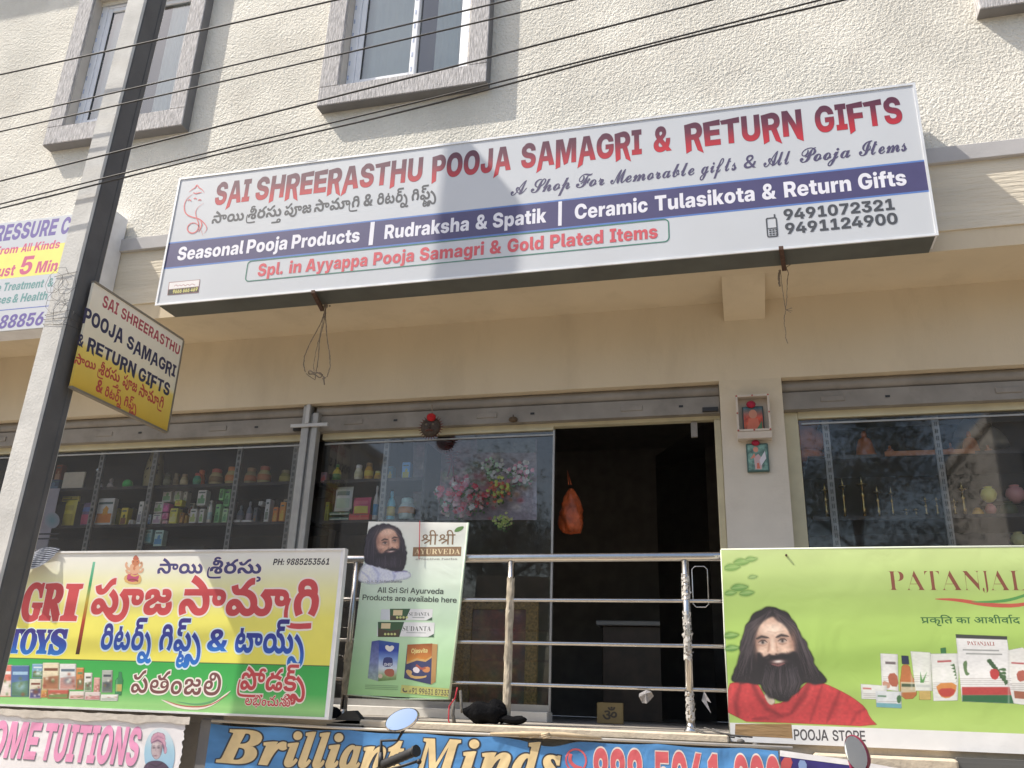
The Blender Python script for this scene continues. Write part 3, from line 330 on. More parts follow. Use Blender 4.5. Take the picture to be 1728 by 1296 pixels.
23,60,13,56,0,21,0,34,-14,1,-16,0,-19,-59,-20,-62,212,2,31,125,-5,-10,0,-15,28,0,27,-23,-52,-27,1,-18,0,-22,38,0,35,0,32,18,62,30,52,36,32,18,1,23,0,5,-33,7,33,45,3,-37,-151,-5,-22,-6,-24,0,-3,0,-8,3,1,3,0,14,16,15,26,6,13,8,-15,-20,-38,
-34,-42,17,58,15,13,0,32,66,14,51,14,50,0,17,0,12,-8,16,-6,1,-6,0,-18,-28,-19,-46,-15,-52,-10,-48,0,-17,0,-6,6,-12,192,2,49,179,97,-13,-22,-21,-18,-12,1,-1,0,-3,0,-3,3,-35,-64,-37,1,-15,0,-17,32,0,29,0,16,12,60,14,45,-6,-12,-10,-18,-5,-7,
-7,17,17,28,17,36,7,21,71,225,51,9,-87,-287,-5,-16,-12,-40,-11,-40,-8,-32,0,-7,0,-24,10,1,6,0,26,24,14,25,-8,24,0,41,0,26,13,54,19,38,8,1,20,0,0,-49,0,-32,-15,-64,-17,-27,10,0,17,18,10,19,12,126,83,15,34,5,19,4,18,0,17,0,24,-10,1,-4,0,-9,
-20,-6,-30,0,-15,0,-28,164,2,26,60,-5,-23,0,-30,50,0,37,0,26,19,58,32,52,35,30,15,1,15,0,20,-30,0,-23,0,-24,-22,-44,-39,-32,-24,-9,-7,-28,0,-17,0,-18,12,1,17,0,36,34,20,39,7,-15,-20,-40,-44,-40,10,62,103,13,2,25,30,16,42,0,21,0,26,-8,1,-5,
0,-17,-32,-17,-54,213,2,41,128,75,-14,-34,-23,-36,-21,-12,-10,1,-4,0,-2,1,-60,-209,-50,-9,75,259,-5,10,0,15,0,14,13,22,7,1,2,1,31,101,-7,-14,-15,-28,-9,-11,-6,17,12,20,15,28,7,17,8,16,20,52,14,41,28,84,41,78,21,1,30,0,0,-47,0,-36,-29,-82,
-50,-84,-34,-37,-52,-179,3,1,12,0,26,28,17,45,10,113,227,44,50,43,112,0,49,0,14,-7,10,-3,1,-11,0,-20,-59,-21,-62,211,3,31,187,75,-13,-26,-33,-36,-16,-11,-30,-112,-59,-124,-31,1,-19,0,-23,32,0,31,0,94,113,75,9,33,-19,-30,-19,1,-18,0,-22,40,
0,35,0,30,19,64,31,52,36,30,17,1,24,0,3,-33,9,31,49,9,-60,-217,11,10,21,26,12,23,16,54,15,10,0,21,34,21,56,8,33,14,50,0,19,0,20,-10,1,-5,0,-18,-32,-20,-52,-18,-54,-12,-46,0,-11,0,-14,10,2,-211,13,0,15,41,7,22,20,68,13,47,-38,-24,-44,-80,0,
-39,0,-32,227,1,53,204,75,-8,-18,-14,-24,-4,-7,-18,-28,-17,1,-12,0,-17,36,0,31,0,20,4,19,2,8,10,28,9,21,23,53,1,4,0,5,0,4,-2,1,-9,0,-20,-29,-9,-14,-24,-52,-11,-35,-29,-87,-51,-5,52,197,-6,-14,-14,-30,-7,-9,-7,17,13,24,23,48,21,60,11,41,38,
135,48,11,-82,-311,41,90,27,1,12,0,16,-34,0,-31,0,-24,-16,-48,-14,-31,-12,-30,0,-13,0,-8,2,1,4,0,21,32,17,35,138,2,12,110,291,-10,0,-11,18,0,17,0,20,15,24,11,1,8,0,11,-18,0,-15,0,-18,-14,-26,28,116,75,-13,-26,-20,-34,-6,-5,-13,-14,-13,1,
-30,0,0,55,0,16,14,62,15,51,-4,-8,-11,-24,-6,-7,-8,17,4,4,15,30,17,38,7,17,56,7,-41,-145,-16,-60,0,-7,0,-8,2,1,5,0,20,30,18,37,138,3,12,113,291,-9,0,-11,18,0,17,0,20,15,24,10,1,8,0,12,-18,0,-15,0,-18,-15,-26,27,110,75,-11,-22,-31,-38,-16,
-13,-70,-236,-57,1,-12,0,-13,28,0,23,0,30,26,66,46,66,32,27,47,169,-2,-6,-11,-20,-5,-7,-8,17,4,4,15,30,17,38,7,17,58,7,-64,-209,10,8,20,26,10,21,9,-76,-211,16,0,16,45,8,22,19,66,11,45,-79,-80,0,-69,0,-26,167,1,28,121,75,-20,-40,-27,-40,-18,
1,-14,0,-18,32,0,27,0,34,16,57,7,27,-12,-24,-6,-7,-8,13,15,28,25,52,10,35,60,197,49,11,-86,-311,-15,-52,-7,-27,-7,-26,0,-9,0,-16,5,1,4,0,21,30,19,37,320,1,75,-1,-5,16,46,24,68,7,23,16,46,0,7,0,6,-3,1,-1,0,-14,-24,-14,-27,-7,17,19,40,31,52,
15,1,16,0,0,-49,0,-14,-2,-23,41,90,25,1,9,0,12,-28,0,-25,0,-14,-3,-21,42,90,26,1,12,0,17,-32,0,-31,0,-30,-18,-62,-10,-21,-10,-22,0,-13,0,-8,3,1,2,0,22,32,17,35,9,-15,-13,-24,-18,-30,-5,-5,-6,-8,-13,-10,-6,1,-13,0,-16,36,0,31,0,18,5,28,13,
34,10,27,15,38,0,11,0,4,-2,1,-12,0,-23,-51,-12,-26,-32,-84,-20,-57,-60,-5,23,66,29,84,5,17,5,20,5,22,0,3,0,8,-3,1,-21,0,-74,-211,179,2,23,54,-5,-19,0,-25,46,0,37,0,28,19,60,30,52,36,30,17,1,20,0,21,-38,0,-33,0,-30,-14,-48,-14,-27,7,2,14,16,
8,15,7,-17,-13,-26,-29,-24,-14,1,-25,-38,20,63,21,9,0,12,21,-2,2,0,11,0,10,13,22,9,3,26,64,0,47,0,24,-10,1,-6,0,-14,-25,-6,-14,-16,-42,-13,-46,-8,-40,0,-11,0,-20,216,1,48,22,153,15,24,18,42,10,33,7,22,25,88,18,65,49,11,-62,-233,23,46,23,1,
11,0,16,-34,0,-23,0,-30,-15,-54,-12,-29,-13,-32,0,-13,0,-6,3,1,6,0,26,38,15,31,8,-15,-24,-46,-27,-34,-12,1,-14,0,-19,38,0,29,0,22,22,60,13,31,14,32,0,11,0,6,-4,1,-9,0,-25,-38,-27,-66,-12,-43,-79,-287,-49,-9,105,393,-4,-10,-8,-12,-5,-7,164,
1,51,141,75,-15,-30,-18,-30,-6,-5,-10,-12,-11,1,-19,0,-22,32,0,29,0,20,12,50,22,50,14,21,-8,-2,-9,1,-11,1,-6,-14,-16,-30,-8,-13,-8,17,6,10,15,28,5,11,6,50,2,7,4,8,3,1,5,0,1,-4,0,-9,0,-2,0,-6,0,-1,0,-12,16,-3,11,0,20,-8,12,-20,0,-17,0,-6,-8,
-32,-12,-36,-12,-32,-3,-7,-7,-18,0,-9,0,-12,6,1,3,0,21,30,18,37,140,1,55,123,85,-20,-40,-27,-38,-23,-12,-13,1,-19,0,-19,34,0,23,0,16,11,22,8,1,9,0,8,-20,0,-11,0,-12,-10,-18,-4,1,-2,0,-1,3,3,-12,7,1,14,0,10,45,5,22,5,56,0,35,0,8,0,14,-1,7,
-3,-4,-13,-24,-14,-26,-5,-9,-7,17,7,14,23,42,15,31,2,4,3,9,6,20,5,1,7,0,0,-11,0,-8,-3,-5,-4,-8,0,-9,0,-6,4,-9,18,-50,0,-43,0,-32,-9,-17,10,16,9,19,177,1,36,21,153,14,24,21,44,18,48,10,33,44,149,51,5,-30,-99,27,1,-4,-25,-32,1,-14,-50,-27,
-94,-12,-41,-14,-52,-11,-44,0,-9,0,-10,4,1,6,0,23,30,18,37,8,-15,-19,-38,-33,-40,-17,1,-14,0,-15,32,0,25,0,16,4,21,2,12,11,42,10,35,-14,-26,-8,-13,]
CONTOUR_NUMBERS = [66,53,204,3,-17,0,-32,18,-33,48,-19,45,-8,18,-11,20,-7,6,-4,1,-5,0,-8,-16,0,-13,0,-20,9,-42,9,-25,-61,-37,-8,28,-9,66,0,37,0,38,18,58,32,34,21,1,18,0,28,-22,26,-40,14,-31,11,-22,15,-28,14,-10,9,1,11,0,13,30,0,33,0,50,-16,90,-13,41,-6,33,
-22,52,-60,80,-31,25,27,105,30,-24,56,-74,49,-92,17,-55,6,-37,12,-44,12,-94,0,-43,0,-50,-19,-78,-39,-44,34,348,1,-18,0,-24,20,-15,36,-6,38,0,19,0,32,11,44,6,19,45,-5,-9,-18,-10,-32,0,-23,0,-20,11,-24,9,1,11,0,11,20,0,19,0,22,-17,20,-15,1,
-338,1,0,97,302,1,24,0,32,-6,23,-14,10,-15,11,-16,12,-48,0,-35,0,-54,-35,-68,16,0,203,0,56,26,96,51,58,38,1,38,0,51,-54,25,-96,0,-59,0,-60,-25,-90,-51,-52,-38,1,-39,0,-51,52,-25,90,15,0,103,0,-44,27,-58,26,1,19,0,23,26,13,44,0,31,0,30,-12,
48,-24,26,-17,1,-19,0,-24,-26,-12,-48,23,92,1,-31,0,-42,56,-19,43,33,75,9,-18,17,-32,20,-18,12,1,14,0,14,30,0,31,0,34,-16,56,-26,44,-16,21,34,95,24,-26,38,-70,22,-90,0,-53,0,-78,-44,-94,94,162,1,-27,0,-34,30,-15,52,0,31,0,26,11,42,20,36,14,
17,3,2,-1,12,3,5,22,32,22,58,0,39,0,26,-12,42,-25,22,-18,3,-4,0,-9,2,-5,1,-12,0,-10,-16,0,-15,0,-14,8,-14,8,1,9,0,9,16,0,15,0,22,-12,30,-6,11,46,17,7,-20,8,-36,0,-23,0,-54,-31,-56,-30,1,-18,0,-28,24,-17,52,0,37,0,32,17,56,35,32,28,1,31,0,
46,-32,28,-52,14,-66,0,-35,0,-52,-27,-72,-20,-31,-9,-9,-13,-16,-17,-28,-8,-24,0,-13,0,-14,8,-22,10,1,9,0,9,20,0,17,0,26,-23,38,-37,22,-21,1,-22,0,-15,-28,0,-19,0,-12,3,-20,2,-7,-54,-31,-5,18,-7,44,0,25,0,34,18,56,42,32,35,1,25,0,47,-20,19,
-21,27,-26,24,-74,0,-45,0,-54,-39,-60,22,67,187,26,0,32,-44,8,-37,-44,-21,-2,8,-7,14,-8,6,-6,1,-9,0,-10,-18,0,-13,0,-14,9,-24,7,-7,-42,-31,-8,14,-13,44,0,31,0,26,14,44,30,28,44,47,453,-4,-31,-5,-31,-4,-29,-2,-27,-1,-27,-1,-29,1,-29,2,-33,2,
-35,4,-27,4,-23,6,-15,7,-11,12,-7,19,-7,25,-3,29,1,30,1,32,5,33,5,34,7,2,-75,-34,-3,-33,-1,-33,-3,-32,1,-30,5,-27,5,-24,11,-20,19,-14,25,-10,31,-7,35,-4,39,-2,39,-1,39,-1,35,1,35,2,33,3,35,5,33,5,33,5,33,15,0,107,0,-46,26,-60,27,1,18,0,24,
26,12,46,0,31,0,32,-11,48,-24,30,-18,1,-18,0,-24,-30,-12,-48,26,76,1,-20,0,-30,26,-20,58,-6,51,58,31,4,-40,10,-36,9,1,6,0,12,16,9,25,18,45,14,36,25,40,30,20,21,1,3,-97,-13,0,-19,-14,-16,-26,-9,-21,-12,-31,-8,-20,-21,-34,-27,-22,46,205,3,
-18,0,-31,18,-33,48,-20,45,-8,18,-10,20,-7,6,-4,1,-5,0,-8,-16,0,-13,0,-20,9,-42,9,-25,-62,-37,-7,28,-10,66,0,37,0,38,18,58,32,34,21,1,18,0,29,-22,25,-40,14,-31,12,-22,15,-28,14,-10,9,1,10,0,14,28,0,31,0,36,-16,54,-26,46,-16,21,34,95,24,-26,
38,-70,22,-90,0,-53,0,-50,-19,-78,-39,-44,36,196,213,29,0,32,-54,0,-45,0,-30,-10,-40,-9,-13,-8,-12,-20,-12,-28,-4,-21,1,-161,1,0,85,162,1,6,-5,20,1,14,0,14,16,0,19,0,14,-11,16,-11,1,-10,0,-10,-20,0,-17,0,-20,10,-28,9,-15,-43,-7,-6,16,-9,38,
0,27,0,16,6,36,14,30,23,18,54,209,5,-7,0,-13,0,-5,3,-20,8,-34,54,-23,53,-12,26,-13,20,-7,1,-7,0,-11,-18,0,-19,0,-22,12,-18,8,1,10,0,19,32,4,39,36,-73,-8,-22,-18,-40,-27,-22,-23,1,-24,0,-31,36,-15,58,0,33,0,40,19,60,33,32,22,1,16,0,26,-18,
26,-38,15,-33,12,-26,17,-28,13,-10,9,1,10,0,14,30,0,31,0,34,-16,56,-26,44,-15,21,33,95,24,-26,38,-70,23,-90,0,-55,0,-76,-42,-90,30,151,1,-26,0,-48,32,-49,70,-28,57,63,39,12,-30,20,-42,28,-22,20,1,16,0,29,26,18,60,0,51,0,46,-18,74,-29,58,
-16,21,33,95,6,-6,11,-16,6,-7,7,-23,18,-28,28,-68,15,-86,0,-53,0,-76,-29,-108,-52,-56,34,173,1,-19,0,-24,20,-14,36,-6,38,0,19,0,32,10,44,6,19,46,-5,-9,-18,-11,-32,0,-23,0,-20,12,-24,9,1,11,0,11,20,0,19,0,22,-18,20,-15,1,-162,1,2,97,124,1,
24,0,33,-6,23,-14,10,-15,10,-16,12,-48,0,-35,0,-54,-34,-68,74,224,1,-19,0,-27,16,-20,36,-10,31,12,1,-11,-32,-24,-36,-29,-14,-20,1,-25,0,-33,32,-15,52,0,31,0,32,12,44,29,40,24,21,14,10,16,22,0,17,0,8,-4,14,-8,8,-6,1,-12,0,-8,-18,0,-11,0,-10,
2,-16,1,-3,-53,-29,-4,14,-6,40,0,19,0,28,18,44,36,30,27,1,28,0,33,-30,14,-50,0,-27,0,-28,-10,-44,-28,-40,-27,-19,-15,-14,-12,-16,0,-13,0,-10,10,-16,12,1,15,0,17,24,8,32,1,17,55,1,3,-42,18,-28,13,1,13,0,12,24,0,19,0,12,-3,20,-2,9,53,31,6,
-16,7,-44,0,-29,0,-36,-16,-56,-35,-34,29,164,111,0,-46,-36,-64,-37,1,-23,0,-36,26,-24,40,-8,25,14,81,13,-36,34,-48,25,1,8,0,10,6,5,10,0,7,0,12,-10,10,-10,1,-5,0,-11,-4,-4,1,-6,81,7,4,19,6,11,1,19,0,29,-22,16,-48,55,207,1,-19,0,-30,22,-31,
52,-20,47,-12,26,-13,20,-8,1,-6,0,-12,-18,0,-19,0,-22,12,-18,9,1,9,0,19,32,4,39,36,-73,-8,-22,-18,-40,-27,-22,-22,1,-25,0,-31,36,-14,60,0,33,0,38,19,60,33,32,21,1,17,0,26,-18,25,-38,15,-33,13,-26,16,-28,13,-10,8,1,12,0,14,28,0,35,0,28,-13,
56,-26,46,-39,28,-27,1,-25,1,74,89,37,-14,52,-68,27,-96,0,-59,0,-52,-19,-78,-38,-44,27,92,1,-31,0,-43,56,-18,43,33,75,8,-18,18,-32,20,-18,12,1,13,0,14,30,0,31,0,34,-15,54,-27,46,-15,21,33,95,7,-8,13,-18,6,-7,3,-19,17,-22,24,-54,15,-66,0,
-43,0,-78,-44,-94,34,171,1,-18,0,-24,20,-14,36,-7,38,0,19,0,32,11,44,6,19,46,-5,-9,-18,-11,-32,0,-23,0,-20,11,-24,10,1,11,0,10,20,0,19,0,22,-17,20,-15,1,-161,1,1,97,124,1,24,0,32,-6,24,-14,9,-15,11,-16,12,-48,0,-35,0,-54,-35,-68,29,81,253,
34,0,44,-56,22,-90,0,-53,0,-12,-2,-30,-2,-9,-49,43,0,2,0,12,0,3,0,22,-8,44,-20,32,-18,1,-14,0,-14,-24,0,-21,0,-16,7,-20,7,-7,-52,-31,-9,18,-7,46,0,25,0,32,16,60,36,38,32,114,411,34,0,50,-48,27,-90,0,-63,0,-48,-9,-76,-14,-58,-6,-25,-58,47,7,
18,12,44,7,56,0,33,0,32,-10,54,-22,32,-20,1,-15,0,-23,-30,-12,-52,0,-31,0,-48,14,-76,12,-29,-58,-45,-12,44,-18,100,0,57,0,56,26,96,51,58,44,47,453,-5,-31,-4,-31,-4,-29,-2,-27,-1,-27,-1,-29,1,-29,1,-33,3,-35,4,-27,4,-23,6,-15,7,-11,12,-7,18,
-7,23,-3,27,1,29,1,30,5,32,5,32,7,2,-75,-32,-3,-32,-1,-31,-3,-30,1,-29,5,-26,5,-23,11,-19,19,-14,25,-10,31,-7,35,-4,39,-2,39,-2,39,0,35,1,35,2,33,3,35,5,33,5,33,6,33,76,228,1,-16,0,-26,16,-20,36,-10,31,12,1,-12,-32,-23,-36,-29,-14,-20,1,
-23,0,-33,32,-19,54,-9,72,0,39,0,50,14,80,26,56,35,30,22,1,23,0,30,-34,15,-52,0,-31,0,-40,-16,-54,-32,-26,-24,1,-15,0,-25,18,-18,26,-6,11,14,81,5,-14,13,-24,17,-14,9,1,12,0,15,18,0,21,0,12,-10,22,-8,1,-10,0,-17,-20,-11,-54,0,-49,0,-9,0,-32,
8,-40,16,-20,12,1,15,0,17,24,7,32,1,17,56,1,2,-28,10,-30,15,-12,8,1,16,0,13,34,0,27,0,34,-16,56,-26,44,-16,21,34,95,24,-26,38,-70,22,-90,0,-53,0,-52,-19,-78,-39,-42,4,56,117,-3,-115,-50,1,-3,117,50,3,113,0,26,12,44,13,17,0,-15,-13,20,-15,
48,0,29,0,26,10,38,9,13,7,12,18,12,27,8,20,1,116,1,0,-91,-123,1,-9,0,-10,-2,-3,-3,-4,-2,-3,-12,0,-7,0,-8,3,-12,3,-3,4,-4,9,0,9,1,57,1,0,-91,-57,1,-9,0,-9,-4,-2,-3,-6,-6,0,-13,0,-6,3,-10,2,-3,3,-4,8,-2,6,1,14,1,0,-91,-20,1,-20,0,-31,22,-19,
50,55,219,1,-12,0,-24,12,-25,34,-15,35,-16,36,-22,36,-17,14,-10,1,-10,0,-12,-20,0,-15,0,-20,17,-20,14,1,26,0,36,48,20,86,0,61,0,60,-19,108,-43,94,-34,41,33,95,61,-72,59,-198,0,-121,0,-68,-23,-112,-21,-33,-18,-36,-49,-38,-30,1,-29,0,-38,32,
-18,58,0,41,0,32,15,58,32,34,25,1,17,0,30,-18,32,-46,21,-43,11,-20,15,-24,12,-8,7,1,8,0,12,14,7,15,32,-67,-12,-24,-26,-30,53,207,1,-19,0,-30,22,-31,52,-20,47,-12,26,-13,20,-8,1,-6,0,-12,-18,0,-19,0,-22,12,-18,8,1,10,0,19,32,4,39,36,-73,-8,
-22,-18,-40,-27,-22,-22,1,-25,0,-31,36,-14,58,0,33,0,40,19,60,33,32,21,1,17,0,26,-18,25,-38,15,-33,13,-26,16,-28,13,-10,9,1,11,0,13,30,0,31,0,34,-15,56,-26,44,-16,21,34,95,24,-26,38,-70,22,-90,0,-53,0,-50,-19,-78,-38,-44,4,0,1,3,115,50,1,3,
-113,64,166,1,-18,0,-24,24,-10,27,9,1,-9,-20,-18,-22,-19,-8,-14,1,-24,0,-28,40,-11,62,0,33,0,46,19,66,33,34,20,1,26,0,26,-48,0,-33,0,-42,-27,-42,-26,1,-14,0,-23,22,-8,17,11,57,5,-14,15,-20,10,1,8,0,9,10,0,15,0,8,-5,14,-7,1,-10,0,-17,-36,0,
-43,0,-9,0,-18,5,-26,12,-12,8,1,15,0,11,28,1,15,41,1,2,-26,14,-16,8,1,10,0,8,24,0,15,0,30,-23,44,-16,19,28,77,17,-18,27,-48,15,-60,0,-37,0,-52,-31,-64,47,181,11,-15,0,-25,14,-26,38,-17,35,-12,28,-14,18,-6,1,-5,0,-6,-14,0,-13,0,-16,8,-36,7,
-23,-52,-37,-8,32,-10,56,0,35,0,50,34,60,28,1,16,0,24,-18,22,-34,11,-23,11,-22,14,-22,11,-10,7,1,9,0,13,20,7,46,0,39,0,66,-22,116,-37,100,-48,78,-26,31,33,95,29,-34,56,-96,45,-124,27,-146,0,-83,0,-62,-20,-88,-36,-46,76,228,1,-16,0,-26,16,
-20,36,-10,31,12,1,-11,-32,-24,-36,-29,-14,-20,1,-23,0,-33,32,-19,54,-9,72,0,39,0,50,14,80,26,56,35,30,22,1,23,0,31,-34,15,-52,0,-31,0,-40,-17,-54,-32,-26,-24,1,-15,0,-24,18,-19,26,-6,11,14,81,5,-14,14,-24,16,-14,10,1,11,0,15,18,0,21,0,12,
-9,22,-9,1,-10,0,-17,-20,-11,-54,0,-49,0,-9,0,-32,7,-40,17,-20,12,1,15,0,17,24,7,32,2,17,55,1,2,-28,10,-30,15,-12,9,1,16,0,12,34,0,27,0,36,-16,58,-27,50,-17,21,32,71,25,-26,41,-64,22,-82,0,-53,0,-52,-19,-78,-38,-42,34,220,1,-18,0,-24,20,
-15,36,-6,38,0,19,0,32,11,44,6,19,45,-5,-9,-18,-10,-32,0,-23,0,-20,11,-24,9,1,11,0,11,20,0,19,0,22,-17,20,-16,1,-209,1,0,97,174,1,24,0,32,-6,23,-14,10,-15,10,-16,13,-48,0,-35,0,-54,-35,-68,24,92,1,-31,0,-42,56,-19,43,33,75,9,-18,17,-32,20,
-18,12,1,14,0,14,30,0,31,0,38,-18,62,-27,50,-16,21,36,79,9,1,22,-30,34,-68,20,-88,0,-53,0,-78,-44,-94,50,3,113,0,26,11,44,14,17,-1,-15,-13,20,-14,48,0,29,0,26,10,38,8,13,7,12,18,12,27,8,20,1,116,1,0,-91,-123,1,-9,0,-10,-2,-3,-3,-3,-2,-4,
-12,0,-7,0,-8,3,-12,3,-3,4,-4,9,0,10,1,56,1,0,-91,-57,1,-8,0,-9,-4,-3,-3,-6,-6,0,-13,0,-6,3,-10,2,-3,3,-4,8,-2,6,1,8,1,6,-91,-19,1,-20,0,-31,22,-19,50,90,162,1,-57,0,-71,52,-34,94,0,61,0,48,22,72,39,40,26,1,23,0,30,-32,15,-54,0,-31,0,-58,
-36,-56,-32,1,-15,0,-26,20,-21,28,-7,15,14,67,8,-20,23,-32,14,1,12,0,14,18,0,21,0,14,-9,20,-10,1,-8,0,-15,-16,-9,-36,0,-25,0,-5,0,-22,12,-36,25,-26,42,-14,31,1,32,0,46,10,29,26,14,40,0,31,0,5,0,32,-20,40,-16,1,-8,0,-14,-16,0,-19,0,-20,14,
-16,8,1,10,0,13,16,10,30,3,21,25,-53,-8,-24,-19,-42,-26,-22,-19,1,-16,0,-28,20,-17,44,0,39,0,50,36,54,31,1,7,0,14,-2,12,-4,4,-1,-47,-1,-5,4,-13,4,-14,4,-6,1,20,69,23,-2,43,-28,35,-50,20,-76,0,-49,0,-50,-19,-74,-41,-52,-66,-28,16,0,177,0,52,
25,80,44,46,32,1,31,0,44,-46,23,-80,0,-51,0,-50,-24,-80,-44,-46,-31,1,-32,0,-44,46,-24,80,14,0,85,0,-36,20,-48,21,1,14,0,18,22,9,38,0,25,0,34,-21,48,-20,1,-13,0,-18,-22,-10,-36,92,142,1,-48,0,-64,58,-30,96,0,61,0,54,23,78,41,42,26,1,26,0,
30,-36,14,-54,0,-27,0,-38,-16,-54,-32,-28,-22,1,-16,0,-26,20,-18,24,-6,13,10,79,4,-14,13,-24,17,-14,10,1,12,0,14,18,0,21,0,14,-9,20,-9,1,-13,0,-18,-44,0,-29,0,-29,0,-20,15,-46,39,-30,35,1,17,0,31,14,26,36,14,64,0,49,0,46,-10,80,-25,66,-20,
23,-5,6,-9,2,-5,3,-4,0,-6,4,-8,1,-11,0,-11,-16,0,-15,0,-14,9,-14,8,1,8,0,10,16,0,13,0,22,-13,30,-6,11,46,19,6,-18,9,-40,0,-25,0,-50,-32,-54,-30,1,-18,0,-28,28,-16,50,0,33,0,32,17,54,34,32,26,1,30,0,47,-36,34,-60,22,-80,11,-90,0,-45,0,-68,
-18,-100,-38,-68,-56,-34,64,363,1,-18,0,-24,22,-15,34,-6,40,0,17,0,32,11,46,6,17,46,-5,-10,-18,-10,-32,0,-23,0,-20,11,-24,10,1,11,0,10,22,0,19,0,20,-17,20,-15,1,-163,1,-13,0,-14,-24,-2,-29,-52,1,-4,26,-14,28,-15,1,-2,1,-9,0,-12,-20,0,-19,0,
-8,4,-18,1,-5,-49,-25,-4,14,-5,40,0,21,0,34,17,54,31,32,23,1,2,1,17,0,27,-20,16,-34,4,-21,-6,1,5,22,15,34,28,20,21,1,128,1,28,0,36,-14,14,-19,11,-16,12,-48,0,-35,0,-56,-35,-68,60,207,1,-19,0,-30,22,-31,52,-20,47,-12,26,-13,20,-8,1,-7,0,-11,
-18,0,-19,0,-22,13,-18,8,1,9,0,19,32,4,39,36,-73,-8,-22,-18,-40,-27,-22,-22,1,-25,0,-31,36,-14,58,0,33,0,40,19,60,33,32,21,1,17,0,26,-18,25,-38,16,-33,12,-26,16,-28,14,-10,8,1,11,0,13,30,0,35,0,64,-26,114,-22,49,-10,33,-12,22,-30,42,-33,34,
-15,11,28,105,36,-32,70,-94,26,-61,6,-35,20,-52,23,-122,0,-67,0,-52,-19,-76,-38,-44,44,47,453,-5,-31,-5,-31,-3,-29,-3,-27,-1,-27,0,-29,1,-29,1,-33,3,-35,3,-27,5,-23,5,-13,9,-9,22,-11,38,-7,50,-3,57,1,60,1,62,5,64,5,65,7,1,-75,-65,-3,-64,-1,
-63,-3,-60,1,-58,5,-52,5,-41,11,-28,17,-19,25,-12,33,-7,35,-4,39,-2,39,-1,39,0,35,1,35,2,33,3,35,4,33,5,33,6,33,70,228,1,-24,0,-33,18,-23,32,-8,21,5,-1,-9,-26,-22,-30,-24,-12,-16,1,-34,0,-40,90,0,85,0,76,38,106,71,56,48,1,24,0,41,-12,38,
-22,22,-15,-26,-93,-22,18,-32,20,-30,10,-18,1,-33,0,-41,-38,-19,-60,0,-37,0,-42,13,-34,12,1,13,0,15,36,2,33,52,1,1,-30,17,-38,20,-3,6,-2,14,-2,8,1,12,0,12,14,0,21,0,12,-9,16,-7,1,-8,0,-10,-16,0,-17,0,-14,7,-24,7,-11,-41,-21,-7,18,-6,50,0,
19,0,48,30,62,29,1,19,0,28,-32,16,-52,0,-33,0,-22,-8,-46,-17,-38,-31,-24,55,120,1,-32,0,-47,20,-31,50,-10,49,56,33,6,-18,14,-22,24,-12,19,1,17,0,20,8,8,14,0,11,0,10,-4,12,-12,6,-10,3,-32,5,-29,4,-43,20,-12,23,-7,12,-9,38,0,27,0,36,24,56,47,
34,36,1,25,0,42,-16,32,-46,10,-47,-57,-27,-5,16,-13,20,-20,8,-18,1,-17,0,-16,-8,-6,-12,0,-9,0,-12,13,-14,17,-1,43,-3,25,-2,32,-20,10,-15,11,-16,8,-42,0,-25,0,-48,-28,-60,-50,-26,54,145,1,-48,0,-64,60,-33,104,0,67,0,54,23,82,41,46,26,1,26,0,
31,-36,14,-56,0,-27,0,-38,-17,-52,-31,-28,-23,1,-16,0,-25,18,-18,26,-7,11,10,81,5,-14,13,-24,17,-14,10,1,11,0,14,18,0,21,0,12,-8,22,-9,1,-13,0,-18,-46,0,-31,0,-31,0,-16,8,-40,20,-36,35,-22,27,1,36,0,46,48,0,55,0,36,-22,48,-23,27,33,97,33,
-32,39,-102,0,-71,0,-58,-30,-94,-64,-54,112,222,1,-17,0,-26,16,-21,36,-10,31,12,1,-11,-32,-24,-36,-29,-14,-20,1,-25,0,-33,32,-15,52,0,31,0,32,12,44,29,40,24,21,14,10,15,22,0,17,0,8,-3,14,-8,8,-6,1,-12,0,-8,-18,0,-11,0,-10,2,-16,1,-3,-53,
-29,-4,14,-6,40,0,19,0,28,18,44,36,30,27,1,27,0,34,-32,14,-50,0,-25,0,-28,-10,-44,-28,-40,-27,-19,-15,-14,-12,-16,0,-13,0,-10,10,-16,12,1,15,0,17,24,8,32,1,17,55,1,2,-28,10,-30,16,-12,10,1,13,0,18,22,9,52,0,39,0,46,-11,84,-21,68,-30,52,-19,
15,-4,4,-10,4,-5,3,-4,2,-8,2,-6,1,-11,0,-11,-16,0,-15,0,-14,9,-14,8,1,8,0,10,16,0,13,0,22,-13,30,-6,11,47,19,6,-18,9,-40,0,-25,0,-52,-32,-52,-30,1,-19,0,-28,28,-16,50,0,33,0,32,17,54,35,32,26,1,41,0,63,-60,43,-104,22,-130,0,-69,0,-70,-23,
-98,-44,-50,53,234,1,-17,0,-27,18,-20,36,-10,29,12,1,-10,-32,-24,-36,-28,-14,-17,1,-22,0,-33,28,-18,52,0,37,0,26,14,56,17,17,0,-21,-51,1,0,101,114,1,0,-89,-18,-6,-16,-30,0,-21,0,-18,13,-22,11,1,16,0,17,40,2,31,55,1,2,-28,11,-30,15,-12,8,1,
10,0,13,14,5,28,0,21,0,32,-13,54,-25,42,-35,26,-20,7,41,85,34,-12,51,-68,28,-100,0,-57,0,-52,-19,-76,-38,-44,48,204,3,-17,0,-32,18,-33,48,-19,45,-9,18,-10,20,-7,6,-4,1,-5,0,-8,-16,0,-13,0,-20,9,-42,9,-25,-61,-37,-7,28,-10,66,0,37,0,38,18,
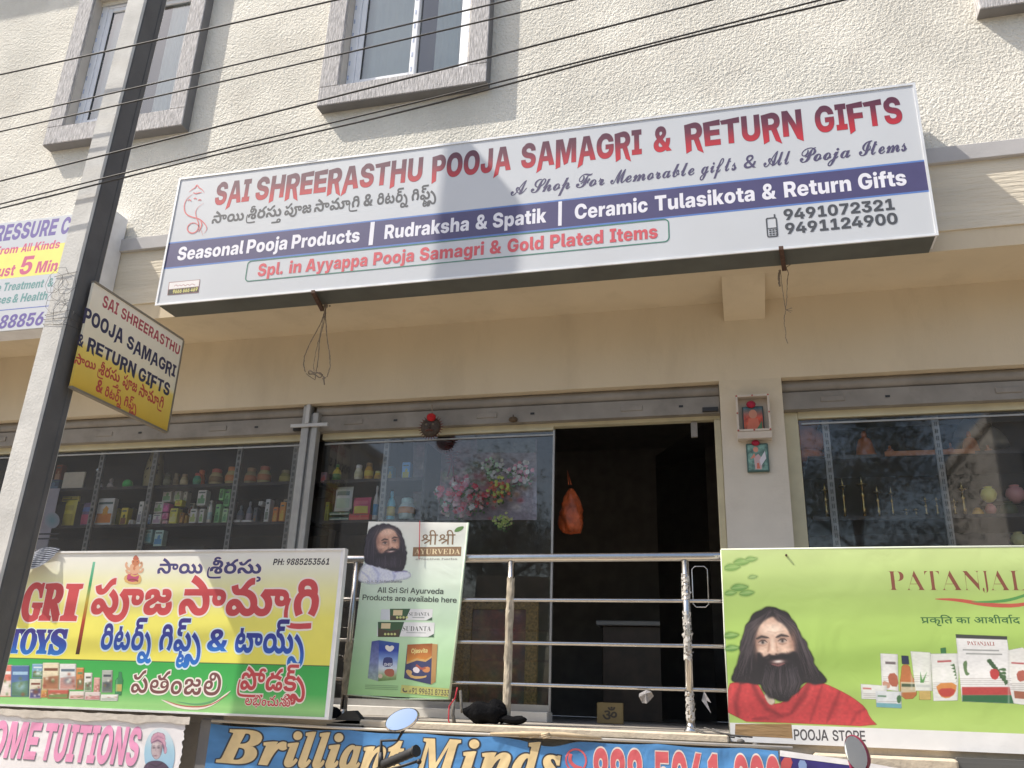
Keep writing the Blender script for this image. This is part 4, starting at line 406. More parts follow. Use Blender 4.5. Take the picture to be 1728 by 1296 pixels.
58,32,34,20,1,19,0,28,-22,25,-40,15,-31,11,-22,15,-28,14,-10,7,1,12,0,14,28,0,35,0,28,-13,56,-26,46,-39,28,-27,1,-24,1,75,89,37,-14,51,-68,26,-96,0,-59,0,-52,-19,-76,-38,-46,37,86,33,-19,55,101,121,-23,10,-38,22,-15,15,-17,-24,-37,-44,-19,
-21,-19,55,17,16,30,34,15,19,-21,30,-16,58,0,31,0,42,34,62,29,1,26,0,35,-58,0,-47,0,-34,-18,-56,-14,-21,17,-12,48,-24,22,-3,0,193,-31,1,0,59,105,1,0,-57,-42,1,0,-439,-32,1,0,189,12,0,85,0,-20,14,-42,18,-21,13,18,15,44,0,25,0,28,-16,24,-13,
1,-12,0,-19,-26,29,14,493,-7,28,-7,52,0,27,0,52,33,66,30,1,24,0,32,-44,24,-98,10,-75,44,1,0,-57,-41,1,0,-439,-33,1,0,441,-35,1,0,59,35,1,-12,82,-24,80,-22,1,-16,0,-17,-40,0,-33,0,-26,8,-44,6,-23,17,18,53,68,81,-22,8,-13,27,-10,20,-9,60,0,
51,0,155,-32,1,0,59,233,1,0,-57,-41,1,0,-439,-33,1,0,155,-122,-163,12,95,267,-95,1,0,-143,0,-34,2,-38,6,-24,4,-7,9,-18,20,1,15,0,29,30,10,21,53,311,441,-130,1,0,-159,19,40,28,1,26,0,33,-68,0,-59,0,-38,-12,-82,-14,-39,-29,33,10,26,13,66,0,
35,0,38,-16,36,-14,1,-22,0,-22,-57,0,-205,-32,1,0,141,-10,-16,-28,-30,-20,1,-19,0,-33,30,-20,62,0,47,0,64,44,76,35,1,9,0,23,-6,6,-1,-3,-59,-6,4,-20,4,-7,1,-23,0,-26,-40,0,-37,0,-42,24,-42,16,1,18,0,28,34,12,25,0,233,-149,1,0,59,311,1,20,
117,29,-10,-10,-27,-18,-16,1,-30,0,-34,62,0,53,0,44,35,66,35,5,3,-51,-23,-6,-21,-36,0,-25,0,-26,20,-26,13,1,12,0,19,12,14,15,27,36,441,-36,1,0,59,32,1,-5,18,-6,40,0,25,0,62,47,74,38,1,57,0,87,-122,32,-101,-34,1,-61,168,-74,1,-28,0,-31,-48,
0,-39,0,-24,7,-36,5,-13,43,1,0,-57,-41,1,0,-439,-32,1,30,192,451,0,-439,-32,1,0,263,-44,1,-24,0,-25,-10,-7,-11,-10,-16,0,-33,0,-40,30,-72,28,-45,-22,-41,-18,32,-32,64,-18,70,0,39,0,28,10,44,9,15,11,20,33,20,27,1,52,1,0,121,-160,1,0,59,233,
1,0,-57,8,68,441,0,-439,-33,1,0,441,-35,1,0,59,109,1,0,-57,64,176,175,0,-56,-36,-54,-27,1,-35,0,-53,102,-25,119,28,23,17,-86,40,-98,25,1,15,0,19,28,0,33,0,30,-16,46,-13,21,-11,-4,-12,-1,-2,57,27,2,23,36,0,31,0,28,-19,26,-12,1,-15,0,-24,-16,
-14,-13,-10,57,11,10,31,20,19,1,31,0,34,-62,0,-47,0,-62,-27,-33,4,-8,4,-7,15,-4,14,1,13,0,20,4,11,7,0,151,-30,1,0,59,207,1,0,-57,-41,1,0,-439,-33,1,0,441,-71,1,0,-439,-32,1,0,233,-10,-4,-18,-4,-11,1,-7,0,-10,3,6,-24,45,33,153,-14,0,-19,28,
0,25,0,24,15,24,11,1,7,0,16,-12,12,-19,20,14,25,68,0,53,0,46,-23,52,-19,1,-13,0,-12,-20,0,-19,0,-12,8,-28,23,-18,22,-1,-7,-55,-37,4,-37,68,0,47,0,40,28,52,27,1,19,0,32,-34,21,-68,0,-51,0,-56,-28,-92,-24,-27,18,-30,33,-76,13,-35,-26,-33,-20,
56,-33,76,-15,25,-11,-4,36,228,441,-41,1,0,-439,-32,1,0,133,-11,-14,-30,-24,-21,1,-22,0,-33,34,-20,60,0,41,0,70,46,74,38,1,5,0,16,-4,14,-2,4,-1,-2,-59,-7,4,-19,4,-10,1,-24,0,-28,-42,0,-39,0,-42,25,-38,18,1,21,0,30,36,10,23,0,233,-155,1,0,
59,228,1,20,20,1,-9,28,-11,60,0,31,0,54,35,52,27,1,13,0,21,-10,8,-7,-9,-53,-6,8,-16,10,-8,1,-16,0,-17,-36,0,-27,0,-26,11,-52,10,-27,53,165,1,-8,26,-16,56,-4,23,-5,-2,-11,-2,-6,1,-17,0,-34,18,-29,36,-17,64,0,47,0,34,13,52,10,17,13,24,38,20,
24,1,2,1,0,77,-118,1,0,59,213,1,0,-57,-63,1,0,-131,-19,1,-24,0,-28,-12,-10,-11,-9,-12,-10,-36,0,-25,0,-42,32,-56,33,1,2,0,5,0,3,1,-3,16,0,13,0,28,17,24,10,1,17,0,18,-40,0,-21,0,-26,-11,-28,-9,-7,5,-18,13,-42,10,-27,12,0,41,0,18,11,22,9,1,8,
0,12,-22,0,-17,0,-16,-12,-24,-8,1,-9,0,-11,24,14,168,147,-10,-80,-42,-66,-31,1,-29,0,-43,70,-13,77,27,19,11,-56,27,-56,21,1,23,0,23,60,6,55,78,176,111,0,-56,-36,-54,-27,1,-35,0,-53,102,-25,119,28,23,17,-86,40,-98,25,1,15,0,19,28,0,33,0,30,
-16,46,-13,21,-11,-4,-12,-1,-2,57,27,2,23,36,0,31,0,28,-19,26,-12,1,-15,0,-24,-16,-14,-13,-10,57,11,10,31,20,19,1,31,0,34,-62,0,-47,0,-32,-15,-52,-15,-15,6,-12,12,-8,6,1,8,0,13,18,7,23,12,39,14,46,28,38,22,1,15,0,28,-30,18,-64,0,-49,0,-64,
-38,-78,-32,1,-18,0,-27,28,-13,25,19,43,10,-18,18,-18,12,1,14,0,23,42,0,45,0,40,-17,44,-13,1,-11,0,-16,-26,-10,-33,-11,-33,-9,-30,-22,-36,-19,1,0,1,5,-24,]
WORD_NUMBERS = [999,6,0,11,-6,1,42,72,2,474,-5,3,535,47,4,665,-5,4,806,-5,260,3,5,11,-5,6,66,243,7,-35,-98,712,7,2,13,-5,8,74,47,9,36,157,10,265,-6,9,273,157,4,519,-5,11,454,-164,904,6,12,10,-5,13,159,-64,14,334,72,9,18,157,15,590,-5,16,706,93,1317,9,0,11,
-6,1,42,72,17,472,-5,18,726,-5,19,819,72,9,499,157,20,1136,156,21,1112,-4,22,1030,-98,1013,9,20,38,157,2,13,-5,8,74,47,23,270,-5,24,335,194,2,611,-5,8,672,47,25,645,155,26,775,-139,755,7,20,38,156,21,14,-4,27,266,-5,28,375,-55,25,294,155,
29,354,-175,30,482,-144,1206,9,31,14,-5,24,79,194,32,194,72,2,498,-5,3,559,47,33,689,-5,4,830,-5,34,698,155,30,941,-144,1546,9,27,10,-5,9,18,157,35,329,-5,9,436,157,36,689,-5,37,748,42,15,914,-5,16,1030,93,38,1240,-5,1197,10,39,19,99,6,330,
194,40,11,-5,41,-35,-98,42,468,-5,9,534,157,43,790,-5,25,825,155,29,812,-175,30,924,-144,1826,11,44,12,-5,45,326,-5,28,452,-55,36,672,-5,37,730,42,46,894,-5,9,983,157,4,1176,-5,47,1380,-6,9,1407,157,4,1633,-5,386,3,48,11,0,49,67,157,50,195,
0,864,6,51,0,-5,52,64,87,53,227,0,54,426,-107,55,532,0,56,636,-5,408,2,53,0,0,57,305,0,1319,8,58,12,0,59,425,0,57,578,0,50,593,0,60,785,0,57,1007,0,61,1015,246,62,1111,-23,361,3,63,201,306,64,136,260,65,12,32,]

LETTERS = {'b': [97, 99, 100, 101, 102, 103, 104, 105, 106, 107, 108, 109, 110, 111, 112, 114, 115, 116, 117, 118, 119, 120, 121, 65, 66, 67, 68, 69, 70, 71, 72, 73, 74, 75, 77, 78, 79, 80, 82, 83, 84, 85, 87, 48, 49, 50, 51, 52, 53, 54, 55, 56, 57, 38, 46, 58, 43, 45, 124], 'm': [97, 98, 99, 100, 101, 102, 104, 105, 106, 107, 108, 110, 111, 114, 115, 116, 117, 118, 121, 65, 69, 71, 72, 74, 79, 80, 82, 83, 84, 49, 51, 54, 55, 56, 57, 43, 45, 46], 'sb': [65, 66, 68, 69, 71, 73, 74, 76, 78, 79, 80, 82, 83, 84, 85, 86, 89], 'sbi': [66, 77, 97, 100, 105, 108, 110, 114, 115, 116], 'scr': [65, 70, 73, 77, 80, 83, 97, 98, 101, 102, 103, 104, 105, 106, 108, 109, 111, 112, 114, 115, 116]}
TELUGU_WORDS = ['sai', 'sri', 'rastu', 'puja', 'samagri', 'ritarn', 'gifts', 'toys', 'patanjali', 'prodakts', 'labhinchunu']
HINDI_WORDS = ['shri', 'prakriti', 'ka', 'ashirvad', 'om']
def _read(A, i):
    n = A[i]; i += 1; x = y = 0; P = []
    for _ in range(n): x += A[i]; y += A[i+1] >> 1; P.append((x*2.5, y*2.5, A[i+1] & 1)); i += 2
    return P, i
GL = {}
_i = 0
for _st, _s in LETTERS.items():
    GL[_st] = {}
    for _ch in map(chr, _s):
        _a, _n = GLYPH_NUMBERS[_i], GLYPH_NUMBERS[_i+1]; _i += 2; _l = []
        for _ in range(_n): _q, _i = _read(GLYPH_NUMBERS, _i); _l.append(_q)
        GL[_st][_ch] = (_a*2.5, _l)
    GL[_st][' '] = (260, [])
_lib = []; _i = 1
for _ in range(CONTOUR_NUMBERS[0]): _q, _i = _read(CONTOUR_NUMBERS, _i); _lib.append(_q)
_i = 0
for _st, _ws in (('te', TELUGU_WORDS), ('dv', HINDI_WORDS)):
    GL[_st] = {}
    for _w in _ws:
        _a, _n = WORD_NUMBERS[_i], WORD_NUMBERS[_i+1]; _i += 2; _l = []
        for _ in range(_n):
            _k, _x, _y = WORD_NUMBERS[_i:_i+3]; _i += 3; _l.append([(p[0]+_x*2.5, p[1]+_y*2.5, p[2]) for p in _lib[_k]])
        GL[_st][_w] = (_a*2.5, _l)
def _contours(style, key):
    a, cs = GL[style][key]; out = []
    for Q in cs:
        P = []; m = len(Q)
        for i in range(m):
            p, q = Q[i], Q[(i+1) % m]; P.append(p)
            if not p[2] and not q[2]: P.append(((p[0]+q[0])/2, (p[1]+q[1])/2, 1))
        s = next(i for i, q in enumerate(P) if q[2]); P = P[s:]+P[:s]; R = []; i = 0
        while i < len(P):
            p = P[i]; R.append((p[0], p[1]))
            if i+1 < len(P) and not P[i+1][2]:
                q = P[i+1]; d = P[(i+2) % len(P)]
                for t in (.25, .5, .75): R.append(((1-t)**2*p[0]+2*t*(1-t)*q[0]+t*t*d[0], (1-t)**2*p[1]+2*t*(1-t)*q[1]+t*t*d[1]))
                i += 2
            else: i += 1
        out.append([p for k, p in enumerate(R) if p != R[k-1]])
    return a, out
_cc = {}
def contours(style, key):
    if (style, key) not in _cc: _cc[(style, key)] = _contours(style, key)
    return _cc[(style, key)]
def area(P): return .5*sum(P[i-1][0]*P[i][1]-P[i][0]*P[i-1][1] for i in range(len(P)))
def inside(p, P):
    r = False
    for i in range(len(P)):
        (x0, y0), (x1, y1) = P[i-1], P[i]
        if (y0 > p[1]) != (y1 > p[1]) and p[0] < (x1-x0)*(p[1]-y0)/(y1-y0)+x0: r = not r
    return r
def offset(P, d):
    n = len(P); R = []
    for i in range(n):
        (ax, ay), (bx, by), (cx, cy) = P[i-1], P[i], P[(i+1) % n]
        e1 = (by-ay, ax-bx); e2 = (cy-by, bx-cx)          # outward for counter-clockwise, flipped below
        l1 = math.hypot(*e1) or 1; l2 = math.hypot(*e2) or 1
        nx, ny = e1[0]/l1+e2[0]/l2, e1[1]/l1+e2[1]/l2; l = math.hypot(nx, ny) or 1
        R.append((bx-d*nx/l, by-d*ny/l))                  # glyph outers run clockwise
    return R
def groups(cs):
    o = [c for c in cs if len(c) > 2 and area(c) < 0]; h = [c for c in cs if len(c) > 2 and area(c) >= 0]
    g = [[c] for c in o]
    for c in h:
        best = None
        for q in g:
            if inside(c[0], q[0]) and (best is None or abs(area(q[0])) < abs(area(best[0]))): best = q
        if best: best.append(c)
    return g

def winding(x, y, cs):
    w = 0
    for P in cs:
        for i in range(len(P)):
            (x0, y0), (x1, y1) = P[i-1], P[i]
            if y0 <= y < y1:
                if (x1-x0)*(y-y0)-(x-x0)*(y1-y0) > 0: w += 1
            elif y1 <= y < y0:
                if (x1-x0)*(y-y0)-(x-x0)*(y1-y0) < 0: w -= 1
    return w
_tc = {}
def glyph_mesh(style, key, d=0., spike=False):
    """filled triangles of one glyph (or word), grown outward by d; overlapping strokes are merged"""
    k = (style, key, d, spike)
    if k in _tc: return _tc[k]
    a, cs = contours(style, key); cs = [c for c in cs if len(c) > 2]
    if not cs: _tc[k] = (a, [], []); return _tc[k]
    lo = min(p[0] for q in cs for p in q); hi = max(p[0] for q in cs for p in q); mid = (lo+hi)/2
    if spike:
        R = []
        for q in cs:
            q2 = []
            for (px, py) in q:
                t = (px-lo)/(hi-lo)
                if py < 40 and key in 'AHPFMR' and t < .5: py -= 40+130*(1-t*2.2)*(1.2 if key == 'A' else .8)
                if py < 40 and key in 'RN' and t > .5: py -= 30+150*(t-.5)*2
                if py > 640 and key in 'ARPEFTGS' and t < .3: px -= 40; py -= 45
                q2.append((px, py))
            R.append(q2)
        cs = R
    if d: cs = [offset(c, d) for c in cs]
    vs = []; es = []
    for c in cs:
        n = len(vs); vs += [Vector(p) for p in c]; es += [(n+i, n+(i+1) % len(c)) for i in range(len(c))]
    r = delaunay_2d_cdt(vs, es, [], 0, 1e-3)
    V = [(p.x, p.y) for p in r[0]]; T = []
    for f in r[2]:
        cx = sum(V[i][0] for i in f)/3; cy = sum(V[i][1] for i in f)/3
        if winding(cx, cy, cs) != 0: T.append(tuple(f))
    _tc[k] = (a, V, T); return _tc[k]

class Plane:
    """a printed face: u runs right, v runs up; each new layer of print lies a hair above the last"""
    def __init__(s, kind, pos): s.kind = kind; s.pos = pos; s.k = 0
    def uv(s, x, y):
        if s.kind == 'y': p = at(x, y, s.pos); return (p.x, p.z)
        p = atx(x, y, s.pos); return (p.y, p.z)
    def p3(s, u, v, o): return Vector((u, s.pos-o, v)) if s.kind == 'y' else Vector((s.pos+o, u, v))
    def nxt(s): s.k += 1; return .0002+.00002*s.k
    def polys(s, gs, m, parent, name='printed_shape', o=None):
        o = s.nxt() if o is None else o; mb = MB(); e = 0
        for g in gs:
            fl = [p for c in g for p in c]
            if len(g) == 1 and len(fl) <= 4: tr = [tuple(range(len(fl)))]
            else: tr = tessellate_polygon([[Vector((p[0], p[1], 0)) for p in c] for c in g])
            mb.add([s.p3(p[0], p[1], o+e) for p in fl], [tuple(t) for t in tr]); e += .000004
        # faces toward the viewer
        for i, f in enumerate(mb.f):
            a, b, c = mb.v[f[0]], mb.v[f[1]], mb.v[f[2]]; n = (b-a).cross(c-a)
            if (n.y > 0 if s.kind == 'y' else n.x < 0): mb.f[i] = list(reversed(f))
        return obj(name, mb, m, parent)
    def poly(s, pxs, m, parent, name='printed_shape', smooth=0):
        P = [s.uv(*q) for q in pxs]
        for _ in range(smooth):
            Q = []
            for i in range(len(P)):
                a, b = P[i], P[(i+1) % len(P)]
                Q += [(a[0]*.75+b[0]*.25, a[1]*.75+b[1]*.25), (a[0]*.25+b[0]*.75, a[1]*.25+b[1]*.75)]
            P = Q
        return s.polys([[P]], m, parent, name)
    def soft(s, pxs, c0, c1, parent, name='printed_shape', n=6, at_=None, smooth=2, k0=1.0, k1=.25):
        """a printed tone that melts from c0 at the rim to c1 inside (nested flat tones)"""
        cx, cy = at_ or (sum(p[0] for p in pxs)/len(pxs), sum(p[1] for p in pxs)/len(pxs))
        for i in range(n):
            t = i/(n-1); k = k0+(k1-k0)*t
            c = tuple(int(round(a+(b-a)*t)) for a, b in zip(c0, c1))
            s.poly([(cx+(x-cx)*k, cy+(y-cy)*k) for x, y in pxs], ink(*c), parent, name, smooth)
    def rect(s, x0, y0, x1, y1, m, parent, name='printed_panel'):
        (u0, v1), (u1, v0) = s.uv(x0, y0), s.uv(x1, y1)
        return s.polys([[[(u0, v0), (u1, v0), (u1, v1), (u0, v1)]]], m, parent, name)
    def urect(s, u0, u1, v0, v1, m, parent, name='printed_panel'):
        return s.polys([[[(u0, v0), (u1, v0), (u1, v1), (u0, v1)]]], m, parent, name)
    def ribbon(s, pxs, w, m, parent, name='printed_line', closed=False, smooth=2, taper=False):
        P = [Vector(s.uv(*q)) for q in pxs]
        for _ in range(smooth):
            Q = [] if closed else [P[0]]
            for i in range(len(P) if closed else len(P)-1):
                a, b = P[i], P[(i+1) % len(P)]; Q += [a*.75+b*.25, a*.25+b*.75]
            if not closed: Q.append(P[-1])
            P = Q
        n = len(P); A = []; B = []
        for i in range(n):
            t = P[(i+1) % n]-P[i-1] if closed else P[min(i+1, n-1)]-P[max(i-1, 0)]
            t.normalize(); q = Vector((-t.y, t.x))*w/2
            if taper: q *= max(.15, math.sin(math.pi*(i+.3)/n))
            A.append(P[i]+q); B.append(P[i]-q)
        gs = []
        for i in range(n if closed else n-1):
            j = (i+1) % n; gs.append([[tuple(A[i]), tuple(A[j]), tuple(B[j]), tuple(B[i])]])
        mb_o = s.nxt(); mb = MB()
        for g in gs: mb.add([s.p3(p[0], p[1], mb_o) for p in g[0]], [(0, 1, 2, 3)])
        return obj(name, mb, m, parent)
    def text(s, items, L, R, top, m, parent, cap=727, bold=0., halo=None, halo_w=30, slant=0., spike=False, name='lettering', gap=150):
        """items = list of (style, key); L, R = picture points of the baseline's ends, top = a point at capital height"""
        def build(d):
            x = 0; G = []
            for st, key in items:
                a, V, T = glyph_mesh(st, key, d, spike)
                if V: G.append(([(x+p[0]+slant*p[1], p[1]) for p in V], T))
                x += a
            return G
        G = build(0.)
        lo = min(p[0] for V, T in G for p in V); hi = max(p[0] for V, T in G for p in V)
        (u0, v0), (u1, v1) = s.uv(*L), s.uv(*R); vt = s.uv(*top)
        sh = (v1-v0)/(u1-u0); vb = v0+sh*(vt[0]-u0)
        ku = (u1-u0)/(hi-lo); kv = (vt[1]-vb)/cap
        tf = lambda p: (u0+(p[0]-lo)*ku, v0+p[1]*kv+sh*(p[0]-lo)*ku)
        def put(d, mm, nm):
            o = s.nxt(); mb = MB(); e = 0
            for V, T in build(d):
                mb.add([s.p3(*tf(p), o+e) for p in V], T); e += .000003
            for i, f in enumerate(mb.f):
                a, b, c = mb.v[f[0]], mb.v[f[1]], mb.v[f[2]]; n = (b-a).cross(c-a)
                if (n.y > 0 if s.kind == 'y' else n.x < 0): mb.f[i] = list(reversed(f))
            return obj(nm, mb, mm, parent)
        if halo is not None: put(halo_w, halo, 'lettering_outline')
        return put(bold, m, name)
class Canvas:
    """a printed photograph: tones painted on a fine grid and carried by the print's own colour layer"""
    def __init__(s, pl, fm, x0, y0, x1, y1, n, seed=1):
        s.pl = pl; s.fm = fm; s.nx = n; s.ny = max(4, int(n*(y1-y0)/(x1-x0))); s.X, s.Y = np.meshgrid(np.linspace(x0, x1, s.nx), np.linspace(y0, y1, s.ny))
        s.C = np.zeros((s.ny, s.nx, 3)); s.A = np.zeros((s.ny, s.nx)); s.r = np.random.RandomState(seed); s.box = (x0, y0, x1, y1)
    def noise(s, k, kx=1., ky=1.):
        h = s.r.rand(max(2, int(k*ky))+2, max(2, int(k*kx))+2); a = np.linspace(0, h.shape[1]-1.001, s.nx); b = np.linspace(0, h.shape[0]-1.001, s.ny)
        ai = a.astype(int); bi = b.astype(int); fa = a-ai; fb = (b-bi)[:, None]; fa = fa*fa*(3-2*fa); fb = fb*fb*(3-2*fb)
        return (h[bi][:, ai]*(1-fa)+h[bi][:, ai+1]*fa)*(1-fb)+(h[bi+1][:, ai]*(1-fa)+h[bi+1][:, ai+1]*fa)*fb
    def sd(s, P, smooth=2):
        for _ in range(smooth):
            Q = []
            for i in range(len(P)):
                a, b = P[i], P[(i+1) % len(P)]; Q += [(a[0]*.75+b[0]*.25, a[1]*.75+b[1]*.25), (a[0]*.25+b[0]*.75, a[1]*.25+b[1]*.75)]
            P = Q
        d = np.full(s.X.shape, 1e9); w = np.zeros(s.X.shape, bool)
        for i in range(len(P)):
            (ax, ay), (bx, by) = P[i-1], P[i]; ex, ey = bx-ax, by-ay; t = np.clip(((s.X-ax)*ex+(s.Y-ay)*ey)/(ex*ex+ey*ey+1e-9), 0, 1)
            d = np.minimum(d, np.hypot(s.X-ax-t*ex, s.Y-ay-t*ey))
            if ay != by: w ^= ((ay > s.Y) != (by > s.Y)) & (s.X < ex*(s.Y-ay)/(by-ay)+ax)
        return np.where(w, -d, d)
    def mix(s, m, c): s.C += (np.array(c, float)-s.C)*m[..., None]
    def fill(s, P, c, soft=4., k=1., new=True, rough=0., smooth=2):
        d = s.sd(P, smooth)+(s.noise(22)-.5)*rough; t = np.clip(.5-d/(2*soft), 0, 1); m = t*t*(3-2*t)*k
        s.mix(m if not new else np.where(s.A > .02, m, np.where(m > 0, 1., 0.)), c)
        if new: s.A = np.maximum(s.A, m)
    def blob(s, cx, cy, rx, ry, c, k=.6, ang=0.):
        a = math.radians(ang); u = (s.X-cx)*math.cos(a)+(s.Y-cy)*math.sin(a); v = -(s.X-cx)*math.sin(a)+(s.Y-cy)*math.cos(a); s.mix(np.exp(-((u/rx)**2+(v/ry)**2))*k, c)
    def stroke(s, P, w, c, k=.8, taper=True):
        d = np.full(s.X.shape, 1e9); T = np.zeros(s.X.shape); n = len(P)-1
        for i in range(n):
            (ax, ay), (bx, by) = P[i], P[i+1]; ex, ey = bx-ax, by-ay; t = np.clip(((s.X-ax)*ex+(s.Y-ay)*ey)/(ex*ex+ey*ey+1e-9), 0, 1); q = np.hypot(s.X-ax-t*ex, s.Y-ay-t*ey)
            T = np.where(q < d, (i+t)/n, T); d = np.minimum(d, q)
        ww = w*(np.sqrt(np.clip(4*T*(1-T), .05, 1)) if taper else 1.); s.mix(np.exp(-(d/ww)**2)*k, c)
    def grain(s, k): s.C *= (1+(s.noise(60)-.5)*k)[..., None]
    def build(s, parent, name):
        o = s.pl.nxt(); x0, y0, x1, y1 = s.box; me = bpy.data.meshes.new(name); off = wloc(parent)
        vs = [tuple(s.pl.p3(*s.pl.uv(*s.fm(x, y)), o)-off) for x, y in zip(s.X.ravel(), s.Y.ravel())]; A = s.A.ravel(); n = s.nx; fs = []
        for j in range(s.ny-1):
            for i in range(n-1):
                a = j*n+i
                if max(A[a], A[a+1], A[a+n], A[a+n+1]) > .01: fs.append((a, a+n, a+n+1, a+1))
        me.from_pydata(vs, [], fs); ca = me.color_attributes.new('print', 'FLOAT_COLOR', 'POINT')
        l = np.clip(s.C, 0, 255)/255; l = np.where(l <= .04, l/12.92, ((l+.055)/1.055)**2.4); l = np.minimum((l*.88+l.mean(2, keepdims=True)*.12)*.93+.022, .82)
        ca.data.foreach_set('color', np.concatenate([l, np.clip(s.A, 0, 1)[..., None]], 2).astype(np.float32).ravel()); me.update()
        m = MATS.get('printed_photo')
        if m is None:
            m = bpy.data.materials.new('printed_photo'); m.use_nodes = True; N = m.node_tree.nodes; L = m.node_tree.links; b = N['Principled BSDF']; b.inputs['Roughness'].default_value = .5
            at_ = N.new('ShaderNodeAttribute'); at_.attribute_name = 'print'; L.new(at_.outputs['Color'], b.inputs['Base Color']); L.new(at_.outputs['Alpha'], b.inputs['Alpha']); MATS['printed_photo'] = m
        me.materials.append(m); ob = bpy.data.objects.new(name, me); col.objects.link(ob); ob.parent = parent; return ob
def W(st, txt): return [(st, c) for c in txt]
# ------------------------------------------------------------------ common materials
STUCCO = mat('stucco_cream', (.71,.685,.615), .9, var=.14, scale=1.3, bump=.0072, bscale=66, vor=True, dirt=.40, dirtcol=(.46,.42,.37), spec=.2)
GROOVE = mat('plaster_grooved_flat', (.66,.60,.49), .9, var=.10, scale=5, bump=.012, bscale=30, stretch=(.18,1,1.6), dirt=.16, dirtcol=(.34,.29,.23), spec=.2)
BEIGE = mat('painted_plaster_beige', (.63,.54,.40), .85, var=.045, scale=1.3, bump=.0015, bscale=70, dirt=.26, dirtcol=(.36,.29,.20), spec=.2, stretch=(1.6,1.6,.5))
COLUMN = mat('painted_plaster_graded', (.58,.53,.46), .85, var=.06, scale=4, bump=.0018, bscale=60, dirt=.3, dirtcol=(.34,.29,.23), spec=.2, grad=[(0,(.61,.58,.53)), (.42,(.60,.565,.505)), (.78,(.60,.535,.44)), (.97,(.63,.54,.40))])  # beige at the top, turning paler downward
GREYPL = mat('grey_plaster_smooth', (.46,.45,.45), .85, var=.06, scale=6, bump=.001, bscale=80, dirt=.1, spec=.2)
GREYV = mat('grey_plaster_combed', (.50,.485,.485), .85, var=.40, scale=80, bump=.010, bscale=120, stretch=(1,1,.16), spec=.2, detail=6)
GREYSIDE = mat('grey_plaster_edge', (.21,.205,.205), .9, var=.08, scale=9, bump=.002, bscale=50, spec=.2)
CONC = mat('concrete_weathered', (.34,.315,.28), .9, var=.14, scale=5, bump=.004, bscale=40, dirt=.35, dirtcol=(.1,.085,.07), spec=.2)
UPVC = mat('white_window_plastic', (.78,.80,.84), .35, var=.03)
FILM = mat('blue_protective_film_marks', (.40,.47,.64), .4, var=.3, scale=30)
SHUT = mat('shutter_steel_dull', (.26,.235,.205), .6, .15, var=.18, scale=4, dirt=.45, dirtcol=(.05,.035,.025), bump=.001, bscale=30)
CREAM = mat('cream_powder_coat', (.55,.50,.34), .5, var=.07, dirt=.18, dirtcol=(.2,.15,.08))
ALU = mat('aluminium_anodised', (.36,.355,.34), .5, .4, var=.08, scale=14, dirt=.2)
STEEL = mat('stainless_steel_tube', (.62,.60,.57), .26, 1., var=.06, scale=18, dirt=.12, dirtcol=(.2,.15,.1))
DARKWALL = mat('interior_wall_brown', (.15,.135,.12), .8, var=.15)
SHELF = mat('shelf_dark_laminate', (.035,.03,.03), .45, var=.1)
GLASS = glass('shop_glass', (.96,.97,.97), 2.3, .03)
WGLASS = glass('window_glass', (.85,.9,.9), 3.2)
BLACK = mat('black_rubber', (.018,.018,.02), .55, var=.1)
RUST = mat('rusty_iron', (.085,.045,.032), .85, var=.35, scale=40, bump=.002, bscale=120)
WHITEP = mat('flex_print_white', (.545,.57,.605), .42, var=.03, scale=1.5, bump=.0012, bscale=5, dirt=.05, dirtcol=(.5,.47,.42))
STRING = mat('old_string', (.23,.19,.15), .95, var=.3, scale=60)
FLOOR = mat('veranda_floor', (.36,.33,.29), .6, var=.12)

# ------------------------------------------------------------------ ground
g = MB().quad((-60,-40,.2), (60,-40,.2), (60,60,.2), (-60,60,.2))
obj('ground', g, mat('dusty_ground', (.42,.355,.27), .95, var=.15, scale=1.2, bump=.01, bscale=14, spec=.2), kind='structure')
r = MB().quad((-60,-6.5,.206), (60,-6.5,.206), (60,1.8,.206), (-60,1.8,.206))
obj('road', r, mat('asphalt_dusty', (.11,.10,.092), .9, var=.18, scale=3, bump=.006, bscale=60, spec=.3), kind='structure')

# ------------------------------------------------------------------ the building
B = thing('shop_building', (0, 6, .2), 'cream two storey shop building with textured upper wall over a row of shaded shopfronts', 'building')
YU, YS, YW, YG = 5.4, 5.3, 5.95, 6.1
XL, XR = -12.0, 9.0
wins = [(-5.72, -4.61, 6.26, 7.72), (-3.01, -1.88, 6.245, 7.70), (1.97, 3.08, 6.245, 7.70), (-8.45, -7.32, 6.25, 7.7), (4.67, 5.8, 6.245, 7.7)]
# upper wall: cells of plaster round the window openings
xs = sorted({XL, XR, *[w[0] for w in wins], *[w[1] for w in wins]}); zs = [5.03, 6.25, 7.71, 9.6]
mb = MB()
for i in range(len(xs)-1):
    for j in range(3):
        xm = (xs[i]+xs[i+1])/2
        if j == 1 and any(w[0] < xm < w[1] for w in wins): continue
        mb.quad((xs[i],YU,zs[j]), (xs[i+1],YU,zs[j]), (xs[i+1],YU,zs[j+1]), (xs[i],YU,zs[j+1]))
mb.box(XL, XR, 6.1, 6.2, 4.5, 9.6)
mb.quad((XL,YU,9.6), (XR,YU,9.6), (XR,6.1,9.6), (XL,6.1,9.6)); mb.quad((XL,YU,9.6), (XL,6.1,9.6), (XL,6.1,4.6), (XL,YU,4.6)); mb.quad((XR,YU,4.6), (XR,6.1,4.6), (XR,6.1,9.6), (XR,YU,9.6))
obj('upper_wall', mb, STUCCO, B)
obj('ledge_band', MB().bevbox(XL, XR, 5.355, YU+.02, 4.912, 5.03, .004), GREYPL, B)
obj('grooved_panel', MB().box(XL, XR, 5.388, YU+.05, 4.425, 4.912), GROOVE, B)
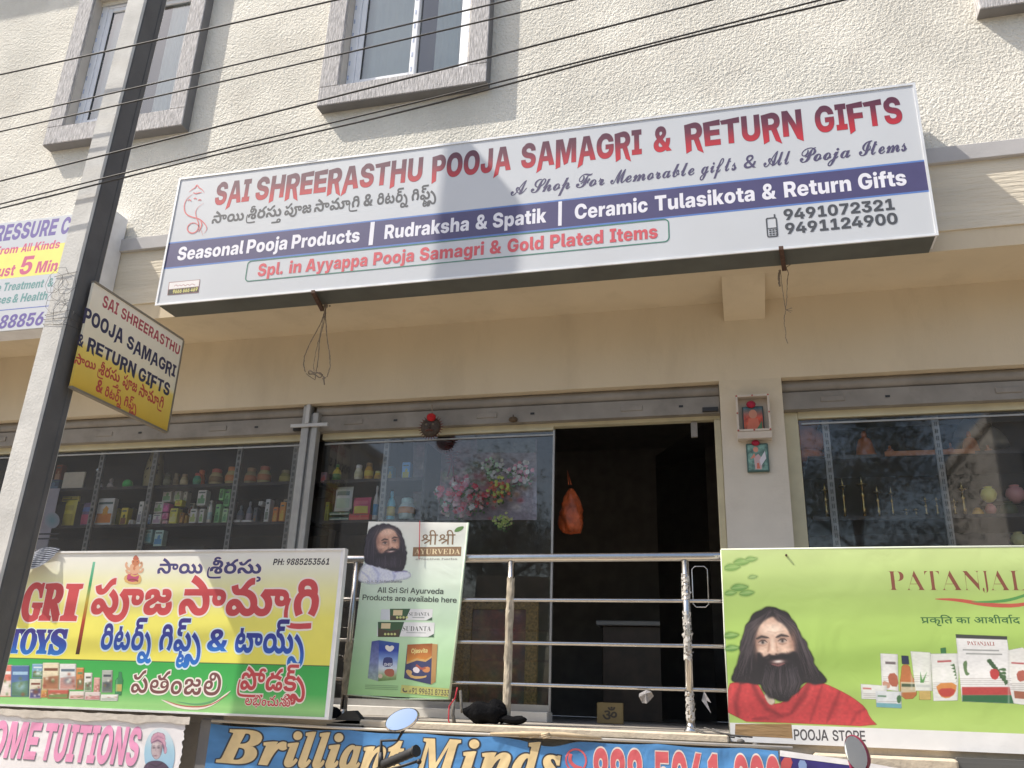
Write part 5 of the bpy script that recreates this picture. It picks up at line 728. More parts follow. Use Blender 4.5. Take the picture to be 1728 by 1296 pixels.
obj('fascia', MB().box(XL, XR, YU, 5.5, 4.286, 4.425), BEIGE, B)
obj('soffit', MB().box(XL, XR, 5.5, 6.3, 4.30, 4.5), BEIGE, B)
obj('sunshade_slab', MB().box(XL, -6.9, 5.0, YU, 9.1, 9.2), GREYPL, B)
# cantilever bracket under the overhang
bx0, bx1 = at(1223,540,YW).x, at(1290,536,YW).x
bm = MB(); b0, b1 = bx0-.005, bx1+.005
bm.add([(b0,5.5,4.30),(b1,5.5,4.30),(b1,5.95,4.15),(b0,5.95,4.15),(b0,5.5,4.34),(b1,5.5,4.34),(b1,5.95,4.34),(b0,5.95,4.34)],
       [(0,1,2,3)[::-1],(0,1,5,4),(1,2,6,5),(2,3,7,6),(3,0,4,7)])
obj('bracket_beam', bm, BEIGE, B)
# lower wall: lintel, columns
obj('lintel', MB().box(XL, XR, YW, 6.3, 3.69, 4.30), BEIGE, B)
colspans = [(-8.2,-7.75), (-.075, .349), (3.9, 4.35)]
for a, b in colspans: obj('column', MB().box(a, b, YW, 6.3, 1.38, 3.69), COLUMN, B)
# veranda plinth and slab edge
obj('plinth', MB().box(XL, XR, 4.96, 10, .2, 1.32), CONC, B)
obj('veranda_floor', MB().box(XL, XR, 4.962, 10, 1.32, 1.376), FLOOR, B)
slab = mat('slab_edge_cream', (.55,.47,.36), .85, var=.12, scale=9, bump=.004, bscale=40, dirt=.35, dirtcol=(.2,.15,.1))
obj('slab_edge', MB().bevbox(-3.0, -.105, 4.87, 4.97, 1.335, 1.378, .008), slab, B); obj('slab_edge', MB().bevbox(-.104, 3.6, 4.957, 4.97, 1.30, 1.378, .004), slab, B)
obj('corner_post', MB().bevbox(-3.13, -2.985, 4.84, 4.93, .2, 1.352, .012), GREYSIDE, B)
obj('under_slab_box', MB().bevbox(.30, .95, 4.86, 4.95, 1.08, 1.31, .01), slab, B)
obj('basement_shutter', MB().box(.95, 4, 4.89, 4.93, .2, 1.318), mat('shutter_dark_grey', (.12,.12,.115), .6, .3, bump=.004, bscale=10, stretch=(.01,1,4)), B)
# interiors
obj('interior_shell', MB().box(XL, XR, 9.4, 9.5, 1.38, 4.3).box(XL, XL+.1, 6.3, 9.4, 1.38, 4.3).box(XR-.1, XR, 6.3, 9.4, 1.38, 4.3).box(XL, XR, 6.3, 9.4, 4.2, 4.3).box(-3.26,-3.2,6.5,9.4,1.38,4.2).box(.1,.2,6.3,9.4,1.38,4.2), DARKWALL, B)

# windows of the upper floor
for wi, (x0, x1, z0, z1) in enumerate(wins):
    o = .165
    w = obj('window', MB().bevbox(x0-o, x0, YS, YU, z0, z1+.05, .005).bevbox(x1, x1+o-.005, YS, YU, z0, z1+.05, .005).bevbox(x0-o, x1+o-.005, YS, YU, z0-.185, z0, .005).bevbox(x0-o, x1+o-.005, YS, YU, z1+.05, z1+.2, .005), GREYV, B)
    # raised surround's right and lower sides, their shade painted in darker grey (butted 2 mm proud)
    obj('surround_shade_edge', MB().box(x1+o-.004, x1+o, YS+.006, YU, z0-.185, z1+.2).box(x0-o, x1+o, YS+.006, YU, z0-.190, z0-.186), GREYSIDE, w)
    obj('reveal', MB().box(x0, x0+.012, YS+.02, 5.52, z0+.012, z1+.05).box(x1-.012, x1, YS+.02, 5.52, z0+.012, z1+.05).box(x0, x1, YS+.02, 5.52, z0, z0+.012).box(x0+.012, x1-.012, YS+.02, 5.52, z1+.04, z1+.05), mat('reveal_plaster', (.50,.47,.43), .85, var=.06), w)
    X0, X1, Z0, Z1 = x0+.012, x1-.012, z0+.012, z1+.04; f = .07
    obj('frame', MB().bevbox(X0, X0+f, 5.41, 5.49, Z0, Z1).bevbox(X1-f, X1, 5.41, 5.49, Z0, Z1).bevbox(X0+f, X1-f, 5.412, 5.49, Z0, Z0+f).bevbox(X0+f, X1-f, 5.412, 5.49, Z1-f, Z1), UPVC, w)
    xm = X0 + (X1-X0)*.53; s = .05
    for a, b, yy in ((X0+f, xm+s/2, 5.42), (xm-s/2, X1-f, 5.45)):
        sa = obj('sash', MB().bevbox(a, a+s, yy, yy+.028, Z0+f, Z1-f).bevbox(b-s, b, yy, yy+.028, Z0+f, Z1-f).bevbox(a+s, b-s, yy+.001, yy+.027, Z0+f, Z0+f+s).bevbox(a+s, b-s, yy+.001, yy+.027, Z1-f-s, Z1-f), UPVC, w)
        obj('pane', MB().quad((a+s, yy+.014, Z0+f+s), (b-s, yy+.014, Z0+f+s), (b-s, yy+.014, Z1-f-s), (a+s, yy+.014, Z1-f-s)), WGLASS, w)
    fm = MB()
    for k in range(9):
        zz = Z0+.12+k*.15
        for xx, yy in ((X0+.012, 5.408), (xm-.012, 5.418), (X1-.036, 5.408)): fm.box(xx, xx+.012, yy, yy+.003, zz, zz+.045)
    obj('film_marks', fm, FILM, w)
    dk = MB()
    for px_ in (X0+f+s, ): dk.box(px_, px_+.012, 5.428, 5.432, Z0+f+s, Z1-f-s)
    obj('gasket', dk, BLACK, w)
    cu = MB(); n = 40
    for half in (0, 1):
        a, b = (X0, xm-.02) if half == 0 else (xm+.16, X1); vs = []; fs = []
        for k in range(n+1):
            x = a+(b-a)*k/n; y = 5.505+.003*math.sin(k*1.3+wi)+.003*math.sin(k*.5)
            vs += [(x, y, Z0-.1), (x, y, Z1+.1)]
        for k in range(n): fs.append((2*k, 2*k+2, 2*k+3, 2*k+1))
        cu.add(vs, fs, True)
    obj('curtain_sky_sheet', cu, mat('curtain_sky_pale', (.80,.84,.83), .9, var=.06, scale=3), w)  # pale curtain sheet; its brightness stands in for sky reflected in the panes
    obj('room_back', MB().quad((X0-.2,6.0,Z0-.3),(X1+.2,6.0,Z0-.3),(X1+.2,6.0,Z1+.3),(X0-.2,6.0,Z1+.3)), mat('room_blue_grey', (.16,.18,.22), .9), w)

# shutters and shopfront frames
def shutter(x0, x1):
    s = obj('rolling_shutter', MB().box(x0, x1, 6.02, 6.1, 3.475, 3.60), SHUT, B)
    t = MB(); n = 10; vs = []
    for k in range(n+1):
        q = math.pi*k/n; vs.append((6.06-.05*math.sin(q), 3.65-.05*math.cos(q)))
    pts = []
    for x in (x0, x1): pts += [(x, y, z) for y, z in vs]
    t.add(pts, [(k, k+n+1, k+n+2, k+1) for k in range(n)], True)
    obj('curtain_roll', t, SHUT, s)
    obj('groove_shadow_gap', MB().box(x0, x1, 6.045, 6.06, 3.598, 3.606), BLACK, s)
    for k in range(int((x1-x0)/1.1)+1):
        xx = x0+.25+k*1.1
        if xx < x1-.2:
            obj('lock_plate', MB().bevbox(xx, xx+.16, 6.012, 6.022, 3.52, 3.56, .003), SHUT, s); obj('bolt_hole', MB().box(xx+.42, xx+.45, 6.016, 6.021, 3.53, 3.545), BLACK, s)
    obj('guide_end', MB().box(x1-.12, x1-.01, 6.0, 6.02, 3.485, 3.515), BLACK, s)
shutter(-7.75, -3.30); shutter(-3.235, -.08); shutter(.352, 3.9)
# tall slotted post with arms between the two left shutters
p = obj('shutter_post', MB().bevbox(-3.335, -3.27, 5.975, 6.04, 1.38, 3.69, .004).bevbox(-3.245, -3.195, 5.975, 6.04, 1.38, 3.62, .004).box(-3.27, -3.245, 6.0, 6.04, 1.38, 3.62), ALU, B)
obj('post_arm', MB().box(-3.42, -3.10, 5.955, 5.973, 3.50, 3.525), mat('grey_paint_arm', (.5,.5,.5), .5), p)
obj('post_cap', MB().box(-3.30, -3.27, 5.96, 5.974, 3.53, 3.72), mat('grey_paint_arm', (.5,.5,.5), .5), p)

def front(x0, x1, seams, name='shop_window', zbot=1.44):
    w = obj(name, MB().box(x0, x1, 6.085, 6.15, 3.425, 3.475), CREAM, B)
    obj('glazing_strip', MB().box(x0+.02, x1, 6.098, 6.106, 3.385, 3.397), ALU, w)
    obj('bottom_rail', MB().box(x0, x1, 6.09, 6.14, zbot, zbot+.045), ALU, w)
    obj('sill_wall', MB().bevbox(x0, x1, 6.03, 6.2, 1.376, zbot, .004), mat('sill_white', (.62,.60,.56), .7, dirt=.3, dirtcol=(.3,.25,.2)), w)
    ed = [x0]+seams+[x1]
    for a, b in zip(ed, ed[1:]):
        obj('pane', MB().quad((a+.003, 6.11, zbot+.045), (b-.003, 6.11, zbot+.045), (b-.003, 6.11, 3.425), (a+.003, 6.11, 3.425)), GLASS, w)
    return w
wl = front(-7.75, -3.335, [-6.6, -5.27, -3.94]); wm = front(-3.195, -1.30, []); wr = front(.45, 3.9, [2.0])
obj('edge_trim', MB().box(-1.306, -1.292, 6.095, 6.118, 1.44, 3.425), ALU, wm)
obj('door_head', MB().box(-1.30, -.08, 6.085, 6.15, 3.45, 3.475), CREAM, B)
obj('door_jamb', MB().bevbox(-.125, -.076, 6.08, 6.2, 1.38, 3.45), CREAM, B)
obj('window_jamb', MB().bevbox(.352, .448, 6.08, 6.2, 1.38, 3.475), CREAM, B)
# glass door, standing open into the shop
dh = Vector((-.20, 6.14, 0)); ang = math.radians(62); dd = Vector((-math.cos(ang), math.sin(ang), 0))
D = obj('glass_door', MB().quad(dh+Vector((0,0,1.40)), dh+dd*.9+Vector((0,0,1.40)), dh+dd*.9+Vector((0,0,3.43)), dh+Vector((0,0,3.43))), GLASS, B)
q0 = dh+dd*.06; q1 = dh+dd*.2
obj('patch_fitting', MB().box(-.29, -.245, 6.10, 6.13, 3.33, 3.44), SHUT, D)
hp = []
hx0, hx1, hz0, hz1 = at(1167,955,6.0).x, at(1193,955,6.0).x, at(1180,1024,6.0).z, at(1180,955,6.0).z
for (x, z) in ((hx0+.02,hz0),(hx0,hz0+.02),(hx0,hz1-.02),(hx0+.02,hz1),(hx1-.02,hz1),(hx1,hz1-.02),(hx1,hz0+.02),(hx1-.02,hz0)): hp.append((x, 6.02, z))
obj('pull_handle', MB().tube(hp, .0042, 6, closed=True), STEEL, D)
# slotted uprights behind the left and right windows
SLOT = mat('slot_dark_grey', (.14,.14,.14), .7)
def upright(px_, parent):
    a = at(px_[0], px_[1], 6.16); x = a.x
    u = MB().box(x-.022, x+.022, 6.15, 6.17, 1.45, 3.42); o = obj('slotted_upright', u, ALU, parent)
    d = MB(); z = 1.6
    while z < 3.38: d.box(x-.008, x-.002, 6.146, 6.1495, z, z+.03); d.box(x+.003, x+.009, 6.146, 6.1495, z, z+.03); z += .05
    obj('slots', d, SLOT, o, kind='stuff')
for q in ((178.6,750),(268,747),(408.7,742),(503,739)): upright(q, wl)
for q in ((1390,690),(1573,682)): upright(q, wr)
upright((655,735), wm)
# shelves
ZS1, ZS2, ZS3 = at(300,824,6.3).z, at(300,888,6.3).z, at(300,966,6.3).z
ZR1, ZR2 = at(1480,780,6.4).z, at(1480,881,6.4).z
def shelf(x0, x1, z, parent, d=.5): obj('shelf', MB().box(x0, x1, 6.18, 6.18+d, z-.025, z), SHELF, parent)
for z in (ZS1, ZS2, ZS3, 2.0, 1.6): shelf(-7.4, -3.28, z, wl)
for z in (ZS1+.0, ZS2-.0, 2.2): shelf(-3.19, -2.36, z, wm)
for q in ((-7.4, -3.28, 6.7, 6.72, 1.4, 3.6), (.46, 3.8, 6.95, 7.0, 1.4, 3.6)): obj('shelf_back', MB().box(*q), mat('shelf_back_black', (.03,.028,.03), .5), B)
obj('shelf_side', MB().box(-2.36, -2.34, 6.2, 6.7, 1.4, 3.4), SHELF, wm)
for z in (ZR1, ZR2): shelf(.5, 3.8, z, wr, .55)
obj('shelf_lip', MB().box(1.0, 1.56, 6.165, 6.18, ZR1-.02, ZR1+.012), mat('copper_lip', (.42,.17,.07), .4, .3), wr)
# ------------------------------------------------------------------ main signboard
def frame_bars(x0, x1, z0, z1, y0, y1, w):
    return MB().box(x0, x1, y0, y1, z1-w, z1).box(x0, x1, y0, y1, z0, z0+w).box(x0, x0+w, y0, y1, z0+w, z1-w).box(x1-w, x1, y0, y1, z0+w, z1-w)
SX0, SX1, SZ0, SZ1 = -4.205, 1.276, 4.247, 5.373
S = thing('shop_signboard', ((SX0+SX1)/2, 5.2, SZ0), 'long white box signboard with big red shop name and purple band mounted above the shopfront', 'signboard')
SIDE = mat('sign_box_sheet_dark', (.115,.125,.12), .6, .2, var=.12, scale=4, dirt=.25, dirtcol=(.05,.04,.03))
obj('box', MB().box(SX0+.01, SX1-.01, 5.125, 5.345, SZ0+.006, SZ1-.006), SIDE, S)
obj('face_panel', MB().bevbox(SX0, SX1, 5.11, 5.124, SZ0, SZ1, .003), WHITEP, S)
obj('side_sheet', MB().box(SX1-.009, SX1+.004, 5.124, 5.30, SZ0+.01, SZ1-.004), mat('white_sheet', (.75,.76,.80), .5), S)
obj('edge_strip', frame_bars(SX0-.004, SX1+.004, SZ0-.004, SZ1+.004, 5.104, 5.112, .016), mat('sign_edge_alu', (.72,.73,.74), .4, .2, dirt=.25, dirtcol=(.3,.26,.22)), S)
P = Plane('y', 5.1098)
NAVY = ink(62,56,112); DK = ink(62,66,74); CRIM = ink(200,48,66)
zb0, zb1 = 4.566, 4.776
P.urect(SX0+.012, SX1-.012, zb0-.012, zb1+.012, ink(70,120,200), S); P.urect(SX0+.012, SX1-.012, zb0, zb1, NAVY, S)
RG = mat('red_fade_letters', (.6,.04,.05), .5, var=0, grad=[(.0,lin(196,42,54)), (.3,lin(172,42,54)), (.7,lin(102,42,62)), (1.,lin(80,38,60))])
RGL = ink(120,70,90)
def zline(L, R, Tp):   # keeps every word of a line on the same two heights
    l, r, t = P.uv(*L), P.uv(*R), P.uv(*Tp)
    return (l[1]+r[1])/2, t[1]
def words(pl, ws, zb, zt, m, parent, st, **k):
    """ws = [(word or key list, left px x, right px x, px y near the word)]; every word is fitted between its own ends"""
    for w, xl, xr, y in ws:
        u0, u1 = pl.uv(xl, y)[0], pl.uv(xr, y)[0]
        class Q: pass
        q = Plane(pl.kind, pl.pos); q.k = pl.k
        q.uv = lambda a, b, u0=u0, u1=u1: ((u0, zb) if a == 0 else (u1, zb) if a == 1 else ((u0+u1)/2, zt))
        it = W(st, w) if isinstance(w, str) else [('te' if st == 't' else st, x) if isinstance(x, str) else x for x in w]
        q.text(it, (0,0), (1,0), (2,0), m, parent, **k); pl.k = q.k
words(P, [('SAI',364,421,330),('SHREERASTHU',434,711,310),('POOJA',729,862,280),('SAMAGRI',880,1083,260),('&',1103,1133,240),('RETURN',1155,1355,225),('GIFTS',1375,1523,200)],
      5.082, 5.285, RG, S, 'b', spike=True, bold=-2, halo=RGL, halo_w=9)
words(P, [(['sai'],358,411,370),(['sri','rastu'],415,474,370),(['puja'],479,524,365),(['samagri'],529,605,360),([('b','&')],612,628,355),(['ritarn'],635,689,352),(['gifts'],693,735,350)],
      4.915, 4.995, DK, S, 't', cap=560)
words(P, [('A',862,889,325),('Shop',896,962,318),('For',972,1020,312),('Memorable',1030,1172,300),('gifts',1180,1243,285),('All',1288,1335,272),('Pooja',1349,1435,262),('Items',1449,1531,255)],
      4.868, 4.985, ink(70,62,104), S, 'scr', cap=690, bold=9)
words(P, [('&',1254,1277,278)], 4.868, 4.975, ink(70,62,104), S, 'b', slant=.2, bold=-22)
BW = ink(228,228,240)
words(P, [('Seasonal',302,411,420),('Pooja',418,485,410),('Products',494,607,400),('|',624,631,392),('Rudraksha',650,791,385),('&',803,823,375),('Spatik',832,922,370),('|',942,948,365),('Ceramic',970,1093,355),('Tulasikota',1105,1274,340),('&',1286,1310,330),('Return',1323,1437,322),('Gifts',1449,1531,315)],
      4.618, 4.735, BW, S, 'b')
words(P, [('Spl.',435,477,460),('in',488,508,455),('Ayyappa',516,619,450),('Pooja',630,698,440),('Samagri',708,816,435),('&',826,846,430),('Gold',856,917,425),('Plated',928,1018,420),('Items',1029,1110,410)],
      4.412, 4.516, ink(212,62,78), S, 'b')
# green rounded outline
gu0, gv1 = P.uv(417,447); gu1 = P.uv(1130,400)[0]; gv0 = P.uv(418,481)[1]
def rounded(u0, u1, v0, v1, r, n=5):
    R = []
    for cx, cy, a0 in ((u1-r,v1-r,0),(u0+r,v1-r,90),(u0+r,v0+r,180),(u1-r,v0+r,270)):
        for k in range(n+1): q = math.radians(a0+90*k/n); R.append((cx+r*math.cos(q), cy+r*math.sin(q)))
    return R
def ring_print(pl, outer, inner, m, parent, name='printed_outline'):
    o = pl.nxt(); mb = MB(); n = len(outer)
    for i in range(n):
        j = (i+1) % n; mb.add([pl.p3(*outer[i], o), pl.p3(*outer[j], o), pl.p3(*inner[j], o), pl.p3(*inner[i], o)], [(0,1,2,3)])
    return obj(name, mb, m, parent)
gv0, gv1 = 4.375, 4.552
ring_print(P, rounded(gu0,gu1,gv0,gv1,.035), rounded(gu0+.008,gu1-.008,gv0+.008,gv1-.008,.028), ink(50,128,108), S)
words(P, [('9491072321',1322,1511,360)], 4.452, 4.532, DK, S, 'b'); words(P, [('9491124900',1325,1517,388)], 4.350, 4.430, DK, S, 'b')
# phone pictogram
def zpx(x0, y0, s, ox, oy): return lambda a, b: (ox+a/s, oy+b/s)
f3 = zpx(0,0,2.7,1088,0)
pu0, pv1 = P.uv(*f3(550,987)); pu1, pv0 = P.uv(*f3(609,1082)); pv0 = 4.338; pv1 = 4.482
ring_print(P, rounded(pu0,pu1,pv0,pv1,.012,3), rounded(pu0+.008,pu1-.008,pv0+.008,pv1-.008,.008,3), DK, S, 'phone_mark')
P.urect(pu1-.018, pu1-.008, pv1, pv1+.022, DK, S, 'phone_mark'); P.urect(pu0+.008, pu1-.008, pv0+.062, pv0+.068, DK, S, 'phone_mark')
for i in range(3):
    for j in range(3): P.urect(pu0+.016+i*.019, pu0+.03+i*.019, pv0+.014+j*.016, pv0+.024+j*.016, DK, S, 'phone_mark')
# line drawing of an elephant-headed deity at the left end
f2 = zpx(0,0,3.456,260,250); RL = ink(214,96,100)
for pts in ([(203,258),(222,240),(240,232),(250,211),(262,232),(280,240),(294,262)], [(228,258),(240,266),(256,262),(280,258)], [(232,264),(196,288),(174,330),(180,380),(215,402),(262,410),(296,440),(312,470),(290,500)],
            [(290,320),(256,344),(240,372),(248,408),(262,440),(256,480),(226,500),(196,486),(194,456),(220,434),(250,440),(270,470),(286,510)], [(196,308),(206,298),(218,310)], [(230,296),(240,290),(248,298)], [(256,308),(266,298),(276,306)], [(270,420),(282,450),(258,490)]):
    P.ribbon([f2(*q) for q in pts], .011, RL, S, 'line_drawing', taper=True)
# maker's tag
P.poly([f2(88,783),f2(269,766),f2(259,842),f2(78,858)], ink(150,90,90), S); P.poly([f2(91,786),f2(266,769),f2(261,806),f2(86,824)], ink(226,222,222), S); P.poly([f2(85,826),f2(261,808),f2(257,839),f2(80,856)], ink(50,46,40), S)
u = P.uv(*f2(110,845)); q = P.uv(*f2(250,832)); P.text(W('b','9666 666 469'), f2(108,849), f2(252,834), f2(112,826), ink(214,206,96), S)
P.ribbon([f2(118,806),f2(130,796),f2(140,808),f2(150,796),f2(160,806),f2(172,794),f2(184,806),f2(196,792),f2(208,803),f2(222,790),f2(240,800)], .004, ink(150,50,70), S, 'tiny_script')
# small bends along the top edge
for x in (at(515,277,5.11).x, at(980,219,5.11).x): obj('edge_clip', MB().box(x, x+.10, 5.102, 5.112, SZ1+.001, SZ1+.009), mat('sign_edge_alu', (.72,.73,.74), .4), S)

# ------------------------------------------------------------------ clinic board on the left
C_ = thing('clinic_signboard', (-5.6, 5.25, 4.18), 'white and yellow wall board with purple heading, partly hidden behind the concrete pole', 'signboard')
CX0, CX1, CZ0, CZ1 = -7.6, -4.86, 4.185, 5.225
obj('box', MB().box(CX0, CX1-.004, 5.215, 5.38, CZ0, CZ1), mat('white_sheet', (.75,.76,.80), .5), C_)
obj('face_panel', MB().bevbox(CX0, CX1, 5.2, 5.214, CZ0, CZ1, .003), WHITEP, C_)
P = Plane('y', 5.2); f1 = zpx(0,0,3.241,0,340)
PUR = ink(92,72,160); MAG = ink(206,60,120); TEAL = ink(90,150,150)
zy1 = P.uv(0,421.8)[1]; zy0 = P.uv(0,471)[1]
P.urect(CX0+.01, CX1-.02, zy0, zy1, ink(246,232,90), C_)
words(P, [('PRESSURE',-22,93,400),('C',101,115,395),('W',120,138,395)][:2], P.uv(20,405)[1], P.uv(20,378)[1], PUR, C_, 'b', slant=.06)
words(P, [('From',-10,28,430),('All',34,51,428),('Kinds',57,99,422)], P.uv(60,423)[1], P.uv(60,409)[1], MAG, C_, 'b', slant=.1)
words(P, [('Just',-14,24,462),('Min',60,96,455)], P.uv(40,463)[1], P.uv(40,444)[1], MAG, C_, 'b', slant=.1)
words(P, [('5',32,52,460)], P.uv(40,463)[1], P.uv(40,433)[1], MAG, C_, 'b', slant=.1)
words(P, [('Free',-30,1,490),('Treatment',6,72,487),('&',79,88,485)], P.uv(30,489)[1], P.uv(30,475)[1], TEAL, C_, 'b', slant=.1)
words(P, [('Diseases',-45,17,512),('&',20,29,511),('Health',34,78,508)], P.uv(30,510)[1], P.uv(30,496)[1], TEAL, C_, 'b', slant=.1)
zl = P.uv(30,521)[1]; P.urect(CX0+.02, CX1-.04, zl-.004, zl+.004, ink(90,110,190), C_)
words(P, [('88856',-1,72,545)], P.uv(30,552)[1], P.uv(30,530)[1], PUR, C_, 'b', slant=.12)

# ------------------------------------------------------------------ concrete pole
PX0, PX1 = -4.113, -3.947; PY0, PY1 = 4.04, 4.235
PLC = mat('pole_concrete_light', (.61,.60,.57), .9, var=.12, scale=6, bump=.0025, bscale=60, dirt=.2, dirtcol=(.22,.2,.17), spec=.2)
LEAN = lambda mb: ([setattr(p, 'x', p.x+.023*(p.z-4.1)) for p in mb.v], mb)[1]     # the pole leans a little
pole = obj('concrete_pole', LEAN(MB().bevbox(PX0, PX1, PY0, PY1, .2, 8.3, .012)), PLC, None, 'tall square concrete utility pole leaning across the left windows in front of the shops', 'pole')
POLED = mat('pole_side_shaded', (.13,.13,.132), .9, var=.1, scale=6, bump=.002, bscale=60, spec=.2)  # darker copy of the pole concrete, painting its side in shade
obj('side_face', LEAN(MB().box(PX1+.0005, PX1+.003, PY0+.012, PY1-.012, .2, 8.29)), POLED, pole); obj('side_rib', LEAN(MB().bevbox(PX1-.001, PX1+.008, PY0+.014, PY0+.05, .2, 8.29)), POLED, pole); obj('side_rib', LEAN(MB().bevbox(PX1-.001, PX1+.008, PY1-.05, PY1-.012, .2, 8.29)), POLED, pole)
# twisted tie wires round the pole
wm_ = mat('thin_wire_dark', (.06,.055,.05), .6)
tw = MB()
for k in range(3):
    z = at(95,545,4.04).z+.03*k
    tw.tube([(PX0-.004,PY1,z+.01),(PX0-.006,PY0-.004,z),(PX1+.012,PY0-.005,z-.02+.02*k),(PX1+.018,PY1,z)], .0016, 5)
for k in range(7):
    a = rng.uniform(0,6); c0 = at(104+rng.uniform(-14,14), 500+rng.uniform(-30,30), 4.03)
    tw.tube([c0+Vector((.05*math.cos(a+t*.9)*(1+.2*t), -.006-.003*t, .09*math.sin(a+t*.8))) for t in range(7)], .0012, 5)
z = at(90,468,4.04).z; tw.tube([(PX0-.004,PY0-.004,z),(PX0+.08,PY0-.006,z+.012),(PX1,PY0-.005,z+.02)], .0016, 5)
obj('tie_wire', tw, wm_, None, 'thin dark tie wire wound and tangled on the concrete pole', 'wire')

# ------------------------------------------------------------------ hanging plate on the pole
PL = thing('pole_sign', (-3.9, 4.62, 3.225), 'small projecting plate sign in cream and yellow fixed edge-on to the concrete pole', 'sign')
yA, yB, zA, zB = 4.14, 5.10, 3.225, 3.93
obj('plate', MB().box(-3.918, -3.9, yA, yB, zA, zB), mat('plate_print', (.6,.5,.3), .5, var=.03, grad=[(0,lin(222,184,70)), (.38,lin(244,218,112)), (.44,lin(246,236,206)), (1,lin(250,242,224))]), PL)
obj('plate_edge', MB().box(-3.924, -3.894, yA, yB, zB-.002, zB+.012).box(-3.924, -3.894, yA, yB, zA-.012, zA+.002).box(-3.924, -3.894, yB-.002, yB+.01, zA, zB), mat('plate_rim', (.28,.25,.2), .6, .3, dirt=.3), PL)
obj('fixing_rod', MB().tube([(-3.93, 4.2, 3.8), (-3.93, 4.3, 3.8)], .01).tube([(-3.93,4.2,3.35),(-3.93,4.3,3.35)], .01), RUST, PL)
P = Plane('x', -3.9); fz = lambda a, b: (a/3.241, 340+b/3.241)
PR = ink(196,58,72); PN = ink(36,38,84); PT = ink(206,60,40)
P.text(W('b','SAI'), fz(556,574), fz(640,622), fz(575,512), PR, PL, bold=-12); P.text(W('b','SHREERASTHU'), fz(658,634), fz(978,842), fz(672,578), PR, PL, bold=-12)
P.text(W('b','POOJA'), fz(450,650), fz(668,778), fz(520,606), PN, PL, spike=True); P.text(W('b','SAMAGRI'), fz(690,796), fz(955,962), fz(712,735), PN, PL, spike=True)
P.text(W('b','&'), fz(420,782), fz(452,800), fz(435,720), PN, PL)
P.text(W('b','RETURN'), fz(472,806), fz(736,954), fz(500,745), PN, PL, spike=True); P.text(W('b','GIFTS'), fz(752,972), fz(922,1066), fz(770,905), PN, PL, spike=True)
for ks, a, b, t in ((['sai'],(405,884),(520,922),(440,850)), (['sri','rastu'],(532,940),(652,992),(560,900)), (['puja'],(668,1004),(745,1046),(690,960)), (['samagri'],(756,1058),(890,1134),(790,1022)),
                    ([('b','&')],(520,1036),(558,1052),(538,988)), (['ritarn'],(570,1062),(665,1108),(600,1028)), (['gifts'],(675,1116),(745,1150),(700,1080))):
    P.text([('te',k) if isinstance(k,str) else k for k in ks], fz(*a), fz(*b), fz(*t), PT, PL, cap=560)

# ------------------------------------------------------------------ overhead wires
WIRE = mat('wire_black_rubber', (.035,.033,.032), .6, var=.1)
lab = ['topmost overhead wire, the one that crosses high over the left window', 'second overhead wire from the top, just above its close neighbour', 'third overhead wire from the top, running close under the second', 'fourth overhead wire from the top, single and wide apart from the rest',
       'upper strand of the lowest twisted pair of overhead wires', 'lower strand of the lowest twisted pair of overhead wires']
for i, (a, b) in enumerate((((0,126),(567,0)), ((0,200),(860,0)), ((0,222),(967,0)), ((0,305.5),(1200,0)), ((0,347),(1400,0)), ((0,350),(1414,0)))):
    A = at(*a, 3.97); Bp = at(*b, 3.93); d = Bp-A; pts = []
    for k in range(61):
        t = -2.0+5.0*k/60; p_ = A+d*t; p_.z += .05*((t-.5)**2-.25)*(.6 if i else .3)
        if i == 5: p_ += Vector((0, .006*math.sin(t*14), -.008+.009*math.sin(t*9)))
        if i == 4: p_ += Vector((0, -.005, .008+.006*math.sin(t*7)))
        pts.append(p_)
    r_ = (.0062,.0054,.0054,.0060,.0052,.0056)[i]
    obj('overhead_wire', MB().tube(pts, r_, 6), WIRE, None, lab[i], 'wire', 'overhead wires strung in front of the shops')
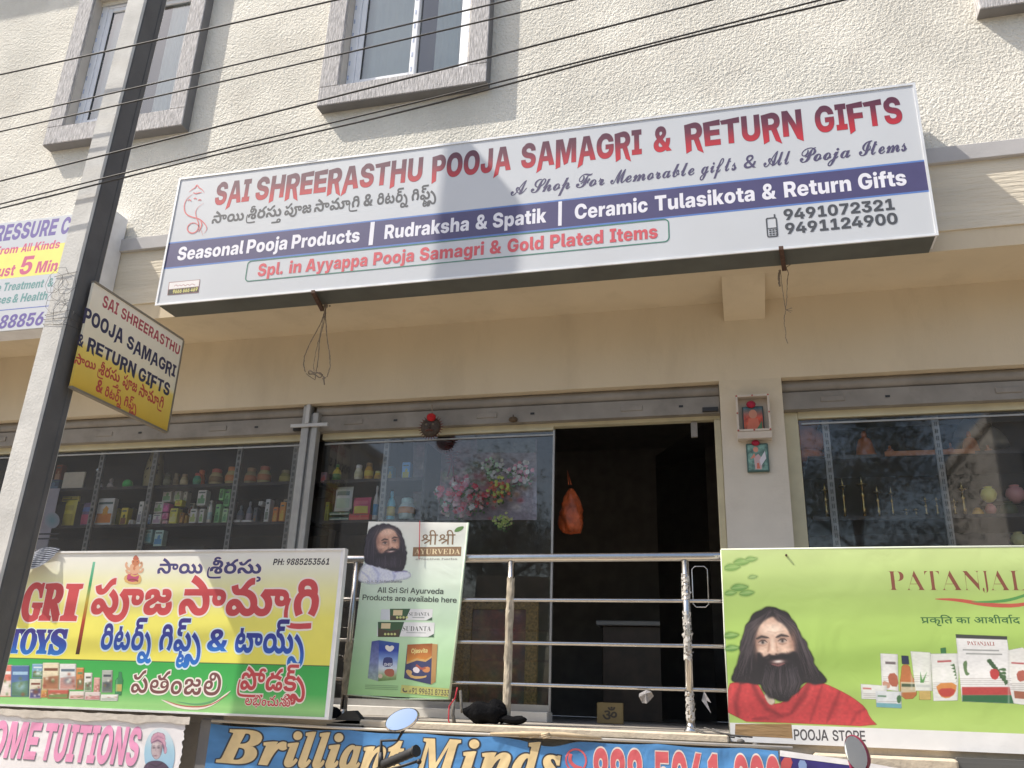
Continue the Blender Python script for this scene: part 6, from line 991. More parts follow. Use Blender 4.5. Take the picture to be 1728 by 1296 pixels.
# ------------------------------------------------------------------ stainless railing
R_ = thing('railing', (-.8, 5.0, 1.376), 'stainless steel tube railing with four rails along the raised veranda', 'railing')
zr = [2.297, at(1000,1013.2,5).z, at(1000,1087,5).z, at(1000,1158.6,5).z]
obj('top_rail', MB().tube([(-7.5,5,zr[0]), (-3,5,zr[0]), (3.6,5,zr[0])], .0245, 14), STEEL, R_)
for z in zr[1:]: obj('rail', MB().tube([(-7.5,5,z), (-3,5,z), (3.6,5,z)], .0105, 10), STEEL, R_)
PEEL = mat('peeling_plastic_film', (.40,.35,.27), .6, var=.4, scale=40, bump=.004, bscale=50, stretch=(1,1,.5))
for i, x in enumerate((-5.3, -4.3, -3.30, -2.295, -1.309, -.301, .70, 1.7, 2.7)):
    p = obj('post', MB().tube([(x,5,1.376),(x,5,1.9),(x,5,zr[0]-.02)], .0205, 12), STEEL, R_)
    obj('base_cup', MB().lathe([(.036,0),(.036,.012),(.024,.03),(.021,.05)], (x,5,1.376), 14), STEEL, p)
    obj('neck', MB().lathe([(.0205,0),(.013,.03),(.013,.08)], (x,5,zr[0]-.09), 10), STEEL, p)
    if x in (-1.309, -.301, -2.295):
        pe = MB(); n = 26; m_ = 12
        segs = [(1.40, 2.18)] if x == -1.309 else [(1.44,1.58),(1.74,2.0),(2.06,2.2)] if x == -.301 else [(1.5,1.8)]
        for za, zb in segs:
            vs = []; fs = []
            for a in range(n+1):
                z = za+(zb-za)*a/n
                for b in range(m_):
                    q = 2*math.pi*b/m_; rr = .0215+rng.random()*.004+(.010*rng.random() if rng.random() < .05 else 0)
                    vs.append((x+rr*math.cos(q), 5+rr*math.sin(q), z+rng.uniform(-.008,.008)))
            for a in range(n):
                for b in range(m_):
                    if x == -.301 and rng.random() < .35: continue
                    b2 = (b+1) % m_; fs.append((a*m_+b, a*m_+b2, (a+1)*m_+b2, (a+1)*m_+b))
            pe.add(vs, fs, False)
        obj('peeling_film', pe, PEEL if x != -.301 else mat('peeling_film_grey', (.50,.48,.45), .7, var=.3, scale=40), p)

# ------------------------------------------------------------------ yellow and green shop board hung on the railing
LS = thing('railing_signboard', (-3.4, 4.76, 1.37), 'yellow and green board with Telugu lettering hung on the railing beside the pole', 'signboard')
LX0, LX1, LZ0, LZ1 = -5.6, -2.268, 1.372, 2.324
obj('board', MB().box(LX0, LX1-.002, 4.765, 4.80, LZ0+.004, LZ1-.004), mat('white_sheet', (.75,.76,.80), .5), LS)
LBG = mat('board_print_yellow', (.8,.7,.2), .42, var=.025, bump=.001, bscale=4, grad=[(0,lin(228,220,98)), (.40,lin(230,224,112)), (.66,lin(228,226,168)), (.84,lin(228,228,210)), (1,lin(230,229,228))])
LGR = mat('board_print_green', (.2,.5,.2), .42, var=.03, bump=.001, bscale=4, grad=[(0,lin(140,190,120)), (.15,lin(150,205,130)), (.45,lin(76,176,90)), (1,lin(62,166,82))])
WR = .0012
P = Plane('y', 4.765)
zg = P.uv(300,1117.6)[1]
P.urect(LX0, LX1-.03, zg, LZ1-.004, LBG, LS, 'printed_face'); P.urect(LX0, LX1-.03, LZ0+.004, zg, LGR, LS, 'printed_face')
P.urect(LX0, LX1-.03, zg-.003, zg+.003, ink(60,110,50), LS)
obj('edge_frame', frame_bars(LX0, LX1, LZ0, LZ1, 4.757, 4.80, .012), mat('sign_edge_white', (.70,.70,.70), .45, dirt=.3, dirtcol=(.25,.22,.2)), LS)
f4 = zpx(0,0,3.359,0,910); f7 = zpx(0,0,2.787,0,850)
RED = ink(206,42,52); PALE = ink(240,226,214); NV = ink(52,48,120)
BLG = mat('blue_fade_letters', (.1,.1,.5), .5, var=0, grad=[(0,lin(40,120,200)), (.35,lin(44,84,176)), (.8,lin(52,48,130)), (1,lin(54,44,120))])
PB = ink(206,230,240)
words(P, [('A',-26,30,1020),('G',39,71.5,1020),('R',72,106,1020),('I',108,132,1020)], P.uv(60,1044.5)[1], P.uv(60,988)[1], RED, LS, 'sb', cap=676, bold=50, halo=PALE, halo_w=80)
words(P, [('T',12,38,1080),('O',37,61,1080),('Y',60,88,1080),('S',87,111.5,1080)], P.uv(60,1101.3)[1], P.uv(60,1064)[1], BLG, LS, 'sb', cap=676, bold=52, halo=PB, halo_w=80)
ST = mat('divider_fade', (.1,.4,.2), .5, var=0, grad=[(0,lin(60,40,30)), (.35,lin(170,60,40)), (.55,lin(190,160,60)), (.75,lin(40,150,100)), (1,lin(120,190,160))])
P.poly([f4(527,128),f4(541,128),f4(450,652),f4(428,652)], ST, LS, 'divider_stripe')
words(P, [(['sai'],267,343,955)], P.uv(300,968)[1], P.uv(300,949)[1], NV, LS, 't', cap=560, halo=PALE, halo_w=34)
words(P, [(['sri','rastu'],351,443,955)], P.uv(390,968)[1], P.uv(390,949)[1], NV, LS, 't', cap=560, halo=PALE, halo_w=34)
words(P, [('PH:',461,480,948),('9885253561',484,556,947)], P.uv(500,953.4)[1], P.uv(500,942.5)[1], ink(50,44,50), LS, 'b', slant=.14, bold=-6)
words(P, [(['puja'],156,291,1015),(['samagri'],304,538,1015)], P.uv(300,1037)[1], P.uv(300,993)[1], RED, LS, 't', cap=520, bold=8, halo=PALE, halo_w=44)
words(P, [(['ritarn'],170,260,1085),(['gifts'],269,341,1085),(['toys'],397,515,1085)], P.uv(300,1098.5)[1], P.uv(300,1064)[1], BLG, LS, 't', cap=540, bold=4, halo=PB, halo_w=50)
words(P, [('&',350,385,1085)], P.uv(360,1099)[1], P.uv(360,1062)[1], BLG, LS, 'b', halo=PB, halo_w=46)
words(P, [(['patanjali'],221,373,1160)], P.uv(300,1172)[1], P.uv(300,1143)[1], ink(120,62,62), LS, 't', cap=520, bold=-14, halo=ink(236,230,220), halo_w=36)
words(P, [(['prodakts'],402,517,1150)], P.uv(450,1165)[1], P.uv(450,1138)[1], RED, LS, 't', cap=520, bold=-2, halo=PALE, halo_w=46)
words(P, [(['labhinchunu'],413,490,1188)], P.uv(450,1191.5)[1], P.uv(450,1178)[1], RED, LS, 't', cap=520, bold=-10, halo=PALE, halo_w=30)
for pts, c, w in (([(760,922),(850,962),(980,962),(1085,880)], (236,226,214), .016), ([(775,925),(860,955),(985,955),(1078,892)], (190,90,70), .008), ([(830,930),(930,948),(1030,920),(1068,850)], (90,170,110), .008)):
    P.ribbon([f7(*q) for q in pts], w, ink(*c), LS, 'swoosh', taper=True)
# seated deity print at the top
f4b = lambda a, b: f4(a, b)
G1, G2, G3, G4, G5 = ink(206,120,70), ink(196,50,110), ink(222,176,90), ink(150,60,50), ink(226,170,130)
P.poly([f4b(*q) for q in ((712,250),(700,215),(730,195),(790,195),(806,225),(790,258))], G3, LS, 'deity_print', 1)
P.poly([f4b(*q) for q in ((718,235),(722,200),(750,180),(785,190),(790,225),(760,245))], G2, LS, 'deity_print', 1)
P.poly([f4b(*q) for q in ((738,185),(735,150),(755,132),(785,135),(792,170),(785,195),(750,200))], G5, LS, 'deity_print', 1)
for q in ([(738,172),(718,160),(714,140),(722,132)], [(790,165),(806,150),(802,130),(796,140)], [(742,190),(722,190),(716,172)], [(788,185),(806,184),(810,165)]): P.ribbon([f4b(*a) for a in q], .016, G5, LS, 'deity_print')
P.poly([f4b(*q) for q in ((752,145),(745,125),(760,112),(784,112),(794,126),(786,146),(770,152))], G1, LS, 'deity_print', 1)
P.poly([f4b(*q) for q in ((752,116),(758,100),(771,88),(784,102),(790,116))], ink(190,90,60), LS, 'deity_print', 1)
P.ribbon([f4b(*q) for q in ((769,132),(768,150),(758,165),(766,172))], .014, G1, LS, 'deity_print')
P.ribbon([f4b(*q) for q in ((742,200),(765,210),(786,200))], .010, G3, LS, 'deity_print'); P.ribbon([f4b(*q) for q in ((728,232),(755,226),(784,238))], .010, G4, LS, 'deity_print')
for a, b in ((758,128),(779,128)): P.rect(*f4b(a-2.5,b-2), *f4b(a+2.5,b+2), ink(60,30,30), LS, 'deity_print')
# row of product pictures
LP = Canvas(P, f4, -8, 690, 705, 922, 330, 9)
def pack(pl, fm, x0, y0, x1, y1, c, c2, parent, c3=None, side=None):
    h = y1-y0; w = x1-x0; LP.fill([(x0,y0),(x1,y0),(x1-4,y1),(x0-4,y1)], c, 2, smooth=0); LP.fill([(x0+3,y0+h*.55),(x1-4,y0+h*.48),(x1-7,y1-3),(x0,y1-3)], c2, 5, smooth=0)
    if c3: LP.fill([(x0+8,y0+h*.2),(x1-9,y0+h*.2),(x1-10,y0+h*.3),(x0+7,y0+h*.3)], c3, 2, smooth=0); LP.blob((x0+x1)/2, y0+h*.66, w*.28, h*.14, c3, .9)
    for k in range(5): LP.blob(rng.uniform(x0+6,x1-8), rng.uniform(y0+h*.4,y1-6), w*.1, h*.06, rng.choice(((240,236,220),c3 or c,(90,120,60),(150,70,50))), .7)
    LP.stroke([(x1-3,y0+3),(x1-5,y1-3)], 5, tuple(int(v*.6) for v in c), .6, False); LP.stroke([(x0+2,y0+2),(x1-2,y0+2)], 2, (245,245,240), .5, False)
pack(P, f4, 0,712,72,892,(214,110,90),(216,200,190),LS,(226,224,220)); pack(P, f4, 66,715,168,892,(60,100,160),(70,120,90),LS,(150,190,220))
pack(P, f4, 184,706,248,788,(110,160,200),(70,120,70),LS,(210,225,230)); pack(P, f4, 170,792,238,902,(214,210,190),(66,70,130),LS,(120,60,40))
pack(P, f4, 244,700,338,852,(226,214,180),(170,110,70),LS,(120,70,40)); pack(P, f4, 340,706,434,852,(220,220,220),(196,140,130),LS,(90,110,130)); pack(P, f4, 434,728,478,852,(210,130,50),(160,90,60),LS,(90,140,90))
pack(P, f4, 480,757,525,862,(224,224,220),(120,150,110),LS,(90,90,80)); pack(P, f4, 534,784,570,868,(214,160,150),(190,120,110),LS); pack(P, f4, 580,742,640,868,(170,176,170),(100,110,110),LS,(60,70,80))
LP.fill([(674,752),(690,752),(692,780),(699,800),(688,884),(652,884),(655,800),(672,780)], (40,130,80), 2, smooth=0); LP.fill([(658,822),(692,822),(690,862),(656,862)], (190,170,80), 2, smooth=0); LP.stroke([(664,790),(660,870)], 4, (120,190,140), .6)
for a in ((236,852,272,897,(206,150,60),(190,110,50)), (274,852,392,902,(190,80,60),(110,140,70)), (396,862,482,906,(222,214,208),(200,150,140)), (484,866,572,910,(216,200,200),(190,120,120)), (574,880,672,916,(226,226,222),(170,180,170))): pack(P, f4, *a, LS)

LP.grain(.08); LP.build(LS, 'product_print')
# striped cloth thrown over the board's corner
cl = MB(); vs = []; fs = []; A = at(62,948,4.74); n = 14; m_ = 10
for i in range(n+1):
    for j in range(m_+1):
        u, v = i/n, j/m_
        x = -4.66+.375*u-.05*v; z = 2.335-.20*v*(1-.55*u*u)+.012*math.sin(u*9+v*3); y = 4.735-.05*v-.02*math.sin(u*11)
        vs.append((x, y, z))
for i in range(n):
    for j in range(m_): a = i*(m_+1)+j; fs.append((a, a+m_+1, a+m_+2, a+1))
cl.add(vs, fs, True)
vs2 = [(v[0], 4.74+.10*k, 2.337+.006*math.sin(v[0]*40)) for v in vs[::m_+1] for k in (0,1)]
cl.add(vs2, [(2*i, 2*i+1, 2*i+3, 2*i+2) for i in range(n)], True)
cm = mat('striped_cloth', (.52,.54,.59), .95, var=.3, scale=6, stretch=(9,1,1.5), detail=1, bump=.004, bscale=30)
sp_ = MB()
for k in range(11):
    j0 = int((k+.3)*m_/11); vq = []
    for i in range(n+1):
        u, v_ = i/n, (k+.25)/11
        for dv in (-.022, .022):
            v = v_+dv+.03*math.sin(u*6); vq.append((-4.66+.375*u-.05*v, 4.7335-.05*v-.02*math.sin(u*11), 2.335-.20*v*(1-.55*u*u)+.012*math.sin(u*9+v*3)))
    sp_.add(vq, [(2*i, 2*i+1, 2*i+3, 2*i+2) for i in range(n)], True)
cloth = obj('striped_cloth', cl, cm, None, 'crumpled grey and white striped cloth thrown over the top corner of the yellow board', 'cloth')
obj('woven_stripes', sp_, mat('cloth_stripe_dark', (.06,.07,.10), .95, var=.2), cloth)

# ------------------------------------------------------------------ small green poster on the railing
PO = thing('poster', (-1.9, 4.93, 1.5), 'tall pale green poster with a long-haired bearded man and product boxes tied to the railing', 'poster')
WR = .006
P = Plane('y', 4.93)
PBG = mat('poster_print', (.5,.7,.5), .45, var=.03, wr=WR, grad=[(0,lin(160,206,142)), (.2,lin(176,214,168)), (.5,lin(200,224,200)), (.72,lin(216,228,216)), (1,lin(230,230,224))])
tl, tr, br, bl = P.uv(622,880), P.uv(790,882), P.uv(758,1180), P.uv(586,1172)
sh = MB(); vs = []; fs = []; n = 12
def pz(u, v):
    a = (tl[0]*(1-u)+tr[0]*u, tl[1]*(1-u)+tr[1]*u); b = (bl[0]*(1-u)+br[0]*u, bl[1]*(1-u)+br[1]*u)
    return (a[0]*(1-v)+b[0]*v, a[1]*(1-v)+b[1]*v)
for i in range(n+1):
    for j in range(n+1):
        q = pz(i/n, j/n); e = min(i, n-i)/n; vs.append((q[0], 4.9305+.0, q[1]))
for i in range(n):
    for j in range(n): a = i*(n+1)+j; fs.append((a, a+1, a+n+2, a+n+1))
sh.add(vs, fs, True); obj('sheet', sh, PBG, PO)
obj('rolled_edge', MB().tube([(tr[0],4.932,tr[1]),((tr[0]+br[0])/2+.004,4.932,(tr[1]+br[1])/2),(br[0],4.932,br[1])], .007, 6).tube([(bl[0],4.934,bl[1]),((bl[0]+br[0])/2,4.932,(bl[1]+br[1])/2-.012),(br[0],4.934,br[1])], .005, 6), mat('poster_edge', (.5,.6,.45), .5), PO)
f6 = zpx(0,0,4.05,580,870)
K = Canvas(P, f6, 96, 44, 470, 486, 150, 3)
K.fill([(96,430),(125,345),(170,318),(235,345),(330,376),(430,374),(466,408),(440,430),(390,440),(300,452),(200,470),(112,452)], (214,220,240), 14)
K.blob(150,400,40,60,(238,240,248),.8); K.stroke([(200,350),(240,400),(230,460)], 10, (168,176,216), .7); K.stroke([(330,378),(350,410),(340,445)], 9, (150,160,210), .6); K.stroke([(160,330),(215,325),(262,352)], 13, (104,88,166), .9); K.stroke([(345,388),(390,372),(436,384)], 9, (120,112,180), .8); K.stroke([(120,380),(170,420),(180,460)], 8, (186,194,226), .7)
HR = [(146,334),(134,262),(148,182),(160,112),(198,72),(268,52),(346,64),(394,110),(422,190),(434,282),(414,372),(380,388),(230,348)]
K.fill(HR, (38,32,46), 7, rough=10)
for i in range(46):
    t = i/45; x = 150+270*t; bw = math.sin(math.pi*t); K.stroke([(268+(x-268)*.3, 60+12*(1-bw)), (x+8*math.sin(i), 170+rng.uniform(-20,20)), (x+rng.uniform(-14,14)+(12 if t > .5 else -10), 300+rng.uniform(-30,40))], 2.4, (84,76,92) if i % 3 else (22,18,30), .5)
FC = [(222,172),(236,124),(288,86),(346,98),(372,142),(382,205),(366,262),(310,290),(250,262),(226,218)]
K.fill(FC, (200,150,126), 7, new=False)
K.blob(300,112,50,24,(236,196,172),.85,-10); K.blob(232,180,16,50,(140,96,82),.75); K.blob(374,180,12,50,(150,104,86),.6); K.blob(262,214,26,16,(222,170,144),.75); K.blob(352,206,18,14,(224,172,146),.7); K.blob(246,248,26,20,(120,84,76),.6)
for ex, ey, w in ((282,188,17),(350,172,15)):
    K.blob(ex, ey-4, w*1.5, w*.8, (134,92,80), .75, -10); K.blob(ex, ey+1, w*.8, w*.34, (206,196,190), .8, -10); K.blob(ex+1, ey, w*.34, w*.36, (22,16,18), 1.); K.stroke([(ex-w*1.1, ey+1), (ex-w*.2, ey-w*.5), (ex+w*1.0, ey-w*.25)], 2.6, (40,26,26), .9)
    K.stroke([(ex-w*1.5, ey-w*.9), (ex-w*.2, ey-w*1.6), (ex+w*1.4, ey-w*1.35)], 5.2, (44,34,40), .92); K.stroke([(ex-w, ey+w*.75), (ex+w*.2, ey+w*.95), (ex+w, ey+w*.5)], 3, (150,104,90), .6)
K.stroke([(318,160),(322,190),(328,210)], 8, (232,186,160), .8, False); K.stroke([(308,168),(308,196),(302,212)], 5, (146,100,86), .6); K.blob(322,216,14,8,(214,160,136),.8); K.blob(308,222,5,3.5,(84,54,52),.9); K.blob(332,218,5,3.5,(84,54,52),.9)
K.stroke([(262,224),(250,244),(254,262)], 4, (130,88,78), .6); K.stroke([(362,206),(370,226),(362,244)], 4, (140,96,84), .5)
K.fill([(210,228),(252,262),(282,246),(312,232),(332,228),(352,232),(382,222),(410,262),(416,332),(382,366),(320,372),(262,342),(224,294)], (36,30,42), 9, rough=16)
for i in range(40): x = rng.uniform(225,400); K.stroke([(x, rng.uniform(262,300)), (x+rng.uniform(-8,8), 325), (x+rng.uniform(-14,14), 356)], 2., (78,70,86), .42)
K.blob(322,246,26,7,(196,130,118),.85,-8); K.blob(324,245,18,3.6,(236,228,222),.95,-8); K.stroke([(276,246),(304,234),(326,234),(352,228),(372,236)], 5.5, (34,28,36), .9); K.blob(300,330,50,24,(62,56,70),.5)
K.grain(.12); K.build(PO, 'portrait_print')
BR = ink(140,108,70)
P.text([('dv','shri')], f6(528,200), f6(640,199), f6(560,128), BR, PO, cap=640); P.text([('dv','shri')], f6(645,199), f6(760,198), f6(680,127), BR, PO, cap=640)
P.rect(*f6(475,216), *f6(801,276), BR, PO); P.text(W('sb','AYURVEDA'), f6(484,264), f6(796,264), f6(600,228), ink(226,206,160), PO, cap=676, bold=-8, gap=60)
words(P, [('effective herbs',701.5,771.5,943.5)], P.uv(730,945)[1], P.uv(730,941.5)[1], ink(150,146,140), PO, 'm')
P.poly([f6(752,112),f6(768,84),f6(806,72),f6(824,76),f6(808,100),f6(780,112)], ink(90,140,60), PO, 'printed_leaf', 1)
words(P, [('- H. H. Sri Sri Ravi Shankar',616,679,981)], P.uv(640,983.5)[1], P.uv(640,979)[1], ink(120,120,140), PO, 'm')
TX = ink(56,70,60)
P.text(W('m','All Sri Sri Ayurveda'), f6(230,526), f6(680,536), f6(300,491), TX, PO, bold=9); P.text(W('m','Products are available here'), f6(128,576), f6(771,596), f6(300,545), TX, PO, bold=9)
for (y0, y1, xl, xm_, xr, tx0, tx1, tb, tt) in ((637,716,316,440,604,444,586,686,661), (727,830,234,398,616,402,596,790,756)):
    if y0 == 637: P.rect(*f6(256,640), *f6(320,714), ink(206,214,220), PO, 'product_print')
    P.rect(*f6(xl,y0), *f6(xr,y1), ink(224,226,228), PO, 'product_print'); P.poly([f6(xl,y0),f6(xm_+16,y0),f6(xm_-18,y1),f6(xl,y1)], ink(46,90,52), PO, 'product_print')
    P.poly([f6(xl+4,y0+44),f6((xl+xm_)/2,y0+62),f6(xm_-14,y0+50),f6(xm_-20,y1-2),f6(xl+2,y1-2)], ink(74,60,40), PO, 'product_print'); P.rect(*f6(xl+24,y0+8), *f6(xl+84,y0+46), ink(220,200,150), PO, 'product_print')
    for k in range(4): P.poly([f6(xl+50+k*22+9*math.cos(a),y1-20+9*math.sin(a)) for a in range(6)], ink(200,206,120), PO, 'product_print')
    P.text(W('sb','SUDANTA'), f6(tx0,tb), f6(tx1,tb), f6(tx0+40,tt), ink(60,70,70), PO, cap=676, bold=-14)
    P.rect(*f6(tx0+26,tb+8), *f6(tx1-34,tb+14), ink(150,160,160), PO, 'product_print'); P.poly([f6(xr-40,y1),f6(xr,y1-22),f6(xr,y1)], ink(60,100,70), PO, 'product_print')
# blue carton and gold carton
GB = mat('blue_carton_print', (.2,.3,.7), .5, var=.1, scale=40, grad=[(0,lin(90,130,70)), (.14,lin(150,170,120)), (.32,lin(206,216,226)), (.55,lin(120,150,206)), (.75,lin(48,70,160)), (1,lin(60,90,150))])
P.poly([f6(192,860),f6(242,852),f6(236,1132),f6(164,1112)], mat('blue_carton_side', (.3,.35,.6), .5, var=.2, scale=50, grad=[(0,lin(150,170,160)), (.5,lin(120,130,176)), (1,lin(70,80,146))]), PO, 'product_print')
P.poly([f6(242,852),f6(380,872),f6(358,1122),f6(236,1132)], GB, PO, 'product_print')
P.poly([f6(*q) for q in ((315,935),(285,912),(284,890),(300,884),(314,896),(330,886),(346,896),(342,915))], ink(230,226,214), PO, 'product_print', 1)
P.poly([f6(270,985),f6(282,968),f6(326,968),f6(336,985),f6(334,1036),f6(266,1034)], ink(36,50,120), PO, 'product_print', 1)
P.text(W('m','GHEE'), f6(276,1028), f6(330,1030), f6(290,1008), ink(224,228,236), PO, bold=20)
P.poly([f6(*q) for q in ((276,1062),(300,1046),(345,1050),(346,1096),(320,1104),(284,1092))], ink(176,92,60), PO, 'product_print', 1); P.poly([f6(*q) for q in ((234,1090),(250,1080),(268,1092),(262,1112),(240,1112))], ink(214,190,160), PO, 'product_print', 1)
P.poly([f6(602,876),f6(642,880),f6(628,1136),f6(594,1156)], ink(186,140,70), PO, 'product_print')
P.poly([f6(436,882),f6(606,874),f6(596,1154),f6(412,1112)], ink(44,52,104), PO, 'product_print')
P.poly([f6(436,882),f6(606,874),f6(602,960),f6(560,985),f6(500,975),f6(430,1000)], mat('gold_fade_print', (.5,.3,.1), .5, var=.1, scale=30, grad=[(0,lin(206,140,60)), (.5,lin(176,110,60)), (1,lin(150,86,50))]), PO, 'product_print')
P.poly([f6(430,1000),f6(500,975),f6(560,985),f6(602,960),f6(602,972),f6(560,1000),f6(500,990),f6(429,1016)], ink(206,160,80), PO, 'product_print')
P.text(W('m','Ojasvita'), f6(462,940), f6(572,936), f6(480,910), ink(222,214,130), PO, bold=14)
P.poly([f6(*q) for q in ((430,1050),(470,1062),(460,1095),(540,1100),(570,1090),(560,1110),(470,1118),(425,1075))], ink(214,170,90), PO, 'product_print', 1); P.poly([f6(*q) for q in ((470,1045),(500,1030),(522,1052),(512,1078),(480,1072))], ink(224,214,220), PO, 'product_print', 1)
P.poly([f6(*q) for q in ((532,1040),(590,1030),(588,1072),(545,1072))], ink(206,130,60), PO, 'product_print', 1); P.ribbon([f6(495,1020),f6(530,1050),f6(560,1040)], .012, ink(170,70,50), PO, 'product_print')
for y in (1160, 1172, 1184): P.rect(*f6(146,y), *f6(372,y+4), ink(120,160,110), PO, 'product_print')
P.poly([f6(396,1158),f6(734,1184),f6(730,1240),f6(388,1212)], ink(196,196,96), PO, 'product_print')
P.text(W('m','+91 99631 87333'), f6(446,1214), f6(722,1232), f6(500,1180), ink(92,84,70), PO, bold=16)
P.ribbon([f6(410,1180),f6(404,1195),f6(420,1206),f6(434,1198)], .008, ink(92,84,70), PO, 'product_print')
redm = mat('red_thread', (.5,.02,.04), .7)
zt = MB().tube([at(708.5,879,4.915), at(708,910,4.915), at(707,943,4.915)], .0025, 5)
obj('red_thread', zt, redm, None, 'straight red thread hanging down the front of the small poster', 'thread')
zt = MB().tube([at(772,1160,4.9), at(768,1178,4.9), at(758,1192,4.9), at(757,1215,4.9), at(760,1226,4.9)], .004, 5)
obj('red_ribbon', zt, redm, None, 'loose red ribbon tied below the right bottom corner of the small poster', 'ribbon')

# ------------------------------------------------------------------ large lime green board on the right
GS = thing('green_signboard', (.9, 4.94, 1.345), 'large lime green board with a bearded man in a red robe on the railing', 'signboard')
GX0, GX1, GZ0, GZ1 = -.098, 2.35, 1.345, 2.324
WR = .005
P = Plane('y', 4.93)
GBG = mat('green_board_print', (.4,.7,.15), .42, var=.05, scale=2, wr=WR, grad=[(0,lin(176,204,116)), (.35,lin(164,198,100)), (.7,lin(176,204,116)), (1,lin(198,216,148))])
zw = P.uv(1300,1222)[1]
obj('board', MB().box(GX0+.006, GX1, 4.932, 4.955, GZ0+.006, GZ1-.004), mat('white_sheet', (.75,.76,.80), .5), GS)
P.urect(GX0, GX1, zw, GZ1, GBG, GS, 'printed_face'); P.urect(GX0, GX1, GZ0, zw, mat('flex_white_creased', (.74,.74,.74), .45, var=.03, bump=.003, bscale=6, dirt=.15, dirtcol=(.45,.42,.36)), GS, 'printed_face')
obj('hem', MB().tube([(GX0,4.936,GZ1),(1,4.934,GZ1+.003),(GX1,4.936,GZ1)], .007, 6).tube([(GX0,4.936,GZ1),(GX0-.004,4.936,1.8),(GX0,4.936,GZ0)], .005, 6), mat('flex_hem', (.62,.66,.55), .5), GS)
f9 = zpx(0,0,2.787,1108,850)
LV = Canvas(P, f9, 318, 225, 520, 740, 60, 2)
for cx, cy, s, c in ((395,275,40,(150,206,96)),(440,262,30,(160,212,110)),(385,395,42,(130,196,88)),(420,420,36,(140,200,92)),(350,300,40,(158,212,100)),(345,420,30,(140,202,90)),(345,620,38,(130,190,80)),(350,680,36,(120,186,84)),(450,345,22,(176,220,130))):
    LV.fill([(cx-s,cy+4),(cx-s*.3,cy-s*.5),(cx+s*.7,cy-s*.35),(cx+s*1.3,cy-s*.1),(cx+s*.4,cy+s*.42),(cx-s*.5,cy+s*.4)], tuple(int(v*.86) for v in c), 9, .85)
    LV.stroke([(cx-s,cy+4),(cx,cy),(cx+s*1.1,cy-s*.1)], 3, (206,230,150), .5); LV.blob(cx+s*.3,cy-s*.2,s*.5,s*.18,(186,224,130),.5)
LV.build(GS, 'printed_leaves')
K = Canvas(P, f9, 336, 478, 1048, 1052, 210, 8)
K.fill([(330,1022),(330,850),(392,832),(440,810),(480,850),(530,945),(600,935),(690,858),(722,828),(792,846),(862,878),(925,913),(985,960),(1002,1005),(1046,1050),(700,1034)], (206,44,48), 4, smooth=1)
for q, w, c, k in (([(440,815),(470,890),(520,965),(590,1000)], 16, (138,22,30), .8), ([(455,812),(500,900),(560,960)], 9, (220,70,68), .45), ([(722,832),(690,905),(632,985)], 17, (140,22,30), .8), ([(745,838),(712,925),(650,1000)], 10, (220,68,66), .45), ([(862,880),(835,950),(800,1030)], 13, (156,26,34), .75), ([(886,892),(866,960),(850,1035)], 9, (218,64,62), .4), ([(640,985),(560,1008),(450,1012)], 13, (148,24,32), .7),
                   ([(985,962),(940,985),(912,1040)], 10, (160,28,36), .7), ([(395,845),(372,930),(384,1015)], 14, (146,24,32), .75), ([(360,850),(348,930),(352,1010)], 9, (218,62,60), .4), ([(430,860),(420,940),(440,1010)], 8, (218,62,60), .35), ([(780,850),(750,940),(720,1030)], 9, (150,26,34), .6), ([(520,1005),(600,1020),(700,1015)], 8, (218,64,62), .35)): K.stroke(q, w, c, k)
K.fill([(498,886),(528,950),(560,940),(548,900)], (206,188,166), 4)
K.fill([(338,838),(380,768),(396,660),(418,570),(460,508),(522,484),(594,496),(644,546),(686,620),(724,700),(750,770),(812,840),(756,856),(700,842),(660,870),(520,870),(470,850),(418,842)], (34,27,31), 7, rough=12)
for i in range(90):
    t = i/89; sgn = -1 if t < .5 else 1; e = abs(t-.5)*2; x1 = 545+sgn*(70+60*e+rng.uniform(-10,10)); x2 = 545+sgn*(95+85*e+rng.uniform(-14,14)); x3 = 545+sgn*(110+130*e+rng.uniform(-22,22))
    K.stroke([(545+sgn*8+rng.uniform(-4,4), 496+rng.uniform(0,14)), (x1, 570+60*(1-e)), (x2, 700), (x3, 800+rng.uniform(0,36))], 2.6, (86,74,78) if i % 3 else (14,10,14), .46)
K.stroke([(470,540),(432,640),(420,740)], 12, (84,74,80), .4); K.stroke([(660,590),(710,700),(752,790)], 14, (88,78,84), .4)
K.fill([(466,640),(478,582),(508,548),(546,528),(560,548),(608,574),(642,645),(648,705),(624,745),(560,760),(505,742),(472,694)], (218,180,156), 7, new=False)
K.blob(548,592,54,26,(244,220,200),.9); K.blob(474,660,14,60,(150,108,90),.7); K.blob(640,660,18,60,(160,116,96),.75); K.blob(500,692,26,16,(238,204,180),.8); K.blob(604,688,28,16,(236,200,176),.8); K.blob(552,545,20,14,(190,150,130),.5); K.stroke([(520,600),(560,606),(604,598)], 4, (196,158,136), .45)
for ex, ey, w in ((499,652,20),(592,645,20)):
    K.blob(ex, ey-5, w*1.5, w*.8, (158,116,98), .75, -4); K.blob(ex, ey+1, w*.85, w*.34, (214,206,200), .9, -4); K.blob(ex, ey, w*.34, w*.38, (26,18,18), 1.); K.stroke([(ex-w*1.1, ey+2), (ex-w*.3, ey-w*.48), (ex+w*.5, ey-w*.46), (ex+w*1.1, ey+1)], 3, (44,28,26), .95); K.stroke([(ex-w, ey+w*.6), (ex, ey+w*.85), (ex+w, ey+w*.55)], 3.2, (164,120,102), .65)
    K.stroke([(ex-w*1.6, ey-w*.75), (ex-w*.3, ey-w*1.35), (ex+w*1.5, ey-w*1.05)], 6.5, (38,30,32), .95)
